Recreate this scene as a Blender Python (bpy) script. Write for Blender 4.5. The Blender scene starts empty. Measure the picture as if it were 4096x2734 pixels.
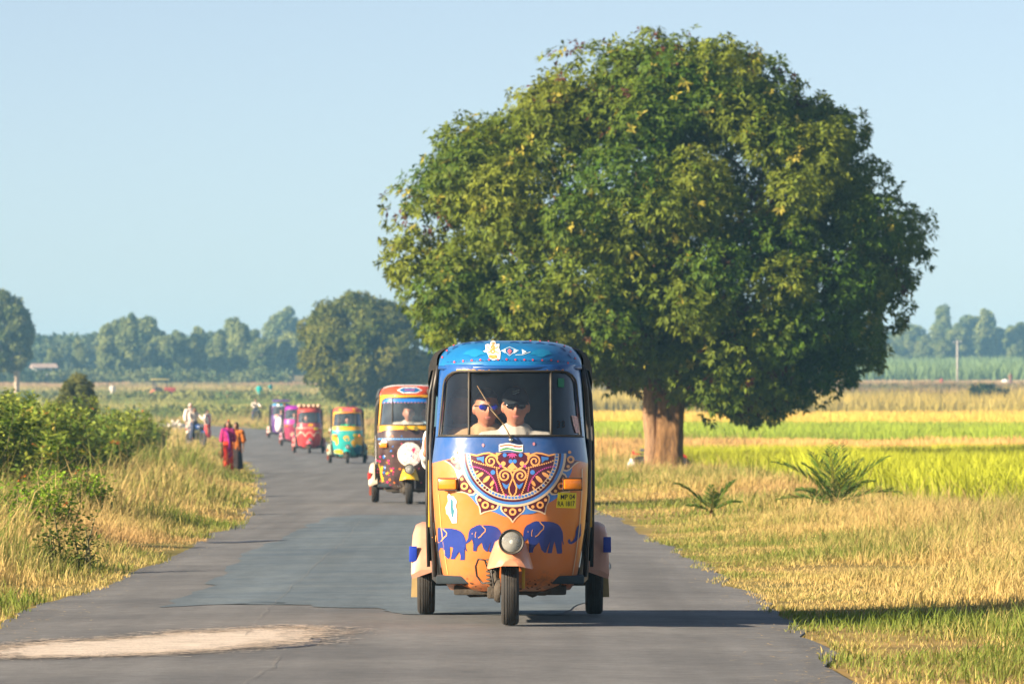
import bpy, bmesh, math, random
import numpy as np
from mathutils import Vector, Matrix, Euler

PI = math.pi
sc = bpy.context.scene
COL = sc.collection
rng = np.random.default_rng(7)
random.seed(7)

# ------------------------------------------------------------------ camera
CAM_H = 1.282
cam_d = bpy.data.cameras.new('camera')
cam = bpy.data.objects.new('camera', cam_d)
COL.objects.link(cam)
cam.location = (0, 0, CAM_H)
cam.rotation_euler = (PI / 2 + math.atan(171 / 13050), 0, 0)
cam_d.sensor_width = 36
cam_d.lens = 200
cam_d.clip_start = 1
cam_d.clip_end = 9000
cam_d.dof.use_dof = True
cam_d.dof.focus_distance = 35.6
cam_d.dof.aperture_fstop = 10
sc.camera = cam

# ------------------------------------------------------------------ sky and sun
SUN_EL = math.radians(20)
SUN_PHI = math.radians(26)            # how far the sun stands on the camera's side of due left
sdir = Vector((-math.cos(SUN_PHI) * math.cos(SUN_EL), -math.sin(SUN_PHI) * math.cos(SUN_EL), math.sin(SUN_EL)))
world = bpy.data.worlds.new('World')
sc.world = world
world.use_nodes = True
wn = world.node_tree
wn.nodes.clear()
sky = wn.nodes.new('ShaderNodeTexSky')
sky.sky_type = 'NISHITA'
sky.sun_disc = False
sky.sun_elevation = SUN_EL
sky.sun_rotation = math.atan2(sdir.x, sdir.y)
sky.altitude = 300
sky.air_density = 0.62
sky.dust_density = 0.45
sky.ozone_density = 1.5
bg = wn.nodes.new('ShaderNodeBackground')
bg.inputs['Strength'].default_value = 0.060
wo = wn.nodes.new('ShaderNodeOutputWorld')
hsv = wn.nodes.new('ShaderNodeHueSaturation')          # dusty air: the whole dome paler
hsv.inputs['Saturation'].default_value = 0.70
hsv.inputs['Value'].default_value = 0.80
wn.links.new(sky.outputs[0], hsv.inputs['Color'])
wn.links.new(hsv.outputs[0], bg.inputs[0])
wn.links.new(bg.outputs[0], wo.inputs[0])
sun_d = bpy.data.lights.new('sun', 'SUN')
sun_d.energy = 5.0
sun_d.angle = math.radians(0.6)
sun_d.color = (1.0, 0.83, 0.62)
sun = bpy.data.objects.new('sun', sun_d)
COL.objects.link(sun)
sun.rotation_euler = (-sdir).to_track_quat('-Z', 'Y').to_euler()
sun.location = (-30, -10, 40)

vs = sc.view_settings
vs.view_transform = 'Standard'
vs.look = 'None'
vs.exposure = 1.62
vs.gamma = 1
vs.use_curve_mapping = False
cy = sc.cycles
cy.use_denoising = True
try:
    cy.denoiser = 'OPENIMAGEDENOISE'
except Exception:
    pass
cy.max_bounces = 8
cy.diffuse_bounces = 3
cy.glossy_bounces = 3
cy.transmission_bounces = 4
cy.transparent_max_bounces = 12
cy.volume_bounces = 0
cy.caustics_reflective = False
cy.caustics_refractive = False
cy.use_adaptive_sampling = True
cy.adaptive_threshold = 0.02

# ------------------------------------------------------------------ helpers
def tag(o, label=None, cat=None, group=None, kind=None):
    if label: o['label'] = label
    if cat: o['category'] = cat
    if group: o['group'] = group
    if kind: o['kind'] = kind
    return o

def empty(name, loc=(0, 0, 0), rz=0.0, label=None, cat=None, group=None, scale=1.0):
    o = bpy.data.objects.new(name, None)
    COL.objects.link(o)
    o.location = loc
    o.rotation_euler = (0, 0, rz)
    o.scale = (scale,) * 3
    o.empty_display_size = 0.2
    return tag(o, label, cat, group)

def link(name, me, mat=None, parent=None, smooth=False):
    o = bpy.data.objects.new(name, me)
    COL.objects.link(o)
    if mat is not None:
        me.materials.append(mat)
    if parent is not None:
        o.parent = parent
    me.polygons.foreach_set('use_smooth', np.full(len(me.polygons), bool(smooth)))
    return o

def npmesh(name, V, F, col=None):
    """fast mesh from arrays; F is (M,3) or (M,4)"""
    V = np.asarray(V, dtype=np.float32); F = np.asarray(F, dtype=np.int32)
    k = F.shape[1]
    me = bpy.data.meshes.new(name)
    me.vertices.add(len(V)); me.vertices.foreach_set('co', V.ravel())
    me.loops.add(F.size); me.loops.foreach_set('vertex_index', F.ravel())
    me.polygons.add(len(F))
    me.polygons.foreach_set('loop_start', np.arange(0, F.size, k, dtype=np.int32))
    try:
        me.polygons.foreach_set('loop_total', np.full(len(F), k, dtype=np.int32))
    except Exception:
        pass
    if col is not None:
        a = me.color_attributes.new('Col', 'FLOAT_COLOR', 'POINT')
        c = np.ones((len(V), 4), dtype=np.float32); c[:, :3] = col
        a.data.foreach_set('color', c.ravel())
    me.update(calc_edges=True)
    return me

class MB:
    """collects simple shapes into one mesh"""
    def __init__(s): s.v = []; s.f = []
    def add(s, vs, fs):
        n = len(s.v); s.v += [tuple(p) for p in vs]; s.f += [tuple(i + n for i in f) for f in fs]
        return s
    def box(s, c, d, rot=None, taper=1.0):
        x, y, z = d[0] / 2, d[1] / 2, d[2] / 2
        vs = [Vector((sx * x * (taper if sz > 0 else 1), sy * y * (taper if sz > 0 else 1), sz * z)) for sz in (-1, 1) for sy in (-1, 1) for sx in (-1, 1)]
        if rot is not None:
            R = Euler(rot).to_matrix(); vs = [R @ v for v in vs]
        vs = [v + Vector(c) for v in vs]
        return s.add(vs, [(0, 2, 3, 1), (4, 5, 7, 6), (0, 1, 5, 4), (2, 6, 7, 3), (0, 4, 6, 2), (1, 3, 7, 5)])
    def bbox(s, c, d, b=0.01, rot=None):
        """box with chamfered edges"""
        bm = bmesh.new(); bmesh.ops.create_cube(bm, size=1)
        for v in bm.verts: v.co = Vector((v.co.x * d[0], v.co.y * d[1], v.co.z * d[2]))
        bmesh.ops.bevel(bm, geom=bm.edges[:], offset=b, segments=2, affect='EDGES', profile=0.6)
        R = Euler(rot).to_matrix() if rot is not None else Matrix.Identity(3)
        bm.verts.index_update()
        s.add([R @ v.co + Vector(c) for v in bm.verts], [tuple(v.index for v in f.verts) for f in bm.faces]); bm.free()
        return s
    def tube(s, pts, r, n=8, cap=True):
        pts = [Vector(p) for p in pts]; m = len(pts)
        rr = r if hasattr(r, '__len__') else [r] * m
        vs = []; fs = []; ref = None
        for i, p in enumerate(pts):
            t = (pts[min(i + 1, m - 1)] - pts[max(i - 1, 0)]).normalized()
            if ref is None:
                ref = Vector((0, 0, 1)) if abs(t.z) < 0.9 else Vector((1, 0, 0))
            a = (ref - t * ref.dot(t)).normalized(); b = t.cross(a); ref = a
            for k in range(n):
                w = 2 * PI * k / n
                vs.append(p + (a * math.cos(w) + b * math.sin(w)) * rr[i])
        for i in range(m - 1):
            for k in range(n):
                k2 = (k + 1) % n
                fs.append((i * n + k, i * n + k2, (i + 1) * n + k2, (i + 1) * n + k))
        if cap:
            fs.append(tuple(range(n - 1, -1, -1))); fs.append(tuple((m - 1) * n + k for k in range(n)))
        return s.add(vs, fs)
    def lathe(s, prof, c=(0, 0, 0), axis='Z', n=20, rot=None):
        """prof: list of (r, h) along the axis"""
        vs = []; fs = []; m = len(prof)
        for r, h in prof:
            for k in range(n):
                w = 2 * PI * k / n; a, b = r * math.cos(w), r * math.sin(w)
                p = {'Z': (a, b, h), 'Y': (a, h, b), 'X': (h, a, b)}[axis]
                vs.append(Vector(p))
        R = Euler(rot).to_matrix() if rot is not None else Matrix.Identity(3)
        vs = [R @ v + Vector(c) for v in vs]
        for i in range(m - 1):
            for k in range(n):
                k2 = (k + 1) % n
                fs.append((i * n + k, i * n + k2, (i + 1) * n + k2, (i + 1) * n + k))
        if prof[0][0] > 1e-5: fs.append(tuple(range(n - 1, -1, -1)))
        if prof[-1][0] > 1e-5: fs.append(tuple((m - 1) * n + k for k in range(n)))
        return s.add(vs, fs)
    def loft(s, rings, closed=True, cap=False):
        n = len(rings[0]); vs = [p for r in rings for p in r]; fs = []
        for i in range(len(rings) - 1):
            for k in range(n if closed else n - 1):
                k2 = (k + 1) % n
                fs.append((i * n + k, i * n + k2, (i + 1) * n + k2, (i + 1) * n + k))
        if cap:
            fs.append(tuple(range(n - 1, -1, -1))); fs.append(tuple((len(rings) - 1) * n + k for k in range(n)))
        return s.add(vs, fs)
    def cone(s, p0, p1, r0, r1, flat=(1, 1, 1), n=12):
        """closed round cone (capsule with two radii); flat squashes it about its middle along x,y,z"""
        p0, p1 = Vector(p0), Vector(p1); ax = p1 - p0; L = ax.length
        t = ax.normalized() if L > 1e-6 else Vector((0, 0, 1))
        ref = Vector((0, 1, 0)) if abs(t.y) < 0.9 else Vector((1, 0, 0))
        a = (ref - t * ref.dot(t)).normalized(); b = t.cross(a)
        rings = []
        for w in (-80, -50, -20): rings.append((p0 + t * r0 * math.sin(math.radians(w)), r0 * math.cos(math.radians(w))))
        for k in range(1, 4): q = k / 4; rings.append((p0.lerp(p1, q), r0 + (r1 - r0) * q))
        for w in (20, 50, 80): rings.append((p1 + t * r1 * math.sin(math.radians(w)), r1 * math.cos(math.radians(w))))
        vs = []
        for c, r in rings:
            for k in range(n):
                w = 2 * PI * k / n; vs.append(c + (a * math.cos(w) + b * math.sin(w)) * r)
        mid = (p0 + p1) / 2
        if flat != (1, 1, 1):
            vs = [mid + Vector(((v.x - mid.x) * flat[0], (v.y - mid.y) * flat[1], (v.z - mid.z) * flat[2])) for v in vs]
        fs = []; m = len(rings)
        for i in range(m - 1):
            for k in range(n):
                k2 = (k + 1) % n; fs.append((i * n + k, i * n + k2, (i + 1) * n + k2, (i + 1) * n + k))
        fs.append(tuple(range(n - 1, -1, -1))); fs.append(tuple((m - 1) * n + k for k in range(n)))
        return s.add(vs, fs)
    def ell(s, c, r, rot=None, nu=16, nv=10, fn=None):
        vs = []; fs = []
        R = Euler(rot).to_matrix() if rot is not None else Matrix.Identity(3)
        for j in range(nv + 1):
            th = PI * j / nv
            th = min(max(th, 0.02), PI - 0.02)
            for i in range(nu):
                ph = 2 * PI * i / nu
                p = Vector((math.sin(th) * math.cos(ph), math.sin(th) * math.sin(ph), math.cos(th)))
                if fn: p = fn(p)
                vs.append(R @ Vector((p.x * r[0], p.y * r[1], p.z * r[2])) + Vector(c))
        for j in range(nv):
            for i in range(nu):
                i2 = (i + 1) % nu; fs.append((j * nu + i, (j + 1) * nu + i, (j + 1) * nu + i2, j * nu + i2))
        fs.append(tuple(range(nu))); fs.append(tuple(nv * nu + k for k in range(nu - 1, -1, -1)))
        return s.add(vs, fs)
    def mesh(s, name):
        me = bpy.data.meshes.new(name); me.from_pydata(s.v, [], s.f); me.update(); return me
    def build(s, name, mat, parent=None, smooth=True, auto=40):
        me = s.mesh(name); o = link(name, me, mat, parent)
        if smooth:
            me.polygons.foreach_set('use_smooth', np.ones(len(me.polygons), dtype=bool))
            if auto: me.set_sharp_from_angle(angle=math.radians(auto))
        return o

# ------------------------------------------------------------------ materials
def srgb(r, g, b):
    f = lambda c: (c / 255 / 12.92) if c / 255 <= 0.04045 else ((c / 255 + 0.055) / 1.055) ** 2.4
    return (f(r), f(g), f(b))

def newmat(name):
    m = bpy.data.materials.new(name); m.use_nodes = True
    nt = m.node_tree; return m, nt, nt.nodes['Principled BSDF']

def setin(b, **kw):
    for k, v in kw.items():
        k = k.replace('_', ' ')
        if k in b.inputs:
            if isinstance(v, tuple) and len(v) == 3: v = (*v, 1)
            b.inputs[k].default_value = v

MATS = {}
def mat(name, col, rough=0.5, metal=0.0, var=0.0, vscale=8.0, bump=0.0, bscale=40.0, coat=0.0, spec=0.5, dirt=0.0, dirtcol=(0.16, 0.12, 0.08)):
    if name in MATS: return MATS[name]
    m, nt, b = newmat(name); N = nt.nodes; L = nt.links
    setin(b, Base_Color=col, Roughness=rough, Metallic=metal, Coat_Weight=coat, Coat_Roughness=0.12)
    b.inputs['Specular IOR Level'].default_value = spec
    tc = N.new('ShaderNodeTexCoord')
    src = None
    if var > 0:
        nz = N.new('ShaderNodeTexNoise'); nz.inputs['Scale'].default_value = vscale; nz.inputs['Detail'].default_value = 5
        L.new(tc.outputs['Object'], nz.inputs['Vector'])
        hs = N.new('ShaderNodeHueSaturation'); hs.inputs['Color'].default_value = (*col, 1)
        mr = N.new('ShaderNodeMapRange'); mr.inputs[1].default_value = 0.3; mr.inputs[2].default_value = 0.7
        mr.inputs[3].default_value = 1 - var; mr.inputs[4].default_value = 1 + var
        L.new(nz.outputs['Fac'], mr.inputs[0]); L.new(mr.outputs[0], hs.inputs['Value'])
        src = hs.outputs[0]; L.new(src, b.inputs['Base Color'])
        mr2 = N.new('ShaderNodeMapRange'); mr2.inputs[3].default_value = max(0.03, rough - 0.1); mr2.inputs[4].default_value = min(1, rough + 0.12)
        L.new(nz.outputs['Fac'], mr2.inputs[0]); L.new(mr2.outputs[0], b.inputs['Roughness'])
    if dirt > 0:
        nd = N.new('ShaderNodeTexNoise'); nd.inputs['Scale'].default_value = 5.5; nd.inputs['Detail'].default_value = 8; nd.inputs['Roughness'].default_value = 0.7
        L.new(tc.outputs['Object'], nd.inputs['Vector'])
        md = N.new('ShaderNodeMapRange'); md.inputs[1].default_value = 0.5; md.inputs[2].default_value = 0.75; md.inputs[3].default_value = 0; md.inputs[4].default_value = dirt
        L.new(nd.outputs['Fac'], md.inputs[0])
        mx = N.new('ShaderNodeMix'); mx.data_type = 'RGBA'
        L.new(md.outputs[0], mx.inputs['Factor'])
        if src: L.new(src, mx.inputs['A'])
        else: mx.inputs['A'].default_value = (*col, 1)
        mx.inputs['B'].default_value = (*dirtcol, 1)
        L.new(mx.outputs['Result'], b.inputs['Base Color'])
    if bump > 0:
        nb = N.new('ShaderNodeTexNoise'); nb.inputs['Scale'].default_value = bscale; nb.inputs['Detail'].default_value = 6
        L.new(tc.outputs['Object'], nb.inputs['Vector'])
        bp = N.new('ShaderNodeBump'); bp.inputs['Strength'].default_value = bump; bp.inputs['Distance'].default_value = 0.02
        L.new(nb.outputs['Fac'], bp.inputs['Height']); L.new(bp.outputs[0], b.inputs['Normal'])
    MATS[name] = m
    return m

def leafmat(name, trans=0.35, rough=0.5, spec=0.3):
    """foliage: colour from the plant's own vertex colours, part translucent"""
    m, nt, b = newmat(name); N = nt.nodes; L = nt.links
    at = N.new('ShaderNodeAttribute'); at.attribute_name = 'Col'
    L.new(at.outputs['Color'], b.inputs['Base Color'])
    setin(b, Roughness=rough); b.inputs['Specular IOR Level'].default_value = spec
    tr = N.new('ShaderNodeBsdfTranslucent'); L.new(at.outputs['Color'], tr.inputs['Color'])
    mx = N.new('ShaderNodeMixShader'); mx.inputs[0].default_value = trans
    out = N['Material Output']
    L.new(b.outputs[0], mx.inputs[1]); L.new(tr.outputs[0], mx.inputs[2]); L.new(mx.outputs[0], out.inputs['Surface'])
    return m

def glassmat(name, tint=(0.8, 0.9, 0.95), refl=1.0, rough=0.03, dust=0.06, dust_sheen_col=(0.6, 0.58, 0.52)):  # film layer: dust, plus painted sky reflection for the windscreens
    m, nt, b = newmat(name); N = nt.nodes; L = nt.links; N.remove(b)
    out = N['Material Output']
    tr = N.new('ShaderNodeBsdfTransparent'); tr.inputs[0].default_value = (*tint, 1)
    gl = N.new('ShaderNodeBsdfGlossy'); gl.inputs['Roughness'].default_value = rough
    fr = N.new('ShaderNodeFresnel'); fr.inputs[0].default_value = 1.5
    ml = N.new('ShaderNodeMath'); ml.operation = 'MULTIPLY'; ml.inputs[1].default_value = refl
    L.new(fr.outputs[0], ml.inputs[0])
    mx = N.new('ShaderNodeMixShader'); L.new(ml.outputs[0], mx.inputs[0]); L.new(tr.outputs[0], mx.inputs[1]); L.new(gl.outputs[0], mx.inputs[2])
    df = N.new('ShaderNodeBsdfDiffuse'); df.inputs[0].default_value = (*dust_sheen_col, 1)
    tc = N.new('ShaderNodeTexCoord'); nz = N.new('ShaderNodeTexNoise'); nz.inputs['Scale'].default_value = 6; nz.inputs['Detail'].default_value = 6
    L.new(tc.outputs['Object'], nz.inputs['Vector'])
    mr = N.new('ShaderNodeMapRange'); mr.inputs[1].default_value = 0.3; mr.inputs[2].default_value = 0.8; mr.inputs[3].default_value = dust * 0.4; mr.inputs[4].default_value = dust * 1.6
    L.new(nz.outputs['Fac'], mr.inputs[0])
    m2 = N.new('ShaderNodeMixShader'); L.new(mr.outputs[0], m2.inputs[0]); L.new(mx.outputs[0], m2.inputs[1]); L.new(df.outputs[0], m2.inputs[2])
    L.new(m2.outputs[0], out.inputs['Surface'])
    return m

LEAF = leafmat('leaf_material', 0.30, 0.6, 0.14)
GRASS = leafmat('grass_material', 0.35, 0.7, 0.15)
FAR_LEAF = leafmat('far_leaf_material', 0.25, 0.7, 0.1)

# smooth noise from a few random sine waves (for colour patches and clumping)
def wavy(seed, n=14, f0=0.05, f1=0.6):
    r = np.random.default_rng(seed)
    a = r.uniform(0, 2 * PI, n); f = np.exp(r.uniform(np.log(f0), np.log(f1), n)); p = r.uniform(0, 2 * PI, n)
    w = 1 / np.sqrt(f); w /= np.sqrt((w ** 2).sum() / 2)
    def g(x, y):
        x = np.asarray(x, dtype=float); y = np.asarray(y, dtype=float); s = 0
        for i in range(n): s = s + w[i] * np.sin((x * np.cos(a[i]) + y * np.sin(a[i])) * f[i] * 2 * PI + p[i])
        return s
    return g
# ------------------------------------------------------------------ terrain
_zd = [-200, 0, 84, 130, 178, 217, 250, 282, 350, 420, 470, 500, 600, 700, 800, 950, 1100, 1300, 5000]
_zz = [0, 0, 0, -0.05, -0.2, -0.13, 0.03, 0.2, 0.55, 0.95, 1.28, 1.6, 3.2, 4.5, 5.8, 8.0, 10.6, 11.5, 12.0]
_ft = np.arange(-200, 5000, 1.0)
_fz = np.interp(_ft, _zd, _zz)
_k = np.exp(-0.5 * (np.arange(-30, 31) / 11.0) ** 2); _k /= _k.sum()
_fz = np.convolve(np.pad(_fz, 30, mode='edge'), _k, mode='valid')
def Z(y): return np.interp(y, _ft, _fz)

_rd = [-40, 15, 24, 30, 36, 44, 55, 66, 76, 84, 97, 124, 150, 178, 217, 250, 282, 340, 400, 440, 470, 490]
_rx = [-1.6, -1.2, -1.0, -0.78, -0.66, -0.72, -0.82, -0.90, -1.08, -1.34, -1.95, -3.35, -4.5, -5.8, -8.0, -10, -12, -16.5, -26, -40, -65, -100]
_k2 = np.exp(-0.5 * (np.arange(-15, 16) / 4.5) ** 2); _k2 /= _k2.sum()
_fx = np.convolve(np.pad(np.interp(_ft, _rd, _rx), 15, mode='edge'), _k2, mode='valid')
def RX(y): return np.interp(y, _ft, _fx)
ROAD_HW = 2.48

bumps = wavy(3, 16, 0.03, 0.5)
def GZ(x, y):
    """ground height beside the road"""
    x = np.asarray(x, float); y = np.asarray(y, float)
    off = np.abs(x - RX(y)) - ROAD_HW
    w = np.clip((off - 0.1) / 2.0, 0, 1) * np.clip((600 - y) / 300, 0, 1)
    return Z(y) - 0.036 + w * (0.05 * bumps(x, y) + 0.05)

def soil_mat():
    m, nt, b = newmat('ground_soil'); N = nt.nodes; L = nt.links
    tc = N.new('ShaderNodeTexCoord')
    n1 = N.new('ShaderNodeTexNoise'); n1.inputs['Scale'].default_value = 0.05; n1.inputs['Detail'].default_value = 8; n1.inputs['Roughness'].default_value = 0.65
    n2 = N.new('ShaderNodeTexNoise'); n2.inputs['Scale'].default_value = 1.7; n2.inputs['Detail'].default_value = 8
    L.new(tc.outputs['Object'], n1.inputs['Vector']); L.new(tc.outputs['Object'], n2.inputs['Vector'])
    r1 = N.new('ShaderNodeValToRGB'); e = r1.color_ramp.elements
    e[0].position = 0.32; e[0].color = (0.16, 0.17, 0.05, 1); e[1].position = 0.68; e[1].color = (0.42, 0.27, 0.12, 1)
    x = r1.color_ramp.elements.new(0.5); x.color = (0.30, 0.24, 0.08, 1)
    r2 = N.new('ShaderNodeValToRGB'); e = r2.color_ramp.elements
    e[0].position = 0.35; e[0].color = (0.55, 0.55, 0.55, 1); e[1].position = 0.7; e[1].color = (1.15, 1.1, 1.0, 1)
    L.new(n1.outputs['Fac'], r1.inputs[0]); L.new(n2.outputs['Fac'], r2.inputs[0])
    mx = N.new('ShaderNodeMix'); mx.data_type = 'RGBA'; mx.blend_type = 'MULTIPLY'; mx.inputs['Factor'].default_value = 1
    L.new(r1.outputs[0], mx.inputs['A']); L.new(r2.outputs[0], mx.inputs['B']); L.new(mx.outputs['Result'], b.inputs['Base Color'])
    bp = N.new('ShaderNodeBump'); bp.inputs['Strength'].default_value = 0.7; bp.inputs['Distance'].default_value = 0.05
    L.new(n2.outputs['Fac'], bp.inputs['Height']); L.new(bp.outputs[0], b.inputs['Normal'])
    setin(b, Roughness=0.95); b.inputs['Specular IOR Level'].default_value = 0.1
    return m

def grid_sheet(name, xs, ys, zf, m, kind='structure'):
    X, Y = np.meshgrid(xs, ys)
    V = np.stack([X, Y, zf(X, Y)], -1).reshape(-1, 3)
    nx = len(xs); i = np.arange(len(ys) - 1)[:, None] * nx + np.arange(nx - 1)[None, :]
    F = np.stack([i, i + 1, i + nx + 1, i + nx], -1).reshape(-1, 4)
    o = link(name, npmesh(name, V, F), m, smooth=True)
    return tag(o, kind=kind)

gx = np.concatenate([[-3000, -1500, -700, -350, -200, -130, -90], np.arange(-70, 71, 1.0), [90, 130, 200, 350, 700, 1500, 3000]])
gy = np.concatenate([np.arange(-60, 20, 5), np.arange(20, 160, 1.0), np.arange(160, 500, 5), np.arange(500, 1400, 20), [1600, 2000, 3000, 4500, 6000]])
ground = grid_sheet('ground', gx, gy, GZ, soil_mat())
tag(ground, 'dry brown and olive open ground reaching to the far trees', 'ground')

# road ------------------------------------------------------------------
def asphalt(name, base, warm, scale=1.0, streak=0.5):
    m, nt, b = newmat(name); N = nt.nodes; L = nt.links
    tc = N.new('ShaderNodeTexCoord')
    mp = N.new('ShaderNodeMapping'); mp.inputs['Scale'].default_value = (0.75, 0.9, 1.0)
    L.new(tc.outputs['Object'], mp.inputs['Vector'])
    n1 = N.new('ShaderNodeTexNoise'); n1.inputs['Scale'].default_value = 0.7 * scale; n1.inputs['Detail'].default_value = 9; n1.inputs['Roughness'].default_value = 0.62
    n2 = N.new('ShaderNodeTexNoise'); n2.inputs['Scale'].default_value = 130; n2.inputs['Detail'].default_value = 4
    n3 = N.new('ShaderNodeTexNoise'); n3.inputs['Scale'].default_value = 9; n3.inputs['Detail'].default_value = 7; n3.inputs['Roughness'].default_value = 0.7
    L.new(mp.outputs[0], n1.inputs['Vector']); L.new(tc.outputs['Object'], n2.inputs['Vector']); L.new(mp.outputs[0], n3.inputs['Vector'])
    r = N.new('ShaderNodeValToRGB'); e = r.color_ramp.elements
    e[0].position = 0.36; e[0].color = (*base, 1); e[1].position = 0.66; e[1].color = (*warm, 1)
    L.new(n1.outputs['Fac'], r.inputs[0])
    mr = N.new('ShaderNodeMapRange'); mr.inputs[1].default_value = 0.3; mr.inputs[2].default_value = 0.7; mr.inputs[3].default_value = 0.72; mr.inputs[4].default_value = 1.3
    L.new(n2.outputs['Fac'], mr.inputs[0])
    mr3 = N.new('ShaderNodeMapRange'); mr3.inputs[1].default_value = 0.32; mr3.inputs[2].default_value = 0.62; mr3.inputs[3].default_value = 0.78; mr3.inputs[4].default_value = 1.1
    L.new(n3.outputs['Fac'], mr3.inputs[0])
    mm = N.new('ShaderNodeMath'); mm.operation = 'MULTIPLY'; L.new(mr.outputs[0], mm.inputs[0]); L.new(mr3.outputs[0], mm.inputs[1])
    mp4 = N.new('ShaderNodeMapping'); mp4.inputs['Scale'].default_value = (1.4, 0.05, 1.0); L.new(tc.outputs['Object'], mp4.inputs['Vector'])
    n4 = N.new('ShaderNodeTexNoise'); n4.inputs['Scale'].default_value = 1.6; n4.inputs['Detail'].default_value = 5; L.new(mp4.outputs[0], n4.inputs['Vector'])
    mr4 = N.new('ShaderNodeMapRange'); mr4.inputs[1].default_value = 0.32; mr4.inputs[2].default_value = 0.68; mr4.inputs[3].default_value = 0.84; mr4.inputs[4].default_value = 1.16
    L.new(n4.outputs['Fac'], mr4.inputs[0]); m4 = N.new('ShaderNodeMath'); m4.operation = 'MULTIPLY'; L.new(mm.outputs[0], m4.inputs[0]); L.new(mr4.outputs[0], m4.inputs[1])
    hs = N.new('ShaderNodeHueSaturation'); L.new(r.outputs[0], hs.inputs['Color']); L.new(m4.outputs[0], hs.inputs['Value'])
    L.new(hs.outputs[0], b.inputs['Base Color'])
    bp = N.new('ShaderNodeBump'); bp.inputs['Strength'].default_value = 0.5; bp.inputs['Distance'].default_value = 0.006
    L.new(n2.outputs['Fac'], bp.inputs['Height']); L.new(bp.outputs[0], b.inputs['Normal'])
    setin(b, Roughness=0.82); b.inputs['Specular IOR Level'].default_value = 0.25
    return m

ASPH = asphalt('road_asphalt', (0.122, 0.124, 0.127), (0.178, 0.178, 0.177))
PATCH = asphalt('patch_asphalt', (0.092, 0.125, 0.155), (0.142, 0.172, 0.188), 1.6)
edge_n = wavy(11, 18, 0.05, 1.6)
ys = np.concatenate([np.arange(-40, 22, 4), np.arange(22, 130, 0.4), np.arange(130, 300, 2), np.arange(300, 488, 4)])
us = np.array([-1.0, -0.99, -0.8, -0.5, -0.2, 0, 0.2, 0.5, 0.8, 0.99, 1.0])
def road_strip(name, ys, us, dz, m, edge=0.07, skirt=0.12):
    V = []
    for y in ys:
        cx = float(RX(y)); dx = float(RX(y + 1) - RX(y - 1)) / 2
        t = Vector((dx, 1, 0)).normalized(); nrm = Vector((t.y, -t.x, 0))
        el = ROAD_HW + edge * float(edge_n(-5, y)); er = ROAD_HW + edge * float(edge_n(7, y))
        for u in us:
            off = u * (er if u > 0 else el)
            z = float(Z(y)) + dz + 0.03 * (1 - u * u)
            if abs(u) == 1.0: z -= skirt; off += 0.02 * u
            p = Vector((cx, y, z)) + nrm * off
            V.append(p)
    nx = len(us); i = np.arange(len(ys) - 1)[:, None] * nx + np.arange(nx - 1)[None, :]
    F = np.stack([i, i + 1, i + nx + 1, i + nx], -1).reshape(-1, 4)
    o = link(name, npmesh(name, np.array(V), F), m)
    return tag(o, kind='structure')
road = road_strip('road', ys, us, -0.03, ASPH)
tag(road, 'narrow grey asphalt road bending away to the left', 'road')
def road_z(x, y):
    u = (x - RX(y)) / ROAD_HW
    return Z(y) - 0.03 + 0.03 * (1 - np.clip(np.abs(u), 0, 1) ** 2)

def road_sheet(name, outline, dz, m, step=0.25):
    """flat sheet laid on the road from an outline in x,y"""
    bm = bmesh.new(); f = bm.faces.new([bm.verts.new((x, y, 0)) for x, y in outline])
    bmesh.ops.triangulate(bm, faces=[f])
    xs = [p[0] for p in outline]; yy = [p[1] for p in outline]
    for ax, lo, hi, st in ((0, min(xs), max(xs), step), (1, min(yy), max(yy), step * 4)):
        q = lo + st
        while q < hi:
            co = [0, 0, 0]; no = [0, 0, 0]; co[ax] = q; no[ax] = 1
            bmesh.ops.bisect_plane(bm, geom=bm.verts[:] + bm.edges[:] + bm.faces[:], plane_co=co, plane_no=no); q += st
    for v in bm.verts: v.co.z = float(road_z(v.co.x, v.co.y)) + dz
    me = bpy.data.meshes.new(name); bm.to_mesh(me); bm.free()
    for p in me.polygons:
        if p.normal.z < 0: p.flip()
    o = link(name, me, m); return tag(o, kind='structure')

def PXY(px, py, d=None):
    """ground point for a place in the photograph (2349-wide frame), flat near road"""
    d = 478 * 35 / (py - 955.0)
    return ((px - 1174.5) * d / 13050, d)
def jag(pts, n=5, a=0.04, seed=0):
    r = random.Random(seed); out = []
    for i, p in enumerate(pts):
        q = pts[(i + 1) % len(pts)]
        for k in range(n):
            t = k / n; L = math.hypot(q[0] - p[0], q[1] - p[1])
            out.append((p[0] + (q[0] - p[0]) * t + r.uniform(-a, a), p[1] + (q[1] - p[1]) * t + r.uniform(-a, a) * min(3, L)))
    return out
patch_px = [(365, 1388), (470, 1384), (620, 1378), (705, 1382), (722, 1392), (870, 1394), (905, 1408), (1300, 1409), (1372, 1370), (1390, 1300), (1372, 1255), (1300, 1200), (1150, 1182), (820, 1180), (745, 1185), (690, 1212), (650, 1234), (560, 1262), (520, 1300), (480, 1340)]
patch = road_sheet('road_patch', jag([PXY(*p) for p in patch_px], 7, 0.06, 2), 0.004, PATCH)
tag(patch, 'bluish darker resurfaced patch of asphalt under the front rickshaw', 'road patch')

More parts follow.
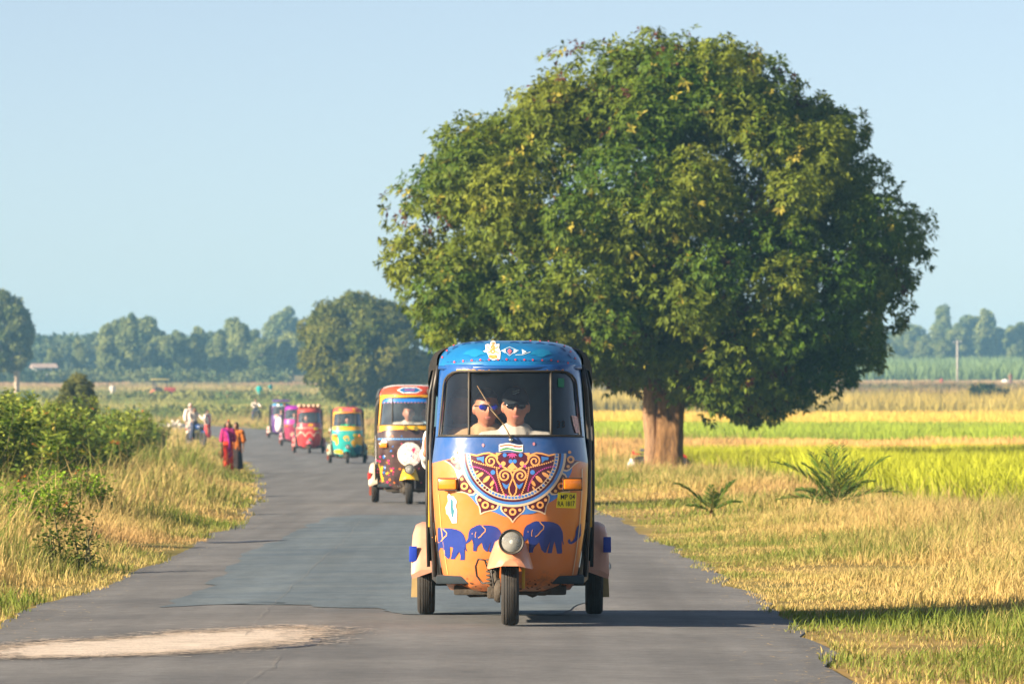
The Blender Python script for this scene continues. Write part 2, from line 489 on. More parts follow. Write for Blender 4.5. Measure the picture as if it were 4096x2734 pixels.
def dust_mat():
    m, nt, b = newmat('pale_band'); N = nt.nodes; L = nt.links
    tc = N.new('ShaderNodeTexCoord')
    n2 = N.new('ShaderNodeTexNoise'); n2.inputs['Scale'].default_value = 60; n2.inputs['Detail'].default_value = 6; n2.inputs['Roughness'].default_value = 0.7
    mp = N.new('ShaderNodeMapping'); mp.inputs['Scale'].default_value = (0.5, 1.6, 1)
    n1 = N.new('ShaderNodeTexNoise'); n1.inputs['Scale'].default_value = 7; n1.inputs['Detail'].default_value = 8; n1.inputs['Roughness'].default_value = 0.7
    L.new(tc.outputs['Object'], n2.inputs['Vector']); L.new(tc.outputs['Object'], mp.inputs['Vector']); L.new(mp.outputs[0], n1.inputs['Vector'])
    ad = N.new('ShaderNodeMath'); ad.operation = 'ADD'; L.new(n1.outputs['Fac'], ad.inputs[0]); L.new(n2.outputs['Fac'], ad.inputs[1])
    r = N.new('ShaderNodeValToRGB'); e = r.color_ramp.elements
    e[0].position = 0.40; e[0].color = (0.30, 0.26, 0.22, 1); e[1].position = 0.62; e[1].color = (0.72, 0.62, 0.52, 1)
    x = e.new(0.5); x.color = (0.60, 0.52, 0.44, 1)
    hv = N.new('ShaderNodeMath'); hv.operation = 'MULTIPLY'; hv.inputs[1].default_value = 0.5
    L.new(ad.outputs[0], hv.inputs[0]); L.new(hv.outputs[0], r.inputs[0]); L.new(r.outputs[0], b.inputs['Base Color'])
    bp = N.new('ShaderNodeBump'); bp.inputs['Strength'].default_value = 0.8; bp.inputs['Distance'].default_value = 0.01
    L.new(n2.outputs['Fac'], bp.inputs['Height']); L.new(bp.outputs[0], b.inputs['Normal'])
    setin(b, Roughness=0.95); b.inputs['Specular IOR Level'].default_value = 0.1
    return m
band_px = [(-60, 1494), (40, 1503), (300, 1500), (480, 1492), (600, 1482), (690, 1474), (738, 1455), (742, 1446), (715, 1437), (640, 1437), (480, 1445), (430, 1446), (260, 1460), (120, 1462), (0, 1474), (-60, 1480)]
band = road_sheet('dust_band', jag([PXY(*p) for p in band_px], 12, 0.045, 5), 0.004, dust_mat(), 0.2)
tag(band, 'long pale gritty band of stone dust lying across the road', 'stone dust')
stain = road_sheet('tar_stain', jag([PXY(*p) for p in [(600, 1480), (700, 1470), (738, 1458), (735, 1476), (705, 1482), (640, 1486)]], 4, 0.02, 9), 0.002, mat('tar', (0.035, 0.045, 0.07), 0.6, var=0.3))
tag(stain, 'small dark blue tar stain at the end of the pale band', 'stain')
# thin pale cracks and dark tar streaks
crack_m = mat('crack_fill', (0.21, 0.20, 0.185), 0.95, var=0.2)
def crack(pts, w, m, name, label, seed):
    r = random.Random(seed); P = [PXY(*p) for p in pts]; fine = []
    for i in range(len(P) - 1):
        for k in range(8):
            t = k / 8; fine.append((P[i][0] + (P[i + 1][0] - P[i][0]) * t + r.uniform(-.02, .02), P[i][1] + (P[i + 1][1] - P[i][1]) * t + r.uniform(-.03, .03)))
    fine.append(P[-1]); rings = []
    for i, p in enumerate(fine):
        q = fine[min(i + 1, len(fine) - 1)]; o = fine[max(i - 1, 0)]; dx, dy = q[0] - o[0], q[1] - o[1]; L = math.hypot(dx, dy) or 1
        ww = w * r.uniform(0.4, 1.2) * (0.3 if i in (0, len(fine) - 1) else 1)
        row = []
        for s in (-1, 1):
            x, y = p[0] - dy / L * ww * s, p[1] + dx / L * ww * s
            row.append((x, y, float(road_z(x, y)) + 0.0065))
        rings.append(row)
    mb = MB(); mb.loft(rings, closed=False); o = mb.build(name, m, None, smooth=False)
    for p in o.data.polygons:
        if p.normal.z < 0: p.flip()
    tag(o, label, 'road crack', 'thin cracks in the road', 'structure')
crack([(830, 1190), (790, 1240), (720, 1300), (640, 1370), (590, 1420), (560, 1460)], 0.0016, crack_m, 'road_crack', 'long thin pale crack running down the road patch', 1)
crack([(640, 1500), (620, 1530), (560, 1568), (520, 1590)], 0.0016, crack_m, 'road_crack', 'short pale crack below the pale dust band', 2)
crack([(1790, 1420), (1830, 1470), (1850, 1520), (1870, 1560)], 0.004, crack_m, 'road_crack', 'pale crack along the road edge near the front rickshaw shadow', 3) if False else None
tar_m = MATS['tar']
crack([(480, 1238), (540, 1240), (600, 1237), (650, 1236)], 0.16, tar_m, 'tar_streak', 'dark tar streak crossing the road above the patch', 4)
crack([(150, 1465), (230, 1460), (300, 1456)], 0.05, tar_m, 'tar_streak', 'dark tar smear along the far edge of the dust band', 5)
crack([(720, 1428), (800, 1424), (880, 1424)], 0.006, crack_m, 'road_crack', 'scuffed pale crack just beyond the dust band end', 6)

# grass -----------------------------------------------------------------
def blades(name, P, h, w, lean, col, tipcol, m, seg=2, kind='stuff'):
    """P (N,3) roots, h heights, w widths, lean (N,2) tip offset, col/tipcol (N,3)"""
    N = len(P); r = np.random.default_rng(N)
    a = r.uniform(0, 2 * PI, N); d = np.stack([np.cos(a), np.sin(a), np.zeros(N)], 1) * (w / 2)[:, None]
    tip = P + np.stack([lean[:, 0], lean[:, 1], h], 1)
    if seg == 1:
        V = np.stack([P - d, P + d, tip], 1).reshape(-1, 3)
        F = np.arange(3 * N).reshape(N, 3); C = np.stack([col, col, tipcol], 1).reshape(-1, 3)
    else:
        mid = P + np.stack([lean[:, 0] * 0.32, lean[:, 1] * 0.32, h * 0.6], 1)
        V = np.stack([P - d, P + d, mid - d * 0.75, mid + d * 0.75, tip], 1).reshape(-1, 3)
        b = (np.arange(N) * 5)[:, None]
        F = np.concatenate([b + np.array([0, 1, 3]), b + np.array([0, 3, 2]), b + np.array([2, 3, 4])], 0)
        mc = (col + tipcol) / 2
        C = np.stack([col, col, mc, mc, tipcol], 1).reshape(-1, 3)
    o = link(name, npmesh(name, V, F, C), m)
    return tag(o, kind=kind)

def mixcol(A, B, t):
    t = np.clip(t, 0, 1)[:, None]; return np.array(A)[None] * (1 - t) + np.array(B)[None] * t

STRAW = (0.50, 0.345, 0.105); PALE = (0.62, 0.47, 0.20); OLIVE = (0.20, 0.22, 0.045); GREEN = (0.12, 0.20, 0.025); BROWN = (0.34, 0.20, 0.085)
gn1 = wavy(21, 16, 0.04, 0.4); gn2 = wavy(22, 16, 0.15, 1.5)

def verge(name, side, y0, y1, wid, dens, hmul, bw, seg, seed, label):
    r = np.random.default_rng(seed)
    n = int((y1 - y0) * wid * dens)
    y = r.uniform(y0, y1, n); off = wid * r.uniform(0, 1, n) ** 0.85
    x = RX(y) + side * (ROAD_HW - 0.16 + off) + side * 0.10 * edge_n(side * 6, y)
    keep = np.abs(x) < (y * 0.095 + 4.0)
    if side > 0: keep &= ~((y > 66) & (y < 175) & (x > np.interp(y, [60, 72, 90, 130, 175], [6.6, 5.9, 5.2, 4.6, 3.8]) + 0.25 * gn2(x, y)))
    cl = gn2(x, y)
    keep &= (cl > -1.1) | (r.uniform(0, 1, n) < 0.4)
    x, y, off, cl = x[keep], y[keep], off[keep], cl[keep]; n = len(x)
    big = gn1(x, y)
    inner = np.clip((off - 0.15) / (1.3 if side < 0 else 3.0), 0, 1)
    h = (0.07 + 0.30 * inner ** 1.3) * hmul * (1 + 0.30 * cl + 0.15 * big) * r.uniform(0.55, 1.25, n)
    h = np.clip(h, 0.03, 0.75)
    tall = r.uniform(0, 1, n) < 0.05 * inner; h[tall] *= 1.7
    g = (0.62 if side < 0 else 0.72) - 0.55 * inner + 0.32 * cl + 0.36 * big + r.uniform(-0.45, 0.45, n)
    base = mixcol(STRAW, OLIVE, g * 1.0); tipc = mixcol(PALE, GREEN, g * 0.9 - 0.15)
    br = np.clip(-big * 0.5 - 0.35 + (off - 3.4) * 0.35 * (side > 0), 0, 0.8)
    base = base * (1 - br[:, None]) + np.array(BROWN)[None] * br[:, None]; tipc = tipc * (1 - br[:, None] * 0.8) + np.array((0.45, 0.27, 0.12))[None] * br[:, None] * 0.8
    v = r.uniform(0.75, 1.2, n)[:, None]
    lean = r.normal(0, 0.32 if side < 0 else 0.42, (n, 2)) * h[:, None] + np.array([0.10, 0.0]) * h[:, None]
    P = np.stack([x, y, np.where(off < 0.25, np.maximum(GZ(x, y), road_z(x, y)), GZ(x, y)) - 0.008], 1)
    o = blades(name, P, h, bw * r.uniform(0.7, 1.3, n), lean, base * v, tipc * v, GRASS, seg)
    tag(o, label, 'grass')
verge('roadside_grass', -1, 26, 70, 5.0, 320, 0.85, 0.010, 2, 1, 'dry golden grass on the near left verge of the road')
verge('roadside_grass', 1, 24, 70, 6.5, 420, 0.60, 0.008, 2, 2, 'short green and straw grass on the near right verge')
verge('roadside_grass', -1, 70, 150, 9.0, 90, 1.0, 0.018, 2, 3, 'tall golden grass on the left verge beside the walking girls')
verge('roadside_grass', 1, 70, 150, 8.0, 120, 0.58, 0.014, 2, 4, 'straw grass on the right verge below the big tree')
verge('roadside_grass', -1, 150, 420, 22.0, 14, 0.7, 0.05, 1, 5, 'far yellowish grass left of the road bend')
verge('roadside_grass', 1, 150, 480, 16.0, 14, 0.9, 0.05, 1, 6, 'far grass between the road bend and the fields')
# bare trampled litter along the road edges
def litter(side, seed, label):
    r = np.random.default_rng(seed); n = 1700
    y = 24 + 70 * r.uniform(0, 1, n) ** 1.3; off = r.normal(0.05, 0.20, n)
    x = RX(y) + side * (ROAD_HW - 0.10 + off)
    a = r.uniform(0, 2 * PI, n); L = r.uniform(0.03, 0.10, n)
    P = np.stack([x, y, np.maximum(GZ(x, y), np.where(off < .1, road_z(x, y), -9)) + 0.008], 1)
    col = mixcol((0.55, 0.42, 0.22), (0.36, 0.26, 0.13), r.uniform(0, 1, n))
    d = np.stack([np.cos(a), np.sin(a), 0.06 * r.uniform(0, 1, n)], 1) * L[:, None]; s = np.stack([-np.sin(a), np.cos(a), 0 * a], 1) * 0.006
    V = np.stack([P - s, P + s, P + d], 1).reshape(-1, 3)
    o = link('dry_litter', npmesh('dry_litter', V, np.arange(3 * n).reshape(n, 3), np.repeat(col, 3, 0)), GRASS)
    tag(o, label, 'dry litter', kind='stuff')
verge('short_turf', -1, 24, 62, 4.0, 420, 0.32, 0.009, 1, 7, 'short green turf between the tall grass of the left verge')
verge('short_turf', 1, 24, 66, 6.0, 420, 0.30, 0.009, 1, 8, 'short trodden turf along the right road edge')
# loose grit round the pale band
def grit():
    r = np.random.default_rng(91); P = [PXY(*p) for p in band_px]; n = 7000; pts = []
    for i in range(n):
        k = r.integers(0, len(P)); q = P[(k + 1) % len(P)]; t = r.uniform(); e = abs(r.normal(0, .10)) + 0.0
        pts.append((P[k][0] + (q[0] - P[k][0]) * t + r.normal(0, .12), P[k][1] + (q[1] - P[k][1]) * t + r.normal(0, .16)))
    A = np.array(pts); z = road_z(A[:, 0], A[:, 1]) + 0.0075; s = r.uniform(.004, .013, n); a = r.uniform(0, 6.28, n); sx_ = np.where(r.uniform(0, 1, n) < .3, r.uniform(3, 9, n), 1.0)
    V = np.stack([np.stack([A[:, 0] + s * sx_ * np.cos(a + w), A[:, 1] + 1.6 * s * np.sin(a + w), z], 1) for w in (0, 2.1, 4.2)], 1).reshape(-1, 3)
    c = mixcol((0.70, 0.60, 0.50), (0.16, 0.15, 0.14), (r.uniform(0, 1, n) > .62) * 1.0)
    tag(link('loose_grit', npmesh('loose_grit', V, np.arange(3 * n).reshape(n, 3), np.repeat(c, 3, 0)), GRASS), 'loose pale grit scattered round the dust band', 'grit', kind='stuff')
grit()
litter(-1, 31, 'scattered dry straw along the left road edge')
litter(1, 32, 'scattered dry straw along the right road edge')

# fields on the right -----------------------------------------------------
def field_mat(name, c1, c2):
    return mat(name, c1, 0.95, var=0.25, vscale=0.6, spec=0.05)
def field(name, y0, y1, xl, xr, c_base, c_tip, h, bw, dens, seed, label, seg=1, var=0.25, xfun=None, patches=None, kind='structure'):
    ysf = np.arange(y0, y1 + 0.01, max(1.0, (y1 - y0) / 30)); xsf = np.linspace(xl, xr, 14)
    zf = lambda X, Y: np.maximum(GZ(X, Y), Z(Y)) + 0.07
    if xfun is None:
        o = grid_sheet(name, xsf, ysf, zf, mat(name + '_soil', tuple(0.75 * np.array(c_base)), 0.95, var=0.25, vscale=0.5, spec=0.05))
    else:
        V = [];
        for y in ysf:
            for t in np.linspace(0, 1, 14):
                x = xfun(y) * (1 - t) + xr * t; V.append((x, y, float(zf(np.array(x), np.array(y)))))
        nx = 14; i = np.arange(len(ysf) - 1)[:, None] * nx + np.arange(nx - 1)[None, :]
        o = tag(link(name, npmesh(name, V, np.stack([i, i + 1, i + nx + 1, i + nx], -1).reshape(-1, 4)), mat(name + '_soil', tuple(0.75 * np.array(c_base)), 0.95, var=0.25, vscale=0.5, spec=0.05), smooth=True), kind='structure')
    tag(o, label, 'field')
    r = np.random.default_rng(seed)
    n = int((y1 - y0) * (xr - xl) * dens)
    y = r.uniform(y0, y1, n); x = r.uniform(xl, xr, n)
    keep = np.abs(x) < y * 0.097 + 5.0
    if xfun is not None: keep &= x > xfun(y)
    x, y = x[keep], y[keep]; n = len(x)
    s = gn1(x * 0.5, y * 0.35) * 0.6 + gn2(x * 0.6, y * 0.3) * 0.4
    hh = h * (1 + 0.18 * s) * r.uniform(0.7, 1.15, n)
    v = (1 + var * 0.6 * s + var * r.uniform(-0.5, 0.5, n))[:, None]
    cb = np.array(c_base)[None] * v; ct = np.array(c_tip)[None] * v
    if patches is not None:
        t = np.clip(gn1(x * 0.4 + 50, y * 0.2) * 0.9 + gn2(x * .4, y * .15) * .4 + r.uniform(-.3, .3, n), 0, 1)[:, None]
        cb = cb * (1 - t) + np.array(patches)[None] * t; ct = ct * (1 - t) + np.array(patches)[None] * 1.1 * t
    lean = r.normal(0, 0.3, (n, 2)) * hh[:, None]
    P = np.stack([x, y, np.maximum(GZ(x, y), Z(y)) + 0.05], 1)
    o = blades(name.replace('field', 'crop') if 'field' in name else name + '_crop', P, hh, bw * r.uniform(0.7, 1.4, n), lean, cb, ct, GRASS, seg)
    tag(o, label.replace('field', 'crop blades'), 'crop')
edge_x = lambda y: np.interp(y, [60, 72, 90, 130, 165], [6.6, 5.9, 5.2, 4.6, 3.8])
field('rice_field', 66, 172, 3.8, 30, (0.24, 0.28, 0.02), (0.44, 0.46, 0.035), 0.50, 0.022, 70, 41, 'bright yellow green rice field beside the palms', 2, 0.3, edge_x)
field('stubble_field', 174, 250, 2, 45, (0.60, 0.37, 0.12), (0.74, 0.47, 0.16), 0.32, 0.045, 12, 42, 'tan ripe field strip behind the bright rice field', 1, 0.15)
field('green_field', 252, 352, 2, 60, (0.20, 0.30, 0.02), (0.36, 0.42, 0.035), 0.50, 0.06, 9, 43, 'lush green field strip beyond the tan strip', 1, 0.25)
field('golden_field', 354, 470, 3, 80, (0.60, 0.42, 0.07), (0.74, 0.52, 0.09), 0.50, 0.08, 6, 44, 'golden ripe field strip beyond the green strip', 1, 0.15)
field('reed_field', 472, 560, 0, 95, (0.30, 0.26, 0.05), (0.46, 0.35, 0.09), 1.5, 0.12, 4, 45, 'olive field of tall dry reeds beyond the golden strip', 1, 0.35)
field('scrub_field', 562, 720, 0, 110, (0.20, 0.125, 0.06), (0.25, 0.17, 0.075), 1.0, 0.16, 3, 46, 'brown scrubby field below the far right trees', 1, 0.3, None, (0.14, 0.15, 0.05))
field('fallow_field', 722, 840, 0, 120, (0.42, 0.30, 0.15), (0.46, 0.33, 0.17), 0.4, 0.18, 2, 47, 'pale fallow field in front of the far green crop', 1, 0.15)
field('maize_field', 850, 1090, 20, 140, (0.13, 0.19, 0.07), (0.18, 0.25, 0.09), 2.2, 0.35, 1.6, 48, 'hazy green tall crop field at the foot of the far right trees', 1, 0.2)
# scrub on the left beyond the bend
field('meadow_field', 425, 560, -62, -3, (0.30, 0.28, 0.07), (0.38, 0.33, 0.10), 0.7, 0.10, 5, 51, 'olive yellow meadow field beyond the road bend', 1, 0.35, None, (0.15, 0.19, 0.04))
field('weed_field', 562, 700, -80, -2, (0.33, 0.27, 0.10), (0.36, 0.30, 0.12), 0.7, 0.14, 3, 52, 'weedy mottled field behind the farm tractor', 1, 0.3, None, (0.16, 0.19, 0.06))
field('brown_field', 702, 800, -90, 0, (0.38, 0.24, 0.13), (0.40, 0.28, 0.15), 0.4, 0.16, 2, 53, 'brown bare field below the far left trees', 1, 0.2, None, (0.2, 0.2, 0.08))
# ------------------------------------------------------------------ trees and plants
def unit(v): return v / np.maximum(np.linalg.norm(v, axis=-1, keepdims=True), 1e-9)

def rosettes(P, Nr, L, W, k, col, droop, r, jit=0.25):
    """k leaves round every point P, facing along Nr; returns verts, tris, colours"""
    M = len(P)
    ref = np.where(np.abs(Nr[:, 2:3]) < 0.9, np.array([[0, 0, 1.0]]), np.array([[1.0, 0, 0]]))
    a = unit(np.cross(Nr, ref)); b = np.cross(Nr, a)
    th = r.uniform(0, 2 * PI, (M, 1)) + np.arange(k)[None] * (2 * PI / k) + r.normal(0, 0.35, (M, k))
    up = r.uniform(0.05, 0.9, (M, k))
    D = np.cos(th)[..., None] * a[:, None] + np.sin(th)[..., None] * b[:, None] + up[..., None] * Nr[:, None]
    D[..., 2] -= droop * r.uniform(0.3, 1.2, (M, k))
    D = unit(D)
    S = unit(np.cross(D, Nr[:, None] + r.normal(0, 0.35, (M, k, 3))))
    Ln = L * r.uniform(0.65, 1.25, (M, k, 1)); Wn = W * r.uniform(0.8, 1.2, (M, k, 1))
    p0 = P[:, None] + D * 0.02
    mid = p0 + D * Ln * 0.45
    tip = p0 + D * Ln; tip[..., 2] -= droop * 0.25 * Ln[..., 0]
    V = np.stack([p0, mid + S * Wn * 0.5, tip, mid - S * Wn * 0.5], 2).reshape(-1, 3)
    n = M * k; base = (np.arange(n) * 4)[:, None]
    F = np.concatenate([base + np.array([0, 1, 2]), base + np.array([0, 2, 3])], 0)
    C = col[:, None] * r.uniform(1 - jit, 1 + jit, (M, k, 1))
    C = np.repeat(C.reshape(-1, 3), 4, 0)
    return V, F, C

def merge(parts):
    Vs, Fs, Cs = [], [], []; n = 0
    for V, F, C in parts:
        Vs.append(V); Fs.append(F + n); Cs.append(C); n += len(V)
    return np.concatenate(Vs), np.concatenate(Fs), np.concatenate(Cs)

def sphere_pts(n, r):
    z = r.uniform(-1, 1, n); a = r.uniform(0, 2 * PI, n); s = np.sqrt(1 - z * z)
    return np.stack([s * np.cos(a), s * np.sin(a), z], 1)

def even_dirs(n, r, jit=0.15):
    i = np.arange(n) + 0.5; z = 1 - 2 * i / n; a = PI * (1 + 5 ** 0.5) * i; s = np.sqrt(1 - z * z)
    return unit(np.stack([s * np.cos(a), s * np.sin(a), z], 1) + r.normal(0, jit, (n, 3)))

BARK = None
def bark_mat(name, c1, c2, scale=6.0):
    m, nt, b = newmat(name); N = nt.nodes; L = nt.links
    tc = N.new('ShaderNodeTexCoord'); mp = N.new('ShaderNodeMapping'); mp.inputs['Scale'].default_value = (2.2, 2.2, 0.5)
    L.new(tc.outputs['Object'], mp.inputs['Vector'])
    n1 = N.new('ShaderNodeTexNoise'); n1.inputs['Scale'].default_value = scale; n1.inputs['Detail'].default_value = 9; n1.inputs['Roughness'].default_value = 0.7
    L.new(mp.outputs[0], n1.inputs['Vector'])
    r = N.new('ShaderNodeValToRGB'); e = r.color_ramp.elements
    e[0].position = 0.35; e[0].color = (*c1, 1); e[1].position = 0.65; e[1].color = (*c2, 1)
    L.new(n1.outputs['Fac'], r.inputs[0]); L.new(r.outputs[0], b.inputs['Base Color'])
    bp = N.new('ShaderNodeBump'); bp.inputs['Strength'].default_value = 1; bp.inputs['Distance'].default_value = 0.06
    L.new(n1.outputs['Fac'], bp.inputs['Height']); L.new(bp.outputs[0], b.inputs['Normal'])
    setin(b, Roughness=0.95); b.inputs['Specular IOR Level'].default_value = 0.1
    return m
BARK = bark_mat('bark_brown', (0.075, 0.042, 0.022), (0.26, 0.145, 0.062))
BARK_PALE = bark_mat('bark_pale', (0.28, 0.22, 0.16), (0.55, 0.45, 0.34))

def limb(p0, p1, sag, r0, r1, n=8, seed=0, wob=0.12):
    r = random.Random(seed); p0, p1 = Vector(p0), Vector(p1); L = (p1 - p0).length; pts = []; rr = []
    for i in range(n + 1):
        t = i / n; p = p0.lerp(p1, t); p.z += sag * math.sin(PI * t) * L
        if 0 < i < n: p += Vector((r.uniform(-1, 1), r.uniform(-1, 1), r.uniform(-1, 1))) * wob * L / n * 2
        pts.append(p); rr.append(r0 + (r1 - r0) * t ** 0.8)
    return pts, rr

# ---- the big tree: crown outline of the specimen in metres round its trunk foot (x across, z up)
TD = 138.0; TX = 3.77
def crown_tree(name, loc, outline, depth, lobes, lobe_r, per, leafL, leafW, k, colf, trunk, label, cat, seed, barkm, droop=0.5, fill=0.5, gapf=None, group=None, leafm=None, limbs=26, recess=0.03):
    r = np.random.default_rng(seed)
    root = empty(name, loc, 0, label, cat, group)
    O = np.array(outline, float); c = O.mean(0)
    if trunk.get('center') is not None: c = np.array(trunk['center'])
    ang = np.arctan2(O[:, 1] - c[1], O[:, 0] - c[0]); rad = np.hypot(O[:, 0] - c[0], O[:, 1] - c[1])
    o = np.argsort(ang); ang = np.concatenate([ang[o] - 2 * PI, ang[o], ang[o] + 2 * PI]); rad = np.tile(rad[o], 3)
    def env(D, s):
        """point at fraction s of the envelope in direction D (x, y depth, z)"""
        th = np.arctan2(D[:, 2], D[:, 0]); R = np.interp(th, ang, rad)
        hz = np.hypot(D[:, 0], D[:, 2])
        return np.stack([c[0] + R * D[:, 0] * s, depth * D[:, 1] * s, c[1] + R * D[:, 2] * s], 1)
    D = even_dirs(lobes, r, 0.12)
    lr = lobe_r * r.uniform(0.65, 1.25, lobes)
    Rl = np.interp(np.arctan2(D[:, 2], D[:, 0]), ang, rad)
    s = 1 - 0.68 * lr / np.maximum(Rl, 0.5) - np.abs(r.normal(0, recess, lobes))
    C = env(D, s)
    # keep the shell inside the outline
    if gapf is not None:
        keep = ~gapf(C); C, lr, D = C[keep], lr[keep], D[keep]
    nin = int(lobes * fill)
    Din = unit(r.normal(0, 1, (nin, 3))); Cin = env(Din, r.uniform(0.3, 0.72, nin)); lin = lobe_r * r.uniform(0.8, 1.2, nin)
    parts = []
    for cc, rad_, n_per, outer in [(C, lr, per, True), (Cin, lin, int(per * 0.45), False)]:
        M = len(cc)
        dirs = sphere_pts(M * n_per, r)
        idx = np.repeat(np.arange(M), n_per)
        # leaves sit on the upper and outer shell of each clump
        shell = r.uniform(0.55, 1.0, M * n_per) ** 0.6
        squash = np.array([1.0, 1.0, 0.8])
        # bumpy clumps
        bump = 1 + 0.22 * np.sin(dirs[:, 0] * 5 + idx) * np.sin(dirs[:, 2] * 6 + idx * 1.7)
        P = cc[idx] + dirs * squash * (rad_[idx] * shell * bump)[:, None]
        keep = (dirs[:, 2] > -0.75) | (r.uniform(0, 1, len(P)) < 0.5)
        P = P[keep]; dd = dirs[keep]; ii = idx[keep]
        Nr = unit(dd + np.array([0, 0, 0.35]) + 0.3 * r.normal(0, 1, dd.shape))
        col = colf(P, ii, r)
        parts.append(rosettes(P, Nr, leafL, leafW, k, col, droop, r))
    V, F, Cc = merge(parts)
    link('crown', npmesh('crown', V, F, Cc), leafm or LEAF, root)
    # trunk and limbs
    mb = MB(); T = trunk
    th = T['h']; tr = T['r']; nseg = 14; nr = 28; rings = []
    rr = random.Random(seed)
    ph = [rr.uniform(0, 6) for _ in range(4)]
    for i in range(nseg + 1):
        t = i / nseg; z = -0.3 + (th + 0.3) * t
        flare = 1 + 0.55 * math.exp(-t * 7) + 0.30 * max(0, t - 0.65) ** 1.2 * 3
        ring = []
        for q in range(nr):
            a = 2 * PI * q / nr
            rad2 = tr * flare * (1 + 0.10 * math.sin(3 * a + ph[0] + t) + 0.07 * math.sin(5 * a + ph[1] - 1.5 * t) + 0.05 * math.sin(9 * a + ph[2]) + 0.03 * math.sin(14 * a + ph[3] + 3 * t))
            ring.append((rad2 * math.cos(a) * 1.06 + T.get('lean', 0) * t, rad2 * math.sin(a), z))
        rings.append(ring)
    mb.loft(rings, True, True)
    mb.build('trunk', barkm, root, auto=60)
    top = Vector((T.get('lean', 0), 0, th - 0.35))
    mb = MB(); order = r.permutation(len(C))[:limbs]
    for q, i in enumerate(order):
        tgt = Vector(C[i]); tgt = top.lerp(tgt, 0.93)
        st = top + Vector((rr.uniform(-.5, .5) * tr, rr.uniform(-.5, .5) * tr, rr.uniform(-.35, .2)))
        pts, rad3 = limb(st, tgt, 0.08, tr * rr.uniform(0.28, 0.5), 0.035 * tr / 0.45, 9, q + seed)
        mb.tube(pts, rad3, 8)
        for w in range(2):
            t = rr.randint(4, 7); e = Vector(C[order[(q + w + 1) % len(order)]])
            e = pts[t] + (e - pts[t]).normalized() * min(2.2, (e - pts[t]).length * 0.6)
            p2, r2 = limb(pts[t], e, 0.05, rad3[t] * 0.6, 0.015, 5, q * 7 + w)
            mb.tube(p2, r2, 6)
    mb.build('limbs', barkm, root, auto=0)
    return root

px_out = [(860, 520), (895, 445), (968, 335), (1050, 265), (1130, 205), (1230, 178), (1285, 112), (1400, 88), (1500, 72), (1560, 60), (1640, 66), (1750, 98), (1850, 150), (1920, 225), (2010, 285), (2090, 370), (2112, 450), (2150, 560), (2120, 660), (2112, 760), (2040, 835), (1950, 900), (1840, 950), (1720, 985), (1650, 945), (1560, 905), (1480, 925), (1390, 930), (1300, 860), (1200, 820), (1100, 800), (1010, 795), (960, 740), (905, 690), (875, 600)]
gz = float(GZ(TX, TD))
out_m = [((px - 1174.5) * TD / 13050 - TX, CAM_H - (py - 955) * TD / 13050 - gz) for px, py in px_out]
ln = wavy(61, 10, 0.1, 0.5)
def big_col(P, idx, r):
    n = len(P); lob = np.random.default_rng(5).uniform(0, 1, 4000)
    t = 0.55 * lob[idx % 4000] + 0.25 * r.uniform(0, 1, n) + 0.12 * ln(P[:, 0], P[:, 2])
    c = mixcol((0.050, 0.108, 0.009), (0.215, 0.235, 0.024), t)
    w = r.uniform(0, 1, n)
    c[w < 0.03] = (0.32, 0.28, 0.04)
    dark = (np.random.default_rng(9).uniform(0, 1, 4000)[idx % 4000] > 0.86) & (r.uniform(0, 1, n) < 0.10)
    c[dark] = (0.10, 0.035, 0.022)
    return c
def gaps(C):
    # open windows in the crown where limbs and sky show
    g = np.zeros(len(C), bool)
    for px, py, rr_ in [(1340, 385, 42), (1690, 375, 22), (1500, 750, 40), (1960, 590, 20)]:
        x = (px - 1174.5) * TD / 13050 - TX; z = CAM_H - (py - 955) * TD / 13050 - gz
        g |= (np.hypot(C[:, 0] - x, C[:, 2] - z) < rr_ * TD / 13050 + 0.30)
    return g
big_tree = crown_tree('mango_tree', (TX, TD, gz), out_m, 5.6, 215, 1.08, 225, 0.165, 0.062, 7, big_col,
                      {'h': 2.3, 'r': 0.315, 'lean': 0.12, 'center': (-0.2, 5.2)}, 'huge round dense mango tree with thick trunk right of the road', 'tree', 101, BARK, 0.55, 0.24, gaps, limbs=34, recess=0.072)
# second, paler stem fused to the left side of the trunk
mb = MB()
pts, rr_ = limb((-0.31, 0.12, -0.3), (-0.46, 0.1, 2.7), 0.0, 0.22, 0.17, 8, 4, 0.03)
mb.tube(pts, rr_, 14)
mb.build('side_stem', BARK_PALE if False else bark_mat('bark_stem', (0.18, 0.105, 0.06), (0.38, 0.235, 0.13)), big_tree, auto=0)

def dome(w, h, z0, n=20, seed=0, top=1.0):
    r = random.Random(seed); out = []
    for i in range(n):
        a = 2 * PI * i / n
        out.append((w * math.cos(a) * r.uniform(0.88, 1.08), z0 + h / 2 + h / 2 * math.sin(a) * r.uniform(0.9, 1.08)))
    return out
def far_col(c1, c2, y=0.02):
    def f(P, idx, r):
        lob = np.random.default_rng(5).uniform(0, 1, 4000)
        c = mixcol(c1, c2, 0.6 * lob[idx % 4000] + 0.4 * r.uniform(0, 1, len(P)))
        return c
    return f
d2 = 470.0; x2 = (848 - 1174.5) * d2 / 13050; g2 = float(GZ(x2, d2))
px2 = [(690, 790), (700, 720), (735, 690), (770, 690), (795, 668), (850, 680), (890, 690), (930, 705), (990, 700), (1030, 740), (1040, 800), (1020, 870), (970, 900), (900, 905), (850, 930), (790, 925), (740, 900), (700, 860)]
o2 = [((px - 1174.5) * d2 / 13050 - x2, CAM_H - (py - 955) * d2 / 13050 - g2) for px, py in px2]
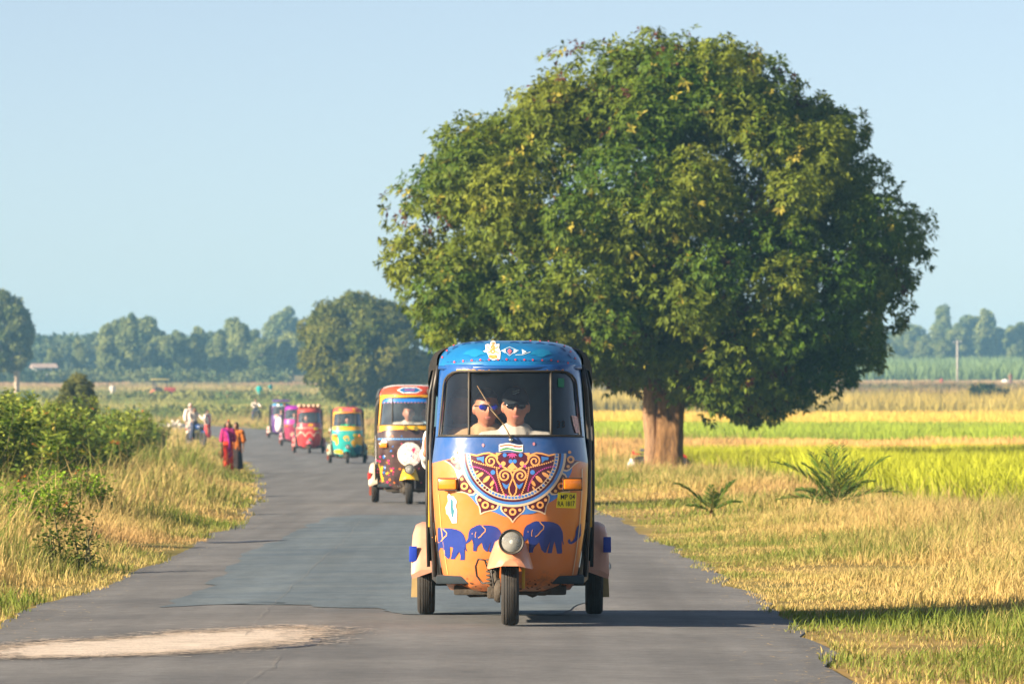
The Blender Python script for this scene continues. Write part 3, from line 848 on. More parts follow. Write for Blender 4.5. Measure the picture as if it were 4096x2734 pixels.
crown_tree('mango_tree', (x2, d2, g2), o2, 5.0, 110, 1.25, 90, 0.42, 0.17, 6, far_col((0.06, 0.095, 0.012), (0.19, 0.18, 0.024)),
           {'h': 2.0, 'r': 0.4, 'center': (0.2, 5.2), 'lean': -0.4}, 'dark olive round tree behind the yellow rickshaw at the bend', 'tree', 111, BARK, 0.4, 0.3, None, limbs=14)
# leftmost tall tree with a pale trunk
d3 = 610.0; x3 = (38 - 1174.5) * d3 / 13050; g3 = float(GZ(x3, d3))
o3 = [((px - 1174.5) * d3 / 13050 - x3, CAM_H - (py - 955) * d3 / 13050 - g3) for px, py in [(-70, 780), (-60, 700), (-20, 660), (20, 668), (45, 695), (58, 730), (62, 790), (60, 830), (40, 850), (0, 850), (-50, 845)]]
crown_tree('tall_tree', (x3, d3, g3), o3, 2.6, 60, 0.75, 80, 0.5, 0.2, 6, far_col((0.07, 0.115, 0.03), (0.25, 0.25, 0.075)),
           {'h': 2.9, 'r': 0.24, 'center': (-0.3, 7)}, 'tall feathery tree with a pale bare trunk at the frame edge', 'tree', 121, BARK_PALE, 0.5, 0.2, None, limbs=12)
# dark small tree behind the thicket
d4 = 205.0; x4 = (177 - 1174.5) * d4 / 13050; g4 = float(GZ(x4, d4))
crown_tree('small_tree', (x4, d4, g4), dome(0.66, 2.3, 0.75, 16, 4), 0.6, 60, 0.22, 60, 0.13, 0.045, 6, far_col((0.08, 0.105, 0.022), (0.18, 0.175, 0.042)),
           {'h': 1.2, 'r': 0.06, 'center': (0, 1.7)}, 'small dark rounded tree rising behind the green thicket', 'tree', 131, BARK, 0.3, 0.3, None, limbs=10)

# ---- far tree lines: a few shapes, each tree its own object
def far_shape(kind, seed):
    r = np.random.default_rng(seed); rp = random.Random(seed)
    if kind == 'tall':
        H = rp.uniform(12, 15); w = rp.uniform(1.7, 2.5); n = 26
        C = []; R = []
        for i in range(n):
            t = i / (n - 1); z = H * (0.22 + 0.76 * t); wd = w * max(0.42, math.sin(PI * min(1, 0.22 + 0.72 * t)) ** 0.6)
            a = rp.uniform(0, 6.3); q = rp.uniform(0.2, 1.0)
            C.append((wd * q * math.cos(a), wd * q * math.sin(a), z)); R.append((wd * 0.55 + 0.4) * rp.uniform(0.6, 1.2))
    else:
        H = rp.uniform(9, 12); w = rp.uniform(3.0, 4.6); n = 34
        D = even_dirs(n, r, 0.2); C = []; R = []
        for d in D:
            C.append((w * d[0] * 0.72, w * d[1] * 0.72, H * 0.58 + H * 0.34 * d[2] * rp.uniform(0.8, 1.15))); R.append(rp.uniform(0.6, 1.5))
    C = np.array(C); R = np.array(R); per = 90
    idx = np.repeat(np.arange(len(C)), per); dirs = sphere_pts(len(idx), r)
    P = C[idx] + dirs * (R[idx] * r.uniform(0.6, 1.0, len(idx)))[:, None] * np.array([1, 1, 1.25 if kind == 'tall' else 0.9])
    lob = r.uniform(0, 1, len(C))
    col = mixcol((0.08, 0.125, 0.04), (0.27, 0.29, 0.09), 0.6 * lob[idx] + 0.4 * r.uniform(0, 1, len(idx)))
    V, F, Cc = rosettes(P, unit(dirs + np.array([0, 0, 0.3])), 0.55, 0.27, 5, col, 0.7 if kind == 'tall' else 0.3, r)
    crown = npmesh('crown', V, F, Cc); crown.materials.append(FAR_LEAF)
    mb = MB(); pts, rr2 = limb((0, 0, -0.5), (rp.uniform(-.3, .3), 0, H * 0.75), 0, 0.22, 0.07, 6, seed, 0.05); mb.tube(pts, rr2, 8)
    for q in range(5):
        t = rp.randint(2, 5); e = Vector(C[rp.randrange(len(C))]); p2, r2 = limb(pts[t], e, 0.05, rr2[t] * 0.6, 0.03, 4, q); mb.tube(p2, r2, 6)
    trunk = mb.mesh('trunk'); trunk.materials.append(BARK_PALE)
    return crown, trunk, H
SH = {'tall': [far_shape('tall', 200 + i) for i in range(4)], 'round': [far_shape('round', 220 + i) for i in range(4)]}
ORD = ['first', 'second', 'third', 'fourth', 'fifth', 'sixth', 'seventh', 'eighth', 'ninth', 'tenth', 'eleventh', 'twelfth', 'thirteenth', 'fourteenth', 'fifteenth', 'sixteenth', 'seventeenth', 'eighteenth', 'nineteenth', 'twentieth', 'twenty-first', 'twenty-second', 'twenty-third', 'twenty-fourth', 'twenty-fifth', 'twenty-sixth', 'twenty-seventh', 'twenty-eighth', 'twenty-ninth', 'thirtieth']
def far_tree(px, topy, d, kind, i, label, group):
    crown, trunk, H = SH[kind][i % 4]
    x = (px - 1174.5) * d / 13050; g = float(GZ(x, d)); top = CAM_H - (topy - 955) * d / 13050
    s = (top - g) / (H * (1.0 if kind == 'tall' else 0.98))
    r = random.Random(i * 13 + int(px))
    o = empty('eucalyptus_tree' if kind == 'tall' else 'broadleaf_tree', (x, d, g), r.uniform(0, 6.28), label, 'tree', group)
    o.scale = (s * r.uniform(0.9, 1.2),) * 2 + (s,)
    for nm, me in (('crown', crown), ('trunk', trunk)):
        c = bpy.data.objects.new(nm, me); COL.objects.link(c); c.parent = o
left = [(-30, 690, 'round'), (5, 760, 'round'), (62, 765, 'round'), (88, 790, 'round'), (122, 800, 'round'), (150, 790, 'tall'), (180, 775, 'tall'), (215, 765, 'tall'), (245, 745, 'tall'), (272, 738, 'tall'), (300, 722, 'tall'), (325, 728, 'round'), (352, 758, 'tall'), (378, 768, 'round'), (405, 760, 'tall'), (430, 775, 'round'), (455, 752, 'tall'), (480, 765, 'tall'), (505, 758, 'tall'), (530, 735, 'tall'), (552, 742, 'tall'), (578, 762, 'tall'), (600, 775, 'round'), (625, 780, 'tall'), (648, 705, 'round'), (672, 760, 'round'), (700, 770, 'tall'), (735, 760, 'tall')]
for i, (px, ty, kd) in enumerate(left):
    d = 830 + (i * 37 % 90) + (130 if ty in (705, 790, 765) else 0)
    far_tree(px, ty, d, kd, i, '%s tree from the left in the hazy far left treeline' % ORD[i], 'far treeline on the left')
right = [(1965, 790, 'round'), (2010, 800, 'round'), (2050, 785, 'round'), (2090, 745, 'round'), (2128, 770, 'round'), (2160, 708, 'tall'), (2195, 745, 'round'), (2235, 725, 'round'), (2262, 712, 'tall'), (2300, 750, 'round'), (2335, 738, 'round'), (2375, 725, 'tall'), (2410, 760, 'round')]
for i, (px, ty, kd) in enumerate(right):
    d = 1105 + (i * 53 % 100)
    far_tree(px, ty, d, kd, i + 40, '%s tree from the left in the hazy far right treeline' % ORD[i], 'far treeline on the right')
mid_r = [(2060, 812, 'round'), (2115, 800, 'round'), (2165, 775, 'round'), (2330, 790, 'round')]
for i, (px, ty, kd) in enumerate(mid_r):
    far_tree(px, ty, 1090, kd, i + 60, '%s of the low crowns standing before the far right treeline' % ORD[i], 'low trees before the far right treeline')

# far undergrowth and woods that read as one mass
def mass(name, boxes, n, L, W, c1, c2, seed, label, cat):
    r = np.random.default_rng(seed); Ps = []
    for x0, x1, y0, y1, h in boxes:
        m_ = int(n * (x1 - x0)); x = r.uniform(x0, x1, m_); y = r.uniform(y0, y1, m_)
        hh = h * (0.6 + 0.3 * gn1(x * 0.7, y * 0.3) * 0.6 + 0.25 * gn2(x * 0.35, y * .2))
        hh = np.clip(hh, 0.15 * h, 0.72 * h)
        Ps.append(np.stack([x, y, GZ(x, y) + hh * r.uniform(0, 1, m_) ** 0.6], 1))
    P = np.concatenate(Ps); Nr = unit(r.normal(0, 1, P.shape) + np.array([0, -0.3, 0.5]))
    col = mixcol(c1, c2, 0.5 + 0.3 * gn2(P[:, 0] * .4, P[:, 2] * .6) + r.uniform(-.4, .4, len(P)))
    V, F, C = rosettes(P, Nr, L, W, 4, col, 0.3, r)
    o = link(name, npmesh(name, V, F, C), FAR_LEAF); tag(o, label, cat, kind='stuff')
mass('far_undergrowth', [(-95, -32, 800, 828, 2.6)], 60, 0.7, 0.35, (0.05, 0.08, 0.03), (0.14, 0.16, 0.06), 71, 'low hazy bushes along the foot of the far left treeline', 'undergrowth')
mass('far_woodland', [(-130, -20, 960, 1060, 9.0), (55, 130, 1190, 1260, 11.0)], 90, 1.1, 0.6, (0.04, 0.07, 0.03), (0.11, 0.13, 0.05), 72, 'blue hazy woodland closing the view behind the treelines', 'woodland')
mass('far_undergrowth', [(58, 112, 1092, 1104, 2.2)], 50, 0.7, 0.35, (0.05, 0.08, 0.03), (0.13, 0.15, 0.05), 73, 'low hazy bushes along the foot of the far right treeline', 'undergrowth')
mass('field_scrub', [(-40, -4, 430, 470, 1.1), (-52, -8, 545, 565, 1.6)], 45, 0.45, 0.22, (0.07, 0.11, 0.03), (0.22, 0.22, 0.06), 74, 'patchy green scrub scattered over the meadow beyond the bend', 'scrub')
mass('field_scrub', [(10, 50, 555, 570, 1.4), (30, 70, 640, 660, 1.4)], 40, 0.45, 0.22, (0.10, 0.09, 0.04), (0.20, 0.16, 0.07), 75, 'brown scrub line across the far right fields', 'scrub')

# ---- thicket of tall leafy shrubs left of the road
def thicket(name, spots, label, cat, c1, c2, seed, L=0.15, W=0.075, kind=None, dens=1.0, flowers=0.006):
    r = np.random.default_rng(seed); Ps = []; Ns = []; stems = MB(); T = []
    for (x, y, h, w) in spots:
        g = float(GZ(x, y)); ns = max(5, int(34 * w * dens))
        for _ in range(ns):
            a = r.uniform(0, 2 * PI); q = w * math.sqrt(r.uniform(0, 1)); bx, by = x + q * 0.6 * math.cos(a), y + q * 0.6 * math.sin(a) * 1.4
            hh = h * r.uniform(0.55, 1.1); tx, ty = bx + r.normal(0, 0.10) * hh + 0.25 * q * math.cos(a), by + r.normal(0, 0.12) * hh
            n = max(4, int(hh * 24)); t = np.linspace(0.12, 1, n)
            px_ = bx + (tx - bx) * t ** 1.3; py_ = by + (ty - by) * t ** 1.3
            Ps.append(np.stack([px_, py_, g + hh * t], 1) + r.normal(0, 0.03, (n, 3)))
            Ns.append(np.tile([[0.15 * math.cos(a), 0.15 * math.sin(a), 1.0]], (n, 1)) + r.normal(0, 0.3, (n, 3))); T.append(t)
            if r.uniform() < 0.5: stems.tube([(bx, by, g - 0.05), (bx * .6 + tx * .4, by * .6 + ty * .4, g + hh * .5), (tx, ty, g + hh * 0.95)], [0.012, 0.009, 0.004], 4, False)
    P = np.concatenate(Ps); Nr = unit(np.concatenate(Ns)); t = np.concatenate(T)
    col = mixcol(c1, c2, 0.25 + 0.2 * gn2(P[:, 0], P[:, 1]) + r.uniform(-.3, .45, len(P)))
    w = r.uniform(0, 1, len(P)); col[w < 0.03] = (0.33, 0.27, 0.05)
    col[w < flowers] = (0.55, 0.16, 0.03)
    V, F, C = rosettes(P, Nr, L, W, 4, col, 0.25, r)
    if kind == 'stuff':
        o = link(name, npmesh(name, V, F, C), LEAF); tag(o, label, cat, kind='stuff')
        s = stems.build('stems', mat('green_stem', (0.14, 0.13, 0.05), 0.8), o, auto=0)
    else:
        x, y, h, w = spots[0]
        root = empty(name, (0, 0, 0), 0, label, cat)
        cx_, cy_ = float(np.mean([q[0] for q in spots])), float(np.mean([q[1] for q in spots]))
        root.location = (cx_, cy_, float(GZ(cx_, cy_)))
        off = np.array([cx_, cy_, float(GZ(cx_, cy_))])
        link('foliage', npmesh('foliage', V - off, F, C), LEAF, root)
        stems.v = [(p[0] - off[0], p[1] - off[1], p[2] - off[2]) for p in stems.v]
        stems.build('stems', mat('green_stem', (0.14, 0.13, 0.05), 0.8), root, auto=0)
rr0 = random.Random(77); spots = []
for i in range(60):
    y = 74 + 62 * rr0.random(); u = (y - 74) / 62
    xr = np.interp(y, [74, 90, 110, 136], [-6.3, -6.9, -7.6, -8.5])
    x = xr - 5.0 * rr0.random() ** 0.9
    h = (1.52 - 0.12 * u) * rr0.uniform(0.8, 1.15) * min(1, 0.72 + 0.2 * (xr - x))
    spots.append((x, y, h, 0.8))
for i in range(16):
    y = 136 + 60 * rr0.random(); x = np.interp(y, [136, 196], [-9.2, -12.3]) - 4.2 * rr0.random()
    spots.append((x, y, rr0.uniform(0.9, 1.35), 0.9))
thicket('shrub_thicket', spots, 'dense green leafy thicket along the left side of the verge', 'thicket', (0.10, 0.17, 0.018), (0.38, 0.42, 0.065), 81, 0.115, 0.050, 'stuff', 1.7)
def at(px, py, d): return ((px - 1174.5) * d / 13050, d)
for (px, d, h, w, lab, nm) in [(150, 66, 0.62, 0.42, 'bright green bush with orange flowers at the thicket foot', 'flowering_bush'), (60, 56, 0.50, 0.35, 'bright green low bush at the frame edge in the golden grass', 'low_bush')]:
    x = (px - 1174.5) * d / 13050
    thicket(nm, [(x, d, h, w), (x + 0.25, d + 0.3, h * 0.8, w * 0.8)], lab, 'bush', (0.12, 0.24, 0.015), (0.30, 0.42, 0.03), 90 + int(px), 0.065, 0.030, None, 3.0, 0.012)
# twiggy small bush in the near left grass
x, d = at(155, 0, 47.5)
thicket('twiggy_bush', [(x, d, 0.44, 0.26), (x + .16, d, .38, .2), (x - .15, d, .34, .2)], 'small dark twiggy bush standing in the near golden grass', 'bush', (0.04, 0.07, 0.012), (0.11, 0.15, 0.02), 99, 0.05, 0.024, None, 1.3, 0.0)
x, d = at(2255, 0, 520)
thicket('field_bush', [(x, d, 2.1, 1.3), (x + 1.2, d, 1.7, 1.0)], 'lone dark bush among the tall reeds in the right fields', 'bush', (0.05, 0.08, 0.02), (0.14, 0.15, 0.03), 98, 0.3, 0.15, None, 2.2, 0.0)

# ---- wild date palms on the right verge
def palm(name, loc, fronds, label, seed):
    r = random.Random(seed); root = empty(name, loc, 0, label, 'palm', None, 1.12)
    pm = PALM_M
    for (az, elev, L, bend) in fronds:
        n = 20; p = Vector((0, 0, 0.05)); e = elev; pts = []; ds = []
        for i in range(n + 1):
            d = Vector((math.cos(az) * math.cos(e), math.sin(az) * math.cos(e), math.sin(e)))
            pts.append(p.copy()); ds.append(d); p = p + d * (L / n); e -= bend / n * (0.3 + 1.4 * i / n)
        V = []; F = []; C = []
        def tri(a, b, c, col):
            k = len(V); V.extend([a, b, c]); F.append((k, k + 1, k + 2)); C.extend([col] * 3)
        rc = (0.26, 0.24, 0.06)
        for i in range(n):
            s = ds[i].cross(Vector((0, 0, 1))).normalized() * 0.011 * (1 - i / n * 0.8)
            u = Vector((0, 0, 0.01))
            for q in ((-1, 1), (1, -1)):
                tri(pts[i] - s, pts[i] + s, pts[i + 1] + u * q[0] * 0, rc); tri(pts[i] + s + u, pts[i] - s + u, pts[i + 1] + u, rc)
        for i in range(3, n + 1):
            t = i / n
            for sd in (-1, 1):
                for w in range(1):
                    side = ds[i].cross(Vector((0, 0, 1))).normalized() * sd
                    nrm = side.cross(ds[i]).normalized() * (1 if sd > 0 else 1)
                    lift = r.uniform(0.1, 0.85)
                    dr = (side * 1.0 + ds[i] * (0.45 + 0.7 * t) + Vector((0, 0, lift))).normalized()
                    LL = L * 0.32 * math.sin(PI * min(1, 0.18 + 0.80 * t)) * r.uniform(0.8, 1.15) + 0.04
                    b = pts[i] + ds[i] * (w * L / n / 2); wv = dr.cross(Vector((r.uniform(-.4, .4), r.uniform(-.4, .4), 1))).normalized() * 0.0105
                    g = r.uniform(0.75, 1.25); col = (0.105 * g, 0.185 * g, 0.03 * g) if r.random() > 0.12 else (0.22 * g, 0.22 * g, 0.05 * g)
                    m_ = b + dr * LL * 0.4; tp = b + dr * LL - Vector((0, 0, 0.03))
                    tri(b, m_ + wv, tp, col); tri(b, tp, m_ - wv, col)
        me = npmesh('frond', np.array([tuple(v) for v in V]), np.array(F), np.array(C)); link('frond', me, pm, root)
    q = max(f[2] for f in fronds); mb = MB(); mb.lathe([(0.09 * q, -0.15), (0.10 * q * q, 0.0), (0.08 * q * q, 0.08 * q), (0.03 * q, 0.14 * q)], n=10); mb.build('stem', BARK, root, auto=0)
PALM_M = leafmat('palm_leaf', 0.25, 0.45, 0.3)
d = 76.0; x = (1915 - 1174.5) * d / 13050; g = float(GZ(x, d))
D = math.radians
palm('date_palm', (x, d, g), [(D(176), D(50), 0.92, 0.72), (D(5), D(52), 0.90, 0.50), (D(130), D(66), 0.80, 0.5), (D(75), D(70), 0.85, 0.45), (D(100), D(80), 0.78, 0.35), (D(250), D(76), 0.74, 0.45), (D(195), D(18), 0.72, 0.55), (D(-14), D(25), 0.85, 0.75), (D(160), D(62), 0.66, 0.5), (D(30), D(66), 0.70, 0.5), (D(-40), D(8), 0.62, 0.4), (D(215), D(30), 0.6, 0.5), (D(290), D(55), 0.62, 0.6), (D(335), D(48), 0.6, 0.8), (D(140), D(30), 0.6, 0.6), (D(60), D(35), 0.6, 0.6), (D(240), D(10), 0.5, 0.3)], 'large bushy date palm at the edge of the bright rice field', 3)
d = 72.0; x = (1632 - 1174.5) * d / 13050; g = float(GZ(x, d))
palm('date_palm', (x, d, g), [(D(174), D(48), 0.52, 0.45), (D(20), D(58), 0.46, 0.3), (D(-10), D(30), 0.36, 0.5), (D(90), D(70), 0.34, 0.3), (D(200), D(22), 0.30, 0.3), (D(280), D(60), 0.3, 0.4)], 'small sparse date palm in the straw grass right of the road', 8)
# ------------------------------------------------------------------ auto rickshaws
# local frame: origin on the road under the front wheel, x to the picture's right, y backwards, z up
U = 1.0 / 373.0
def q0(px, py): return ((px - 1169) * U, (1433 - py) * U)
def q1(px, py): return q0((1600 + px * .4337) / 1.7437, (1320 + py * .4337) / 1.7437)
def q2(px, py): return q0((1600 + px * .3890) / 1.7437, (1950 + py * .3890) / 1.7437)
def qm(px, py): return q0((1750 + px * .27671) / 1.7437, (1780 + py * .27671) / 1.7437)

_wz = [0.20, 0.235, 0.28, 0.42, 0.60, 0.80, 1.00, 1.16, 1.40, 1.62]
_ww = [0.375, 0.400, 0.418, 0.442, 0.467, 0.482, 0.486, 0.466, 0.452, 0.440]
_yz = [0.20, 0.235, 0.30, 0.45, 0.60, 0.90, 1.155, 1.40, 1.62]
_yy = [0.30, 0.245, 0.205, 0.150, 0.110, 0.085, 0.110, 0.195, 0.275]
BN, BD = 2.35, 0.40
def bw_(z): return float(np.interp(z, _wz, _ww))
def by_(z): return float(np.interp(z, _yz, _yy))
def FY(x, z):
    """front skin of the cab: y for a place x,z seen from the front"""
    u = min(abs(x) / bw_(z), 0.9995)
    return by_(z) + BD * (1 - (1 - u ** BN) ** (1 / BN))
def FN(x, z, e=0.004):
    return Vector(((FY(x + e, z) - FY(x - e, z)) / (2 * e), -1, (FY(x, z + e) - FY(x, z - e)) / (2 * e))).normalized()
HOOD_Z, HOOD_H, HOOD_W = 1.592, 0.165, 0.447
def HY(x, z):
    u = min(abs(x) / HOOD_W, 0.999); cap = HOOD_H * (1 - u ** 3.4) ** (1 / 3.4)
    t = math.asin(min(1, max(0, (z - HOOD_Z) / max(cap, 1e-4)))) / (PI / 2)
    return 0.255 + 0.36 * t ** 1.7 + 0.30 * u ** 2.4
def HN(x, z, e=0.003):
    n = Vector(((HY(x + e, z) - HY(x - e, z)) / (2 * e), -1, (HY(x, z + e) - HY(x, z - e)) / (2 * e)))
    return n.normalized()

class Decal:
    """flat paint or film laid on a curved skin"""
    def __init__(s, fy=FY, fn=FN): s.bm = bmesh.new(); s.fy = fy; s.fn = fn
    def poly(s, pts, step=0.03):
        bm = bmesh.new()
        vs = [bm.verts.new((x, 0, z)) for x, z in pts]; f = bm.faces.new(vs)
        bmesh.ops.triangulate(bm, faces=[f])
        for ax in (0, 2):
            k = 0 if ax == 0 else 1
            lo, hi = min(p[k] for p in pts), max(p[k] for p in pts); q = lo + step
            while q < hi - 1e-4:
                co = [0, 0, 0]; no = [0, 0, 0]; co[ax] = q; no[ax] = 1
                bmesh.ops.bisect_plane(bm, geom=bm.verts[:] + bm.edges[:] + bm.faces[:], plane_co=co, plane_no=no); q += step
        me = bpy.data.meshes.new('tmp'); bm.to_mesh(me); bm.free(); s.bm.from_mesh(me); bpy.data.meshes.remove(me); return s
    def disc(s, c, r, n=14, ry=None):
        ry = ry or r; return s.poly([(c[0] + r * math.cos(2 * PI * k / n), c[1] + ry * math.sin(2 * PI * k / n)) for k in range(n)])
    def strip(s, A, B):
        va = [s.bm.verts.new((x, 0, z)) for x, z in A]; vb = [s.bm.verts.new((x, 0, z)) for x, z in B]
        for i in range(len(A) - 1): s.bm.faces.new((va[i], va[i + 1], vb[i + 1], vb[i]))
        return s
    def ring(s, c, r0, r1, a0=0, a1=2 * PI, n=40):
        P = lambda r: [(c[0] + r * math.cos(a0 + (a1 - a0) * k / n), c[1] + r * math.sin(a0 + (a1 - a0) * k / n)) for k in range(n + 1)]
        return s.strip(P(r0), P(r1))
    def stroke(s, pts, w, taper=False):
        A = []; B = []; n = len(pts)
        for i, p in enumerate(pts):
            q = pts[min(i + 1, n - 1)]; o = pts[max(i - 1, 0)]; dx, dz = q[0] - o[0], q[1] - o[1]; L = math.hypot(dx, dz) or 1
            ww = w / 2 * ((1 - 0.8 * i / (n - 1)) if taper else 1)
            A.append((p[0] - dz / L * ww, p[1] + dx / L * ww)); B.append((p[0] + dz / L * ww, p[1] - dx / L * ww))
        return s.strip(A, B)
    def text(s, txt, c, size, aspect=1.0):
        cu = bpy.data.curves.new('txt', 'FONT'); cu.body = txt; cu.size = size; cu.align_x = 'CENTER'; cu.align_y = 'CENTER'; cu.resolution_u = 2; cu.offset = size * 0.012
        ob = bpy.data.objects.new('txt', cu); COL.objects.link(ob)
        me = bpy.data.meshes.new_from_object(ob); bm = bmesh.new(); bm.from_mesh(me)
        for v in bm.verts: v.co = Vector((c[0] + v.co.x * aspect, 0, c[1] + v.co.y))
        m2 = bpy.data.meshes.new('t2'); bm.to_mesh(m2); bm.free(); s.bm.from_mesh(m2)
        bpy.data.objects.remove(ob); bpy.data.curves.remove(cu); bpy.data.meshes.remove(me); bpy.data.meshes.remove(m2)
        return s
    def build(s, name, m, parent, lay=1, base=0.0012):
        for v in s.bm.verts:
            x, z = v.co.x, v.co.z; n = s.fn(x, z)
            v.co = Vector((x, s.fy(x, z), z)) + n * (base + 0.0009 * lay)
        bmesh.ops.recalc_face_normals(s.bm, faces=s.bm.faces[:])
        for f in s.bm.faces:
            if f.normal.y > 0: f.normal_flip()
        me = bpy.data.meshes.new(name); s.bm.to_mesh(me); s.bm.free()
        return link(name, me, m, parent, smooth=True)

def livery_mat(name, top, low, zb, k, rough=0.30, dirt=0.45):
    """two painted colours meeting on a curved line, glossy film with a little grime towards the floor edge"""
    m, nt, b = newmat(name); N = nt.nodes; L = nt.links
    tc = N.new('ShaderNodeTexCoord'); sx = N.new('ShaderNodeSeparateXYZ'); L.new(tc.outputs['Object'], sx.inputs[0])
    x2 = N.new('ShaderNodeMath'); x2.operation = 'MULTIPLY'; L.new(sx.outputs[0], x2.inputs[0]); L.new(sx.outputs[0], x2.inputs[1])
    kk = N.new('ShaderNodeMath'); kk.operation = 'MULTIPLY_ADD'; kk.inputs[1].default_value = k; L.new(x2.outputs[0], kk.inputs[0]); L.new(sx.outputs[2], kk.inputs[2])
    gt = N.new('ShaderNodeMath'); gt.operation = 'GREATER_THAN'; gt.inputs[1].default_value = zb; L.new(kk.outputs[0], gt.inputs[0])
    mx = N.new('ShaderNodeMix'); mx.data_type = 'RGBA'; L.new(gt.outputs[0], mx.inputs['Factor']); mx.inputs['A'].default_value = (*low, 1); mx.inputs['B'].default_value = (*top, 1)
    nz = N.new('ShaderNodeTexNoise'); nz.inputs['Scale'].default_value = 14; nz.inputs['Detail'].default_value = 8; nz.inputs['Roughness'].default_value = 0.75; L.new(tc.outputs['Object'], nz.inputs['Vector'])
    zr = N.new('ShaderNodeMapRange'); zr.inputs[1].default_value = 0.22; zr.inputs[2].default_value = 0.42; zr.inputs[3].default_value = 0.62; zr.inputs[4].default_value = 0.30; L.new(sx.outputs[2], zr.inputs[0])
    ad = N.new('ShaderNodeMath'); ad.operation = 'ADD'; L.new(nz.outputs['Fac'], ad.inputs[0]); L.new(zr.outputs[0], ad.inputs[1])
    st = N.new('ShaderNodeMapRange'); st.inputs[1].default_value = 1.0; st.inputs[2].default_value = 1.25; st.inputs[3].default_value = 0; st.inputs[4].default_value = dirt * 2; L.new(ad.outputs[0], st.inputs[0])
    m2 = N.new('ShaderNodeMix'); m2.data_type = 'RGBA'; L.new(st.outputs[0], m2.inputs['Factor']); L.new(mx.outputs['Result'], m2.inputs['A']); m2.inputs['B'].default_value = (0.10, 0.07, 0.045, 1)
    L.new(m2.outputs['Result'], b.inputs['Base Color'])
    nf = N.new('ShaderNodeTexNoise'); nf.inputs['Scale'].default_value = 3.5; nf.inputs['Detail'].default_value = 9; nf.inputs['Roughness'].default_value = 0.7; L.new(tc.outputs['Object'], nf.inputs['Vector'])
    fm = N.new('ShaderNodeMapRange'); fm.inputs[1].default_value = 0.35; fm.inputs[2].default_value = 0.75; fm.inputs[3].default_value = 0.0; fm.inputs[4].default_value = 0.22; L.new(nf.outputs['Fac'], fm.inputs[0])
    m3 = N.new('ShaderNodeMix'); m3.data_type = 'RGBA'; L.new(fm.outputs[0], m3.inputs['Factor']); L.new(m2.outputs['Result'], m3.inputs['A']); m3.inputs['B'].default_value = (0.42, 0.34, 0.27, 1); L.new(m3.outputs['Result'], b.inputs['Base Color'])
    n2 = N.new('ShaderNodeTexNoise'); n2.inputs['Scale'].default_value = 5; n2.inputs['Detail'].default_value = 3; L.new(tc.outputs['Object'], n2.inputs['Vector'])
    bp = N.new('ShaderNodeBump'); bp.inputs['Strength'].default_value = 0.25; bp.inputs['Distance'].default_value = 0.03; L.new(n2.outputs['Fac'], bp.inputs['Height']); L.new(bp.outputs[0], b.inputs['Normal'])
    setin(b, Roughness=rough, Coat_Weight=0.22, Coat_Roughness=0.12)
    return m

BLACK = mat('black_canvas', (0.018, 0.017, 0.016), 0.85, var=0.4, vscale=10, bump=0.5, bscale=25, spec=0.25)
FRAME = mat('black_paint', (0.02, 0.02, 0.02), 0.45, var=0.3, dirt=0.5, dirtcol=(0.12, 0.085, 0.05))
RUBBER = mat('tyre_rubber', (0.028, 0.025, 0.022), 0.85, var=0.3, dirt=0.6, dirtcol=(0.15, 0.115, 0.075))
GASKET = mat('window_gasket', (0.03, 0.027, 0.022), 0.6, var=0.3, dirt=0.5, dirtcol=(0.16, 0.12, 0.07))
CHROME = mat('chrome', (0.62, 0.6, 0.56), 0.22, 1.0, var=0.2)
MUDDY = mat('muddy_metal', (0.06, 0.048, 0.035), 0.85, var=0.5, bump=0.5)
INSIDE = mat('cab_lining', (0.022, 0.035, 0.045), 0.8, var=0.3)
SEATM = mat('seat_vinyl', (0.03, 0.035, 0.045), 0.5, var=0.3)
GLASS = glassmat('windscreen_glass', (0.96, 0.98, 1.0), 2.4, 0.02, 0.016, (0.36, 0.45, 0.50))
GLASS2 = glassmat('dusty_glass', (0.86, 0.93, 0.95), 5.0, 0.05, 0.10, (0.40, 0.50, 0.55))  # pale film paints sky reflection onto the following rickshaws' windscreens
LAMP_GLASS = glassmat('lamp_glass', (0.9, 0.92, 0.92), 1.5, 0.12, 0.30, (0.75, 0.75, 0.68))
AMBER = mat('amber_lens', (0.72, 0.20, 0.008), 0.25, var=0.15, coat=0.5)
PLATE_Y = mat('plate_yellow', (0.80, 0.66, 0.015), 0.45, var=0.08)
INK = mat('black_ink', (0.012, 0.012, 0.014), 0.5)
WHITE = mat('white_sticker', (0.80, 0.77, 0.72), 0.5, var=0.08)

def wheel(root, c, r, w, name='wheel'):
    we = bpy.data.objects.new(name, None); COL.objects.link(we); we.parent = root; we.location = c
    mb = MB(); h = w / 2
    mb.lathe([(r * .62, -h * .72), (r * .78, -h * .98), (r * .90, -h * .97), (r * .965, -h * .80), (r * .985, -h * .66), (r * .975, -h * .60), (r * .99, -h * .54), (r * .998, -h * .30), (r * .982, -h * .25), (r * .998, -h * .20), (r, h * 0.0 - .003), (r * .984, 0), (r, .003), (r * .998, h * .20), (r * .982, h * .25), (r * .998, h * .30), (r * .99, h * .54), (r * .975, h * .60), (r * .985, h * .66), (r * .965, h * .80), (r * .90, h * .97), (r * .78, h * .98), (r * .62, h * .72)], axis='X', n=36)
    mb.build('tyre', RUBBER, we)
    mb = MB(); mb.lathe([(0, -h * .2), (r * .25, -h * .35), (r * .3, -h * .2), (r * .55, -h * .3), (r * .63, -h * .72), (r * .63, h * .72), (r * .55, h * .3), (r * .3, h * .2), (r * .25, h * .4), (0, h * .4)], axis='X', n=24); mb.build('rim', MUDDY, we)
    return we

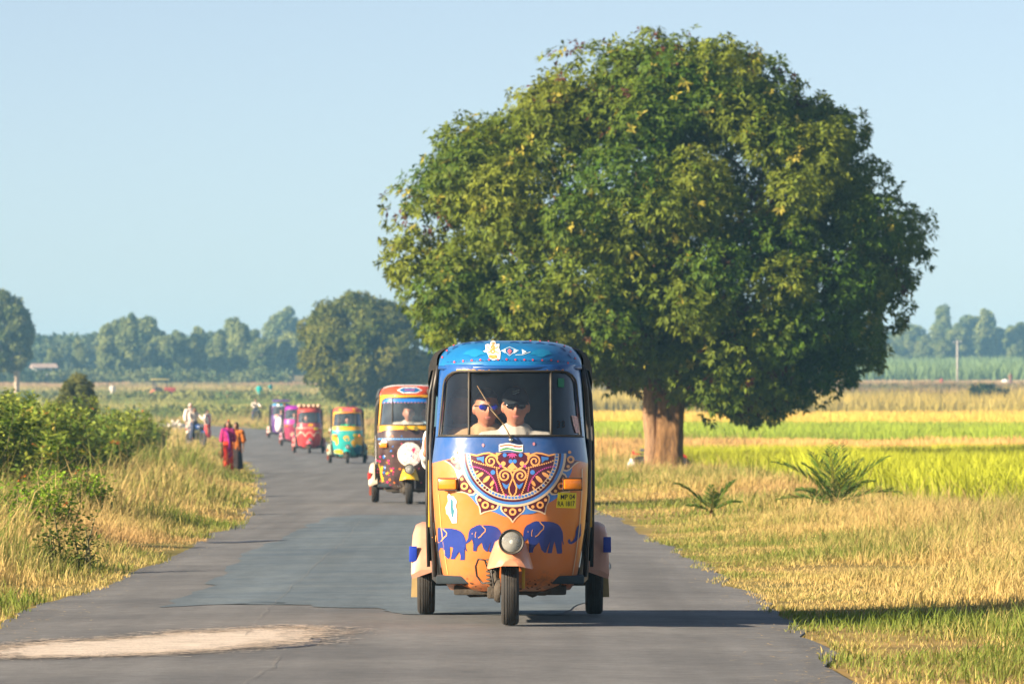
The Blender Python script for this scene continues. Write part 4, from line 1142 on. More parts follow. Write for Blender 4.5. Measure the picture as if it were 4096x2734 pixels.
def build_rickshaw(loc, rz, S, label):
    """S: livery dictionary"""
    root = empty('auto_rickshaw', loc, rz, label, 'rickshaw', 'convoy of painted rickshaws')
    # --- front cowl
    zs = [0.20, 0.215, 0.235, 0.26, 0.30, 0.36, 0.42, 0.48, 0.54, 0.60, 0.66, 0.72, 0.78, 0.84, 0.90, 0.96, 1.00, 1.05, 1.10, 1.152]
    tt = np.linspace(-1, 1, 41); rings = []
    for z in zs:
        w = bw_(z); ring = [(-w, 0.78, z), (-w, 0.62, z)]
        for t in tt:
            x = w * math.sin(t * PI / 2) * 0.9993; ring.append((x, FY(x, z), z))
        ring += [(w, 0.62, z), (w, 0.78, z)]; rings.append(ring)
    mb = MB(); mb.loft(rings, closed=False)
    body = mb.build('cowl', S['body'], root, auto=0)
    # --- windscreen surround
    def outer(n):
        pts = []; per = [(-1, 1.152), (-1, 1.605), (1, 1.605), (1, 1.152)]
        for k in range(12): t = k / 12; z = 1.152 + (1.605 - 1.152) * t; pts.append((-bw_(z) * .9993, z))
        for k in range(24): t = k / 24; pts.append((-bw_(1.605) * .9993 * (1 - 2 * t), 1.605))
        for k in range(12): t = k / 12; z = 1.605 - (1.605 - 1.152) * t; pts.append((bw_(z) * .9993, z))
        for k in range(24): t = k / 24; pts.append((bw_(1.152) * .9993 * (1 - 2 * t), 1.152))
        return pts
    def opening(g=0.0):
        pts = []
        for k in range(12):
            t = k / 12
            if t < 0.66: z = 1.166 - g + (1.475 - 1.166) * t / 0.66; x = -(0.432 - 0.028 * t / 0.66) - g
            else:
                a = (t - .66) / .34 * PI / 2; x = -0.404 + .085 * (1 - math.cos(a)) - g * math.cos(a); z = 1.475 + .082 * math.sin(a) + g * math.sin(a)
            pts.append((x, z))
        for k in range(24): t = k / 24; pts.append((-0.319 + 0.638 * t, 1.557 + g))
        R = [(-x, z) for x, z in pts[:12]]
        pts += [(0.319, 1.557 + g)] + R[::-1][:11]
        for k in range(24): t = k / 24; pts.append(((0.432 + g) * (1 - 2 * t), 1.166 - g))
        return pts
    O = outer(0); I = opening()
    def proj(P, off=0.0): return [tuple(Vector((x, FY(x, z), z)) + FN(x, z) * off) for x, z in P]
    M_ = [((a[0] + b[0]) / 2, (a[1] + b[1]) / 2) for a, b in zip(O, I)]
    mb = MB(); mb.loft([proj(O), proj(M_, .006), proj(I, .004), [(p[0] * .99, p[1] + .03, p[2]) for p in proj(I)]], closed=True)
    sur = mb.build('windscreen_frame', S['frame'], root, auto=50)
    # gasket
    mb = MB(); P = [Vector(p) for p in proj(opening(0.004), .006)]; mb.tube(P + [P[0]], 0.0075, 6, False); mb.build('gasket', GASKET, sur, auto=0)
    # panes
    mull = 0.2525
    for nm, x0, x1 in (('pane', -9, -mull), ('pane', -mull, mull), ('pane', mull, 9)):
        pts = [(min(max(x, x0), x1), z) for x, z in I]; cl = [pts[0]]
        for p in pts[1:]:
            if math.hypot(p[0] - cl[-1][0], p[1] - cl[-1][1]) > 1e-4: cl.append(p)
        if math.hypot(cl[0][0] - cl[-1][0], cl[0][1] - cl[-1][1]) < 1e-4: cl.pop()
        dc = Decal(); dc.poly(cl, 0.04); pane = dc.build(nm, S.get('glass', GLASS), sur, 0, -0.004)
    for sx in (-1, 1):
        mb = MB(); mb.tube([tuple(Vector((sx * mull, FY(mull, z), z)) + FN(sx * mull, z) * .003) for z in np.linspace(1.163, 1.56, 8)], 0.0085, 6)
        mb.build('mullion', GASKET, sur, auto=0)
    # --- roof hood
    rings = []
    for t in np.linspace(0, 1, 10):
        ring = []
        for q in np.linspace(-1, 1, 49):
            u = math.sin(q * PI / 2) * .998; x = u * HOOD_W; cap = HOOD_H * (1 - abs(u) ** 3.4) ** (1 / 3.4)
            ring.append((x, 0.255 + 0.36 * t ** 1.7 + 0.30 * abs(u) ** 2.4, HOOD_Z + cap * math.sin(t * PI / 2)))
        rings.append(ring)
    for y in (0.8, 1.0):
        rings.append([(p[0] * (1 + (y - .6) * .04), max(y, p[1] + .02), p[2] + 0.0) for p in rings[9]])
    mb = MB(); mb.loft(rings, closed=False)
    hood = mb.build('roof_hood', S['hood'], root, auto=0)
    mb = MB(); mb.tube([(x, HY(x, HOOD_Z) - .004, HOOD_Z - .006) for x in np.linspace(-.44, .44, 25)], 0.013, 6); mb.build('hood_lip', S['lip'], hood, auto=0)
    # --- canvas top and side curtains
    rings = []
    for y, hw, zt, zl in [(0.72, .462, 1.735, 1.585), (0.95, .50, 1.74, 1.57), (1.38, .525, 1.735, 1.50), (2.1, .53, 1.70, 1.44), (2.42, .50, 1.62, 1.42)]:
        ring = []
        for a in np.linspace(0, PI, 21):
            cx_, sx_ = math.cos(a), math.sin(a)
            ring.append((hw * math.copysign(abs(cx_) ** .5, cx_), y, zl + (zt - zl) * abs(sx_) ** .5))
        rings.append(ring)
    mb = MB(); mb.loft(rings, closed=False); top = mb.build('canvas_top', S.get('canvas', BLACK), root, auto=0)
    for sx in (-1, 1):
        rr_ = random.Random(5 + sx); rings = []
        for z in [0.36, 0.5, 0.7, 0.9, 1.1, 1.25, 1.38, 1.48, 1.56, 1.60]:
            xo = float(np.interp(z, [0.3, 0.7, 1.1, 1.35, 1.5, 1.6], [.512, .525, .530, .525, .500, .455])); ring = []
            for k, y in enumerate(np.linspace(1.38, 2.38, 44)):
                fold = 0.012 * math.sin(k * 2.1 + z * 2) + 0.006 * math.sin(k * 1.3 + z * 5)
                ring.append((sx * (xo + fold - .01), y, z))
            rings.append(ring)
        mb = MB(); mb.loft(rings, closed=False); mb.build('side_curtain', S.get('canvas', BLACK), root, auto=0)
        # door post, grab rail and lower guard
        mb = MB(); mb.tube([(sx * .468, .64, .28), (sx * .492, .66, .7), (sx * .497, .67, 1.1), (sx * .475, .66, 1.45), (sx * .45, .62, 1.6)], .014, 8); mb.build('door_post', FRAME, root, auto=0)
        mb = MB(); mb.tube([(sx * .512, .74, .34), (sx * .522, .75, .8), (sx * .520, .75, 1.15), (sx * .505, .74, 1.42), (sx * .47, .72, 1.58)], .011, 8); mb.build('grab_rail', FRAME, root, auto=0)
        mb = MB(); mb.loft([[(sx * .425, .62, .25), (sx * .465, .72, .24), (sx * .50, 1.5, .24), (sx * .50, 1.55, .24)], [(sx * .475, .62, .62), (sx * .51, .70, .62), (sx * .52, 1.5, .62), (sx * .52, 1.55, .62)]], closed=False)
        mb.build('step_guard', FRAME, root, auto=0)
        mb = MB(); mb.bbox((sx * .507, .69, .80), (.014, .012, .42), .004); mb.build('edge_strip', S['strip'], root)
    mb = MB(); mb.loft([[(x, 2.40 + .03 * math.sin(x * 20), z) for x in np.linspace(-.52, .52, 16)] for z in (.4, .8, 1.2, 1.5, 1.64)], closed=False); mb.build('rear_curtain', mat('blue_tarp', (0.012, 0.075, 0.125), .7, var=.25), root, auto=0)  # curtain coloured blue to imitate sky reflected in the windscreen
    # --- floor, chassis, seats
    mb = MB(); mb.bbox((0, 1.35, .27), (.92, 2.1, .05), .01); mb.build('floor_pan', INSIDE, root)
    mb = MB(); mb.bbox((0, .62, .205), (.70, .55, .06), .015); mb.bbox((-.2, 1.5, .2), (.06, 1.9, .07), .01); mb.bbox((.2, 1.5, .2), (.06, 1.9, .07), .01); mb.bbox((0, 2.0, .22), (.98, .07, .07), .01); mb.bbox((.18, .40, .225), (.28, .1, .045), .01)
    mb.tube([(-.3, .5, .2), (-.25, .45, .165), (-.12, .44, .17), (-.05, .5, .2)], .008, 6); mb.tube([(.06, .42, .2), (.14, .40, .165), (.22, .42, .2)], .008, 6)
    mb.build('chassis', MUDDY, root)
    mb = MB(); mb.bbox((0, 1.20, .42), (.56, .42, .26), .02); mb.build('driver_box', INSIDE, root)
    mb = MB(); mb.bbox((0, 1.20, .585), (.58, .44, .08), .03); mb.build('driver_seat', SEATM, root)
    mb = MB(); mb.bbox((0, 2.05, .55), (.96, .48, .12), .03); mb.bbox((0, 2.30, .85), (.96, .10, .55), .03); mb.build('passenger_seat', SEATM, root)
    mb = MB(); mb.bbox((0, .36, 1.03), (.66, .12, .14), .03); mb.build('dashboard', INSIDE, root)
    mb = MB(); mb.tube([(0, .34, .5), (0, .52, 1.0)], .022, 8); mb.tube([(-.33, .66, .985), (-.2, .56, 1.01), (.2, .56, 1.01), (.33, .66, .985)], .013, 8); mb.build('handlebar', FRAME, root, auto=0)
    # --- front wheel, fork, mudguard, headlamp
    wheel(root, (0, 0, .215), .215, .112, 'front_wheel')
    mb = MB()
    mb.tube([(-.075, .06, .44), (-.088, .03, .33), (-.088, -.02, .235)], [.026, .022, .02], 8)
    mb.tube([(-.088, .10, .25), (-.088, 0, .215)], .02, 8)
    mb.lathe([(0, -.10), (.06, -.098), (.075, -.08), (.075, -.06), (0, -.058)], (0, 0, .215), 'X', 18)
    for k in range(7): mb.lathe([(.012, 0), (.03, .004), (.03, .012), (.012, .016)], (-.118, .03, .25 + k * .024), 'Z', 10)
    mb.tube([(-.118, .03, .2), (-.112, .05, .44)], .01, 6)
    mb.bbox((-.11, .05, .2), (.06, .10, .07), .01); 
    mb.tube([(-.118, .03, .42), (-.075, .06, .43)], .012, 6); mb.tube([(-.088, .03, .22), (-.118, .03, .215)], .014, 6)
    mb.build('fork', MUDDY, root, auto=40)
    mb = MB(); mb.bbox((.082, .07, .30), (.02, .07, .15), .006); mb.build('fork_bracket', S['strip'], root)
    mb = MB(); mb.tube([(-.13, .10, .33), (-.155, .03, .40), (-.195, .06, .405), (-.212, .12, .36), (-.205, .14, .30), (-.17, .12, .255), (-.13, .06, .262)], .0065, 6); mb.tube([(-.10, -.02, .40), (-.115, -.04, .33), (-.10, -.05, .25), (-.085, -.03, .19)], .006, 6); mb.build('brake_cable', FRAME, root, auto=0)
    rings = []
    for y, zt, wt, zb, wb in [(-.315, .405, .022, .372, .05), (-.30, .43, .045, .362, .095), (-.25, .462, .060, .354, .125), (-.18, .50, .070, .350, .136), (-.08, .535, .074, .352, .140), (.02, .54, .078, .356, .142), (.10, .53, .078, .36, .140)]:
        rings.append([(-wb, y, zb), (-(wb * .72 + wt * .28), y, zb + (zt - zb) * .38), (-(wb * .22 + wt * .78), y, zb + (zt - zb) * .85), (-wt * .7, y, zt), (0, y, zt + .012), (wt * .7, y, zt), ((wb * .22 + wt * .78), y, zb + (zt - zb) * .85), ((wb * .72 + wt * .28), y, zb + (zt - zb) * .38), (wb, y, zb)])
    mb = MB(); mb.loft(rings, closed=False); mb.add([rings[0][k] for k in range(9)], [(8, 7, 6, 5, 4, 3, 2, 1, 0)]); mb.build('mudguard', S['guard'], root, auto=35)
    hl = bpy.data.objects.new('headlamp', None); COL.objects.link(hl); hl.parent = root; hl.location = (.008, -.335, .520)
    mb = MB(); mb.lathe([(.072, 0), (.074, .02), (.068, .09), (.05, .30), (.02, .42)], axis='Y', n=28); mb.build('lamp_shell', S['guard'], hl)
    mb = MB(); mb.lathe([(.064, -.004), (.0735, -.012), (.0785, 0), (.0745, .016), (.066, .016)], axis='Y', n=32); mb.build('bezel', GASKET, hl)
    mb = MB(); mb.lathe([(.0, .05), (.02, .046), (.045, .03), (.066, .004)], axis='Y', n=28); mb.build('reflector', CHROME, hl)
    mb = MB(); mb.lathe([(.0, -.022), (.025, -.02), (.048, -.012), (.066, .0)], axis='Y', n=28); mb.build('lens', LAMP_GLASS, hl)
    mb = MB(); mb.lathe([(0, -.01), (.012, -.006), (.012, .04), (0, .045)], axis='Y', n=12); mb.build('bulb', WHITE, hl)
    # --- indicators
    for sx in (-1, 1):
        if sx in S.get('no_ind', ()): continue
        c = S.get('ind', {}).get(sx, (sx * .382, .865)); y = FY(c[0], c[1]) - .02; R = -sx * 0.0
        an = math.atan2(FN(c[0], c[1]).x, 1) * .55
        ie = bpy.data.objects.new('indicator', None); COL.objects.link(ie); ie.parent = root; ie.location = (c[0], y - .012, c[1]); ie.rotation_euler = (0, 0, an)
        if S.get('round_ind') == sx:
            mb = MB(); mb.lathe([(0, -.02), (.03, -.014), (.042, 0), (.042, .03)], axis='Y', n=20); mb.build('lens', AMBER, ie)
        else:
            mb = MB(); mb.bbox((0, 0, 0), (.118, .05, .064), .012); mb.build('lens', AMBER, ie)
            mb = MB(); P = [(-.062, -.012, -.035), (.062, -.012, -.035), (.062, -.012, .035), (-.062, -.012, .035), (-.062, -.012, -.035)]; mb.tube(P, .0045, 6); mb.bbox((0, .03, 0), (.124, .03, .07), .008); mb.build('lamp_housing', GASKET, ie)
    # --- rear wheels and fenders
    for sx in (-1, 1):
        wheel(root, (sx * .545, 1.95, .215), .215, .115, 'rear_wheel')
        rings = []
        for y, zt, zb in [(1.56, .30, .24), (1.60, .45, .26), (1.70, .55, .27), (1.95, .60, .29), (2.2, .55, .27), (2.32, .42, .25)]:
            rings.append([(sx * .46, y, zt), (sx * .57, y, zt), (sx * .612, y, zt - .02), (sx * .632, y, zt - .08 if zt > .4 else zt - .03), (sx * .636, y, (zt + zb) / 2), (sx * .630, y, zb)])
        mb = MB(); mb.loft(rings, closed=False); mb.add(rings[0], [(5, 4, 3, 2, 1, 0)]); fd = mb.build('rear_fender', S['fender'], root, auto=0)
        mb = MB(); mb.bbox((sx * .624, 1.585, .46 if sx > 0 else .40), (.05, .012, .10), .004); mb.build('fender_mark', S['fmark'], fd)
        mb = MB(); mb.loft([[(sx * .50, 2.3, .33), (sx * .64, 2.3, .33)], [(sx * .52, 2.32, .10), (sx * .65, 2.32, .10)]], closed=False); mb.build('mud_flap', S.get('flap', FRAME), root)
    # --- wiper
    if S.get('wiper', True):
        w0 = Vector(q0(1170, 1007) + (0,)); 
        def on(px, py, off): x, z = q0(px, py); return tuple(Vector((x, FY(x, z), z)) + FN(x, z) * off)
        mb = MB(); mb.tube([on(1171, 1006, .03), on(1163, 992, .03), on(1152, 972, .026)], .0045, 6); mb.tube([on(1152, 972, .026), on(1125, 940, .022)], .004, 6)
        mb.tube([on(1095, 886, .016), on(1118, 925, .018), on(1145, 962, .016), on(1152, 973, .016)], .0034, 6)
        wp = mb.build('wiper', mat('wiper_metal', (0.16, 0.11, 0.06), 0.5, 0.2, var=0.3), root, auto=0)
        mb = MB(); x, z = q0(1171, 1008); mb.lathe([(.0, -.035), (.011, -.03), (.013, -.012), (.018, 0), (.02, .012)], (x, FY(x, z), z), 'Y', 14); mb.build('wiper_pivot', CHROME, wp)
    S['decor'](root, body, hood, sur)
    return root

# --- deco of the leading rickshaw -----------------------------------------
NAVY = mat('paint_navy', (0.020, 0.045, 0.25), 0.35, var=0.12, coat=0.3)
MAROON = mat('paint_maroon', (0.075, 0.010, 0.026), 0.3, var=0.15, coat=0.35)
CREAM = mat('paint_cream', (0.68, 0.50, 0.33), 0.35, var=0.08, coat=0.3)
TAN = mat('paint_tan', (0.78, 0.36, 0.11), 0.35, var=0.1, coat=0.3)
SKYB = mat('paint_sky_blue', (0.055, 0.20, 0.55), 0.35, var=0.1, coat=0.3)
PINK = mat('paint_pink', (0.55, 0.07, 0.28), 0.35, var=0.1, coat=0.3)
BLUE = (0.010, 0.078, 0.28); ORANGE = (0.66, 0.185, 0.035); PEACH = (0.64, 0.27, 0.14)

ELE = [(1330, 372), (1365, 352), (1400, 343), (1432, 350), (1470, 348), (1520, 349), (1575, 358), (1620, 378), (1650, 412), (1670, 462), (1674, 505), (1668, 540), (1680, 572), (1683, 590), (1672, 580), (1660, 548), (1655, 600), (1664, 640), (1662, 680), (1614, 683), (1620, 640), (1606, 592), (1585, 555), (1572, 600), (1562, 640), (1556, 676), (1514, 676), (1530, 640), (1538, 590), (1540, 552), (1505, 545), (1476, 541), (1470, 590), (1480, 630), (1508, 635), (1500, 668), (1482, 672), (1450, 640), (1437, 600), (1428, 560), (1404, 560), (1382, 600), (1366, 640), (1362, 668), (1322, 668), (1334, 620), (1350, 570), (1348, 515), (1325, 492), (1308, 520), (1282, 548), (1250, 572), (1216, 588), (1192, 578), (1182, 555), (1192, 532), (1205, 534), (1202, 552), (1214, 564), (1240, 548), (1262, 505), (1266, 455), (1278, 412), (1300, 386)]
def elephant(body, dx, dz, s, clip=None, lay=1, mirror=False):
    pts = []
    for px, py in ELE:
        x, z = q2(px, py); cx, cz = q2(1470, 520)
        pts.append(((x - cx) * s + cx + dx, (z - cz) * s + cz + dz))
    if clip is not None:
        # cut at a body edge
        lim = clip; bm_pts = []
        n = len(pts); out = []
        for i in range(n):
            a, b = pts[i], pts[(i + 1) % n]
            ia, ib = (a[0] < lim[0]) if lim[1] == '<' else (a[0] > lim[0]), (b[0] < lim[0]) if lim[1] == '<' else (b[0] > lim[0])
            if ia: out.append(a)
            if ia != ib:
                t = (lim[0] - a[0]) / (b[0] - a[0]); out.append((lim[0], a[1] + (b[1] - a[1]) * t))
        pts = out
    d = Decal(); d.poly(pts, 0.03); e = d.build('painted_elephant', NAVY, body, lay)
    d = Decal(); cx, cz = q2(1470, 520)
    T = lambda P: [((q2(*p)[0] - cx) * s + cx + dx, (q2(*p)[1] - cz) * s + cz + dz) for p in P]
    ear = T([(1432, 352), (1452, 375), (1474, 395), (1470, 425), (1440, 452), (1415, 485), (1385, 505)])
    if clip is None or clip[1] == '>':
        d.stroke(ear, 0.006 * s); d.stroke(T([(1358, 430), (1348, 460), (1350, 500)]), 0.004 * s); d.disc(T([(1312, 452)])[0], 0.003)
        d.build('ear_line', TAN, body, lay + 1)

def spiral(c, r0, r1, a0, turns, n=36):
    return [(c[0] + (r0 + (r1 - r0) * k / n) * math.cos(a0 + turns * 2 * PI * k / n), c[1] + (r0 + (r1 - r0) * k / n) * math.sin(a0 + turns * 2 * PI * k / n)) for k in range(n + 1)]

def decor_front(root, body, hood, sur):
    c = qm(1080, 120); u = .27671 / 1.7437 * U                      # metres per drawing pixel
    ztop = lambda x: 1.061 - 0.29 * x * x - 0.001
    def half(r0, r1, lay, m, name, n=60):
        d = Decal(); A = []; B = []
        for k in range(n + 1):
            a = PI + PI * k / n
            pa = (c[0] + r0 * math.cos(a), c[1] + r0 * math.sin(a)); pb = (c[0] + r1 * math.cos(a), c[1] + r1 * math.sin(a)); A.append(pa); B.append(pb)
        # carry the ends up to the paint line
        A = [(A[0][0], ztop(A[0][0]))] + A + [(A[-1][0], ztop(A[-1][0]))]; B = [(B[0][0], ztop(B[0][0]))] + B + [(B[-1][0], ztop(B[-1][0]))]
        d.strip(A, B); d.build(name, m, body, lay)
    # blue petal ground
    d = Decal(); n = 60; A = []; B = []
    for k in range(n + 1):
        a = PI + math.radians(6) + (PI - math.radians(12)) * k / n; r = (905 + 14 * math.cos(k / n * 2 * PI * 6.4)) * u
        A.append((c[0] + 760 * u * math.cos(a), c[1] + 760 * u * math.sin(a))); B.append((c[0] + r * math.cos(a) * .97, c[1] + r * math.sin(a)))
    d.strip(A, B); d.build('mandala_ground', SKYB, body, 1)
    # petals
    for i in range(-3, 4):
        th = -PI / 2 + math.radians(28) * i
        ex = Vector((math.cos(th), math.sin(th))); ey = Vector((-math.sin(th), math.cos(th)))
        def T(r, s): p = ex * r * u + ey * s * u; return (c[0] + p.x, c[1] + p.y)
        def shape(g):
            R = [(755, 175 + g), (800, 182 + g), (840, 160 + g), (875, 118 + g), (905, 78 + g), (940, 48 + g), (975, 24 + g * .9), (1004 + g * 1.6, 0)]
            return [T(a, s) for a, s in R] + [T(a, -s) for a, s in R[:-1][::-1]]
        lim = [(x, min(z, ztop(x))) for x, z in shape(0)]
        P1 = [(x, min(z, ztop(x))) for x, z in shape(0)]; P2 = [(x, min(z, ztop(x))) for x, z in shape(-26)]
        if max(p[1] for p in P1) - min(p[1] for p in P1) < .03: continue
        if abs(i) == 3:
            P1 = [(x, min(z, ztop(x) - .0005 * k_)) for k_, (x, z) in enumerate(P1)]; P2 = [(x, min(z, ztop(x) - .0005 * k_)) for k_, (x, z) in enumerate(P2)]
        try:
            d = Decal(); d.poly(P1); d.build('petal', CREAM, body, 2); d = Decal(); d.poly(P2); d.build('petal', MAROON, body, 3)
            d = Decal(); d.ring(T(842, 0), 26 * u, 54 * u, n=18); d.disc(T(815, 104), 24 * u, 10); d.disc(T(815, -104), 24 * u, 10); d.build('petal_dots', TAN, body, 4)
        except Exception as ex_: print('petal', i, ex_)
    half(738 * u, 772 * u, 4, CREAM, 'mandala_ring'); half(700 * u, 738 * u, 4, SKYB, 'mandala_ring'); half(668 * u, 700 * u, 4, MAROON, 'mandala_ring'); half(606 * u, 668 * u, 4, CREAM, 'mandala_ring')
    d = Decal(); n = 48
    P = [(c[0] + 608 * u * math.cos(PI + PI * k / n), c[1] + 608 * u * math.sin(PI + PI * k / n)) for k in range(n + 1)]
    P += [(x, ztop(x)) for x in np.linspace(P[-1][0], P[0][0], 14)]
    d.poly(P); d.build('mandala_disc', MAROON, body, 4)
    # beads on the cream ring
    db = Decal(); dr = Decal()
    for k in range(41):
        a = PI + PI * (k + .5) / 41; p = (c[0] + 637 * u * math.cos(a), c[1] + 637 * u * math.sin(a)); g = (k * 7) % 41
        (dr if k in (8, 9, 11, 12, 28, 29, 31, 32) else db).disc(p, (15 if k in (7, 13, 27, 33) else 21) * u, 8)
    tag(db.build('ring_beads', SKYB, body, 5), kind='stuff'); tag(dr.build('ring_beads', MAROON, body, 5), kind='stuff')
    # tan scroll work
    d = Decal(); W = 24 * u
    for sx in (1, -1):
        mx = lambda p: qm(1080 + sx * (p[0] - 1080), p[1])
        d.stroke(spiral(mx((1395, 230)), 92 * u, 18 * u, PI * .9 if sx > 0 else PI * .1, -1.6 * sx), W)
        d.stroke([mx(p) for p in [(1310, 220), (1300, 180), (1340, 140), (1420, 112), (1500, 120), (1600, 150), (1690, 130)]], W)
        d.stroke([mx(p) for p in [(1305, 225), (1270, 270), (1220, 310), (1150, 350), (1100, 400), (1075, 470)]], W)
        d.stroke(spiral(mx((1195, 440)), 92 * u, 16 * u, PI * .75 if sx > 0 else PI * .25, -1.6 * sx), W)
        d.stroke([mx(p) for p in [(1078, 470), (1110, 540), (1136, 610), (1128, 680), (1085, 745)]], W * .9)
        d.stroke([mx(p) for p in [(1080, 300), (1050 + 90, 330), (1130, 355), (1080, 370)]], W)
        d.disc(mx((1215, 265)), 34 * u, 12); d.poly([mx(p) for p in [(1240, 112), (1320, 106), (1330, 140), (1300, 165), (1270, 130)]])
        for (a, b, r_) in [((1375, 545), 60, .5), ((1460, 490), 75, .55), ((1555, 430), 70, .65), ((1600, 385), 35, .6), ((1380, 618), 35, .25)]:
            cc = mx(a); an = -math.pi * (0.30 + r_ * .2) * sx if sx > 0 else math.pi * (1.30 + r_ * .2); L = b * u
            an = math.atan2(c[1] - cc[1], c[0] - cc[0])
            e1 = (math.cos(an), math.sin(an)); e2 = (-e1[1], e1[0])
            d.poly([(cc[0] + e1[0] * L * math.cos(w) * .9 + e2[0] * L * .38 * math.sin(w), cc[1] + e1[1] * L * math.cos(w) * .9 + e2[1] * L * .38 * math.sin(w)) for w in np.linspace(0, 2 * PI, 11)[:-1]])
    d.poly([qm(*p) for p in [(1072, 225), (1098, 275), (1140, 320), (1072, 360), (1004, 320), (1046, 275)]])
    d.build('scroll_work', TAN, body, 5)
    d = Decal()
    for sx in (1, -1):
        mx = lambda p: qm(1080 + sx * (p[0] - 1080), p[1])
        for k in range(13): t = k / 12; d.disc(mx((1660 - 380 * t, 225 + 105 * t ** .8)), 13 * u, 7)
        for k in range(13): t = k / 12; d.disc(mx((1310 - 100 * t ** 1.5, 350 + 350 * t)), 13 * u, 7)
    tag(d.build('bead_line', TAN, body, 5), kind='stuff')
    d = Decal()
    for sx in (1, -1):
        mx = lambda p: qm(1080 + sx * (p[0] - 1080), p[1])
        for k in range(20): a = PI * .47 * k / 19; d.disc(mx((1680 - 380 * math.sin(a), 690 - 380 * math.cos(a))), 12 * u, 7)
        d.disc(mx((1255, 300)), 22 * u, 9); d.disc(mx((1180, 718)), 16 * u, 8)
    for k in range(-2, 3):
        a = -PI / 2 + k * .5; b = qm(1072, 108); d.poly([(b[0], b[1] - .002), (b[0] + 55 * u * math.cos(a + .22), min(b[1] - .001, b[1] + 55 * u * math.sin(a + .22))), (b[0] + 92 * u * math.cos(a), b[1] + 88 * u * math.sin(a)), (b[0] + 55 * u * math.cos(a - .22), min(b[1] - .001, b[1] + 55 * u * math.sin(a - .22)))])
    d.build('pink_flower', PINK, body, 6)
    d = Decal()
    for sx in (1, -1):
        mx = lambda p: qm(1080 + sx * (p[0] - 1080), p[1])
        d.disc(mx((1110, 232)), 30 * u); d.disc(mx((1365, 392)), 34 * u); d.disc(mx((1195, 142)), 30 * u)
        d.poly([mx(p) for p in [(1490, 160), (1540, 170), (1600, 175), (1590, 215), (1545, 215), (1500, 258), (1510, 205)]])
        d.poly([mx(p) for p in [(1130, 545), (1165, 575), (1235, 535), (1215, 590), (1180, 635), (1145, 605)]])
    tag(d.build('blue_buds', SKYB, body, 6), kind='stuff')
    # elephants
    x2, z2 = q2(850, 530); cx, cz = q2(1470, 520)
    elephant(body, 0, 0, 1.0)
    elephant(body, x2 - cx + .012, z2 - cz, 0.84)
    x1, z1 = q2(470, 590); elephant(body, x1 - cx, z1 - cz, .98, (-0.448, '>'))
    x4, z4 = q2(2010, 520); elephant(body, x4 - cx, z4 - cz, 1.0, (0.4395, '<'))
    # number plate
    d = Decal(); P = [q2(*p) for p in [(1618, 48), (1810, 55), (1802, 215), (1600, 205)]]
    d.poly(P); pl = d.build('number_plate', PLATE_Y, body, 3)
    d = Decal(); d.text('MP 04', ((P[0][0] + P[1][0]) / 2 + .002, q2(0, 98)[1]), .044, .80); d.text('RA 1817', ((P[2][0] + P[3][0]) / 2, q2(0, 168)[1]), .044, .68); d.build('plate_lettering', INK, body, 5)
    # tattered white sticker with teal figure below the left indicator
    d = Decal(); d.poly([q2(*p) for p in [(498, 55), (515, 85), (545, 90), (560, 125), (580, 140), (560, 175), (582, 240), (570, 290), (578, 365), (530, 368), (512, 320), (490, 285), (470, 270), (482, 200), (462, 205), (490, 140), (482, 90)]]); d.build('torn_sticker', WHITE, body, 2)
    d = Decal(); d.poly([q2(*p) for p in [(520, 110), (540, 130), (532, 190), (555, 240), (540, 310), (525, 300), (530, 250), (512, 190)]]); d.build('sticker_print', mat('teal_print', (0.02, 0.16, 0.22), .5), body, 3)
    # flag sticker, its bands and tiny lettering
    d = Decal(); W_ = lambda x, y: q1(x, y)
    def wave(y0, y1, x0=908, x1=1130, k=8): 
        up = [(x0 + (x1 - x0) * i / k, y0 - 12 * i / k * .2 + 9 * math.sin(i / k * 2 * PI * .95 + 2.6)) for i in range(k + 1)]; dn = [(x0 + (x1 - x0) * i / k, y1 + 9 * math.sin(i / k * 2 * PI * .95 + 2.6) - 2.4 * i / k) for i in range(k + 1)]
        return [q1(*p) for p in up], [q1(*p) for p in dn]
    d.strip(*wave(1050, 1116)); d.build('flag_sticker', WHITE, body, 2)
    d = Decal(); d.strip(*wave(1060, 1072, 918, 1122)); d.build('flag_band', mat('flag_orange', (0.62, 0.12, 0.03), .5), body, 3)
    d = Decal(); d.strip(*wave(1094, 1108, 918, 1122)); d.build('flag_band', mat('flag_green', (0.01, 0.24, 0.05), .5), body, 3)
    d = Decal()
    for k in range(14):
        if k in (5, 6, 8): continue
        x = 940 + k * 12; d.stroke([q1(x, 1090 - k * .6), q1(x + 5, 1078 - k * .6)], .0022); d.stroke([q1(x + 1, 1080 - k * .6), q1(x + 9, 1079 - k * .6)], .0022)
    d.build('flag_lettering', NAVY, body, 3)
    # panel seams, rust chips along the lower edge
    for sx, m_ in ((1, CREAM), (-1, TAN)):
        d = Decal(); d.stroke([(sx * bw_(z) * .915, z) for z in np.linspace(.96 if sx > 0 else .80, .30, 24)], .0055); d.build('panel_seam', m_, body, 4 if sx > 0 else 1)
    r = random.Random(12); d = Decal()
    for k in range(46):
        z = .215 + abs(r.gauss(0, .035)); x = r.uniform(-.9, .9) * bw_(z); s_ = r.uniform(.003, .010); d.poly([(x + s_ * r.uniform(.6, 1.6) * math.cos(w), z + s_ * r.uniform(.4, 1.0) * math.sin(w)) for w in np.linspace(0, 2 * PI, 8)[:-1]])
    tag(d.build('rust_chips', mat('rust', (0.11, 0.05, 0.025), .9, var=.4, vscale=50), body, 2), kind='stuff')
    # small pale rose spots on the blue
    d = Decal()
    for p in [(762, 1060), (1230, 1048)]: d.disc(q1(*p), .008, 8, .011)
    d.build('rose_spot', mat('rose', (0.55, 0.22, 0.26), .4), body, 2)
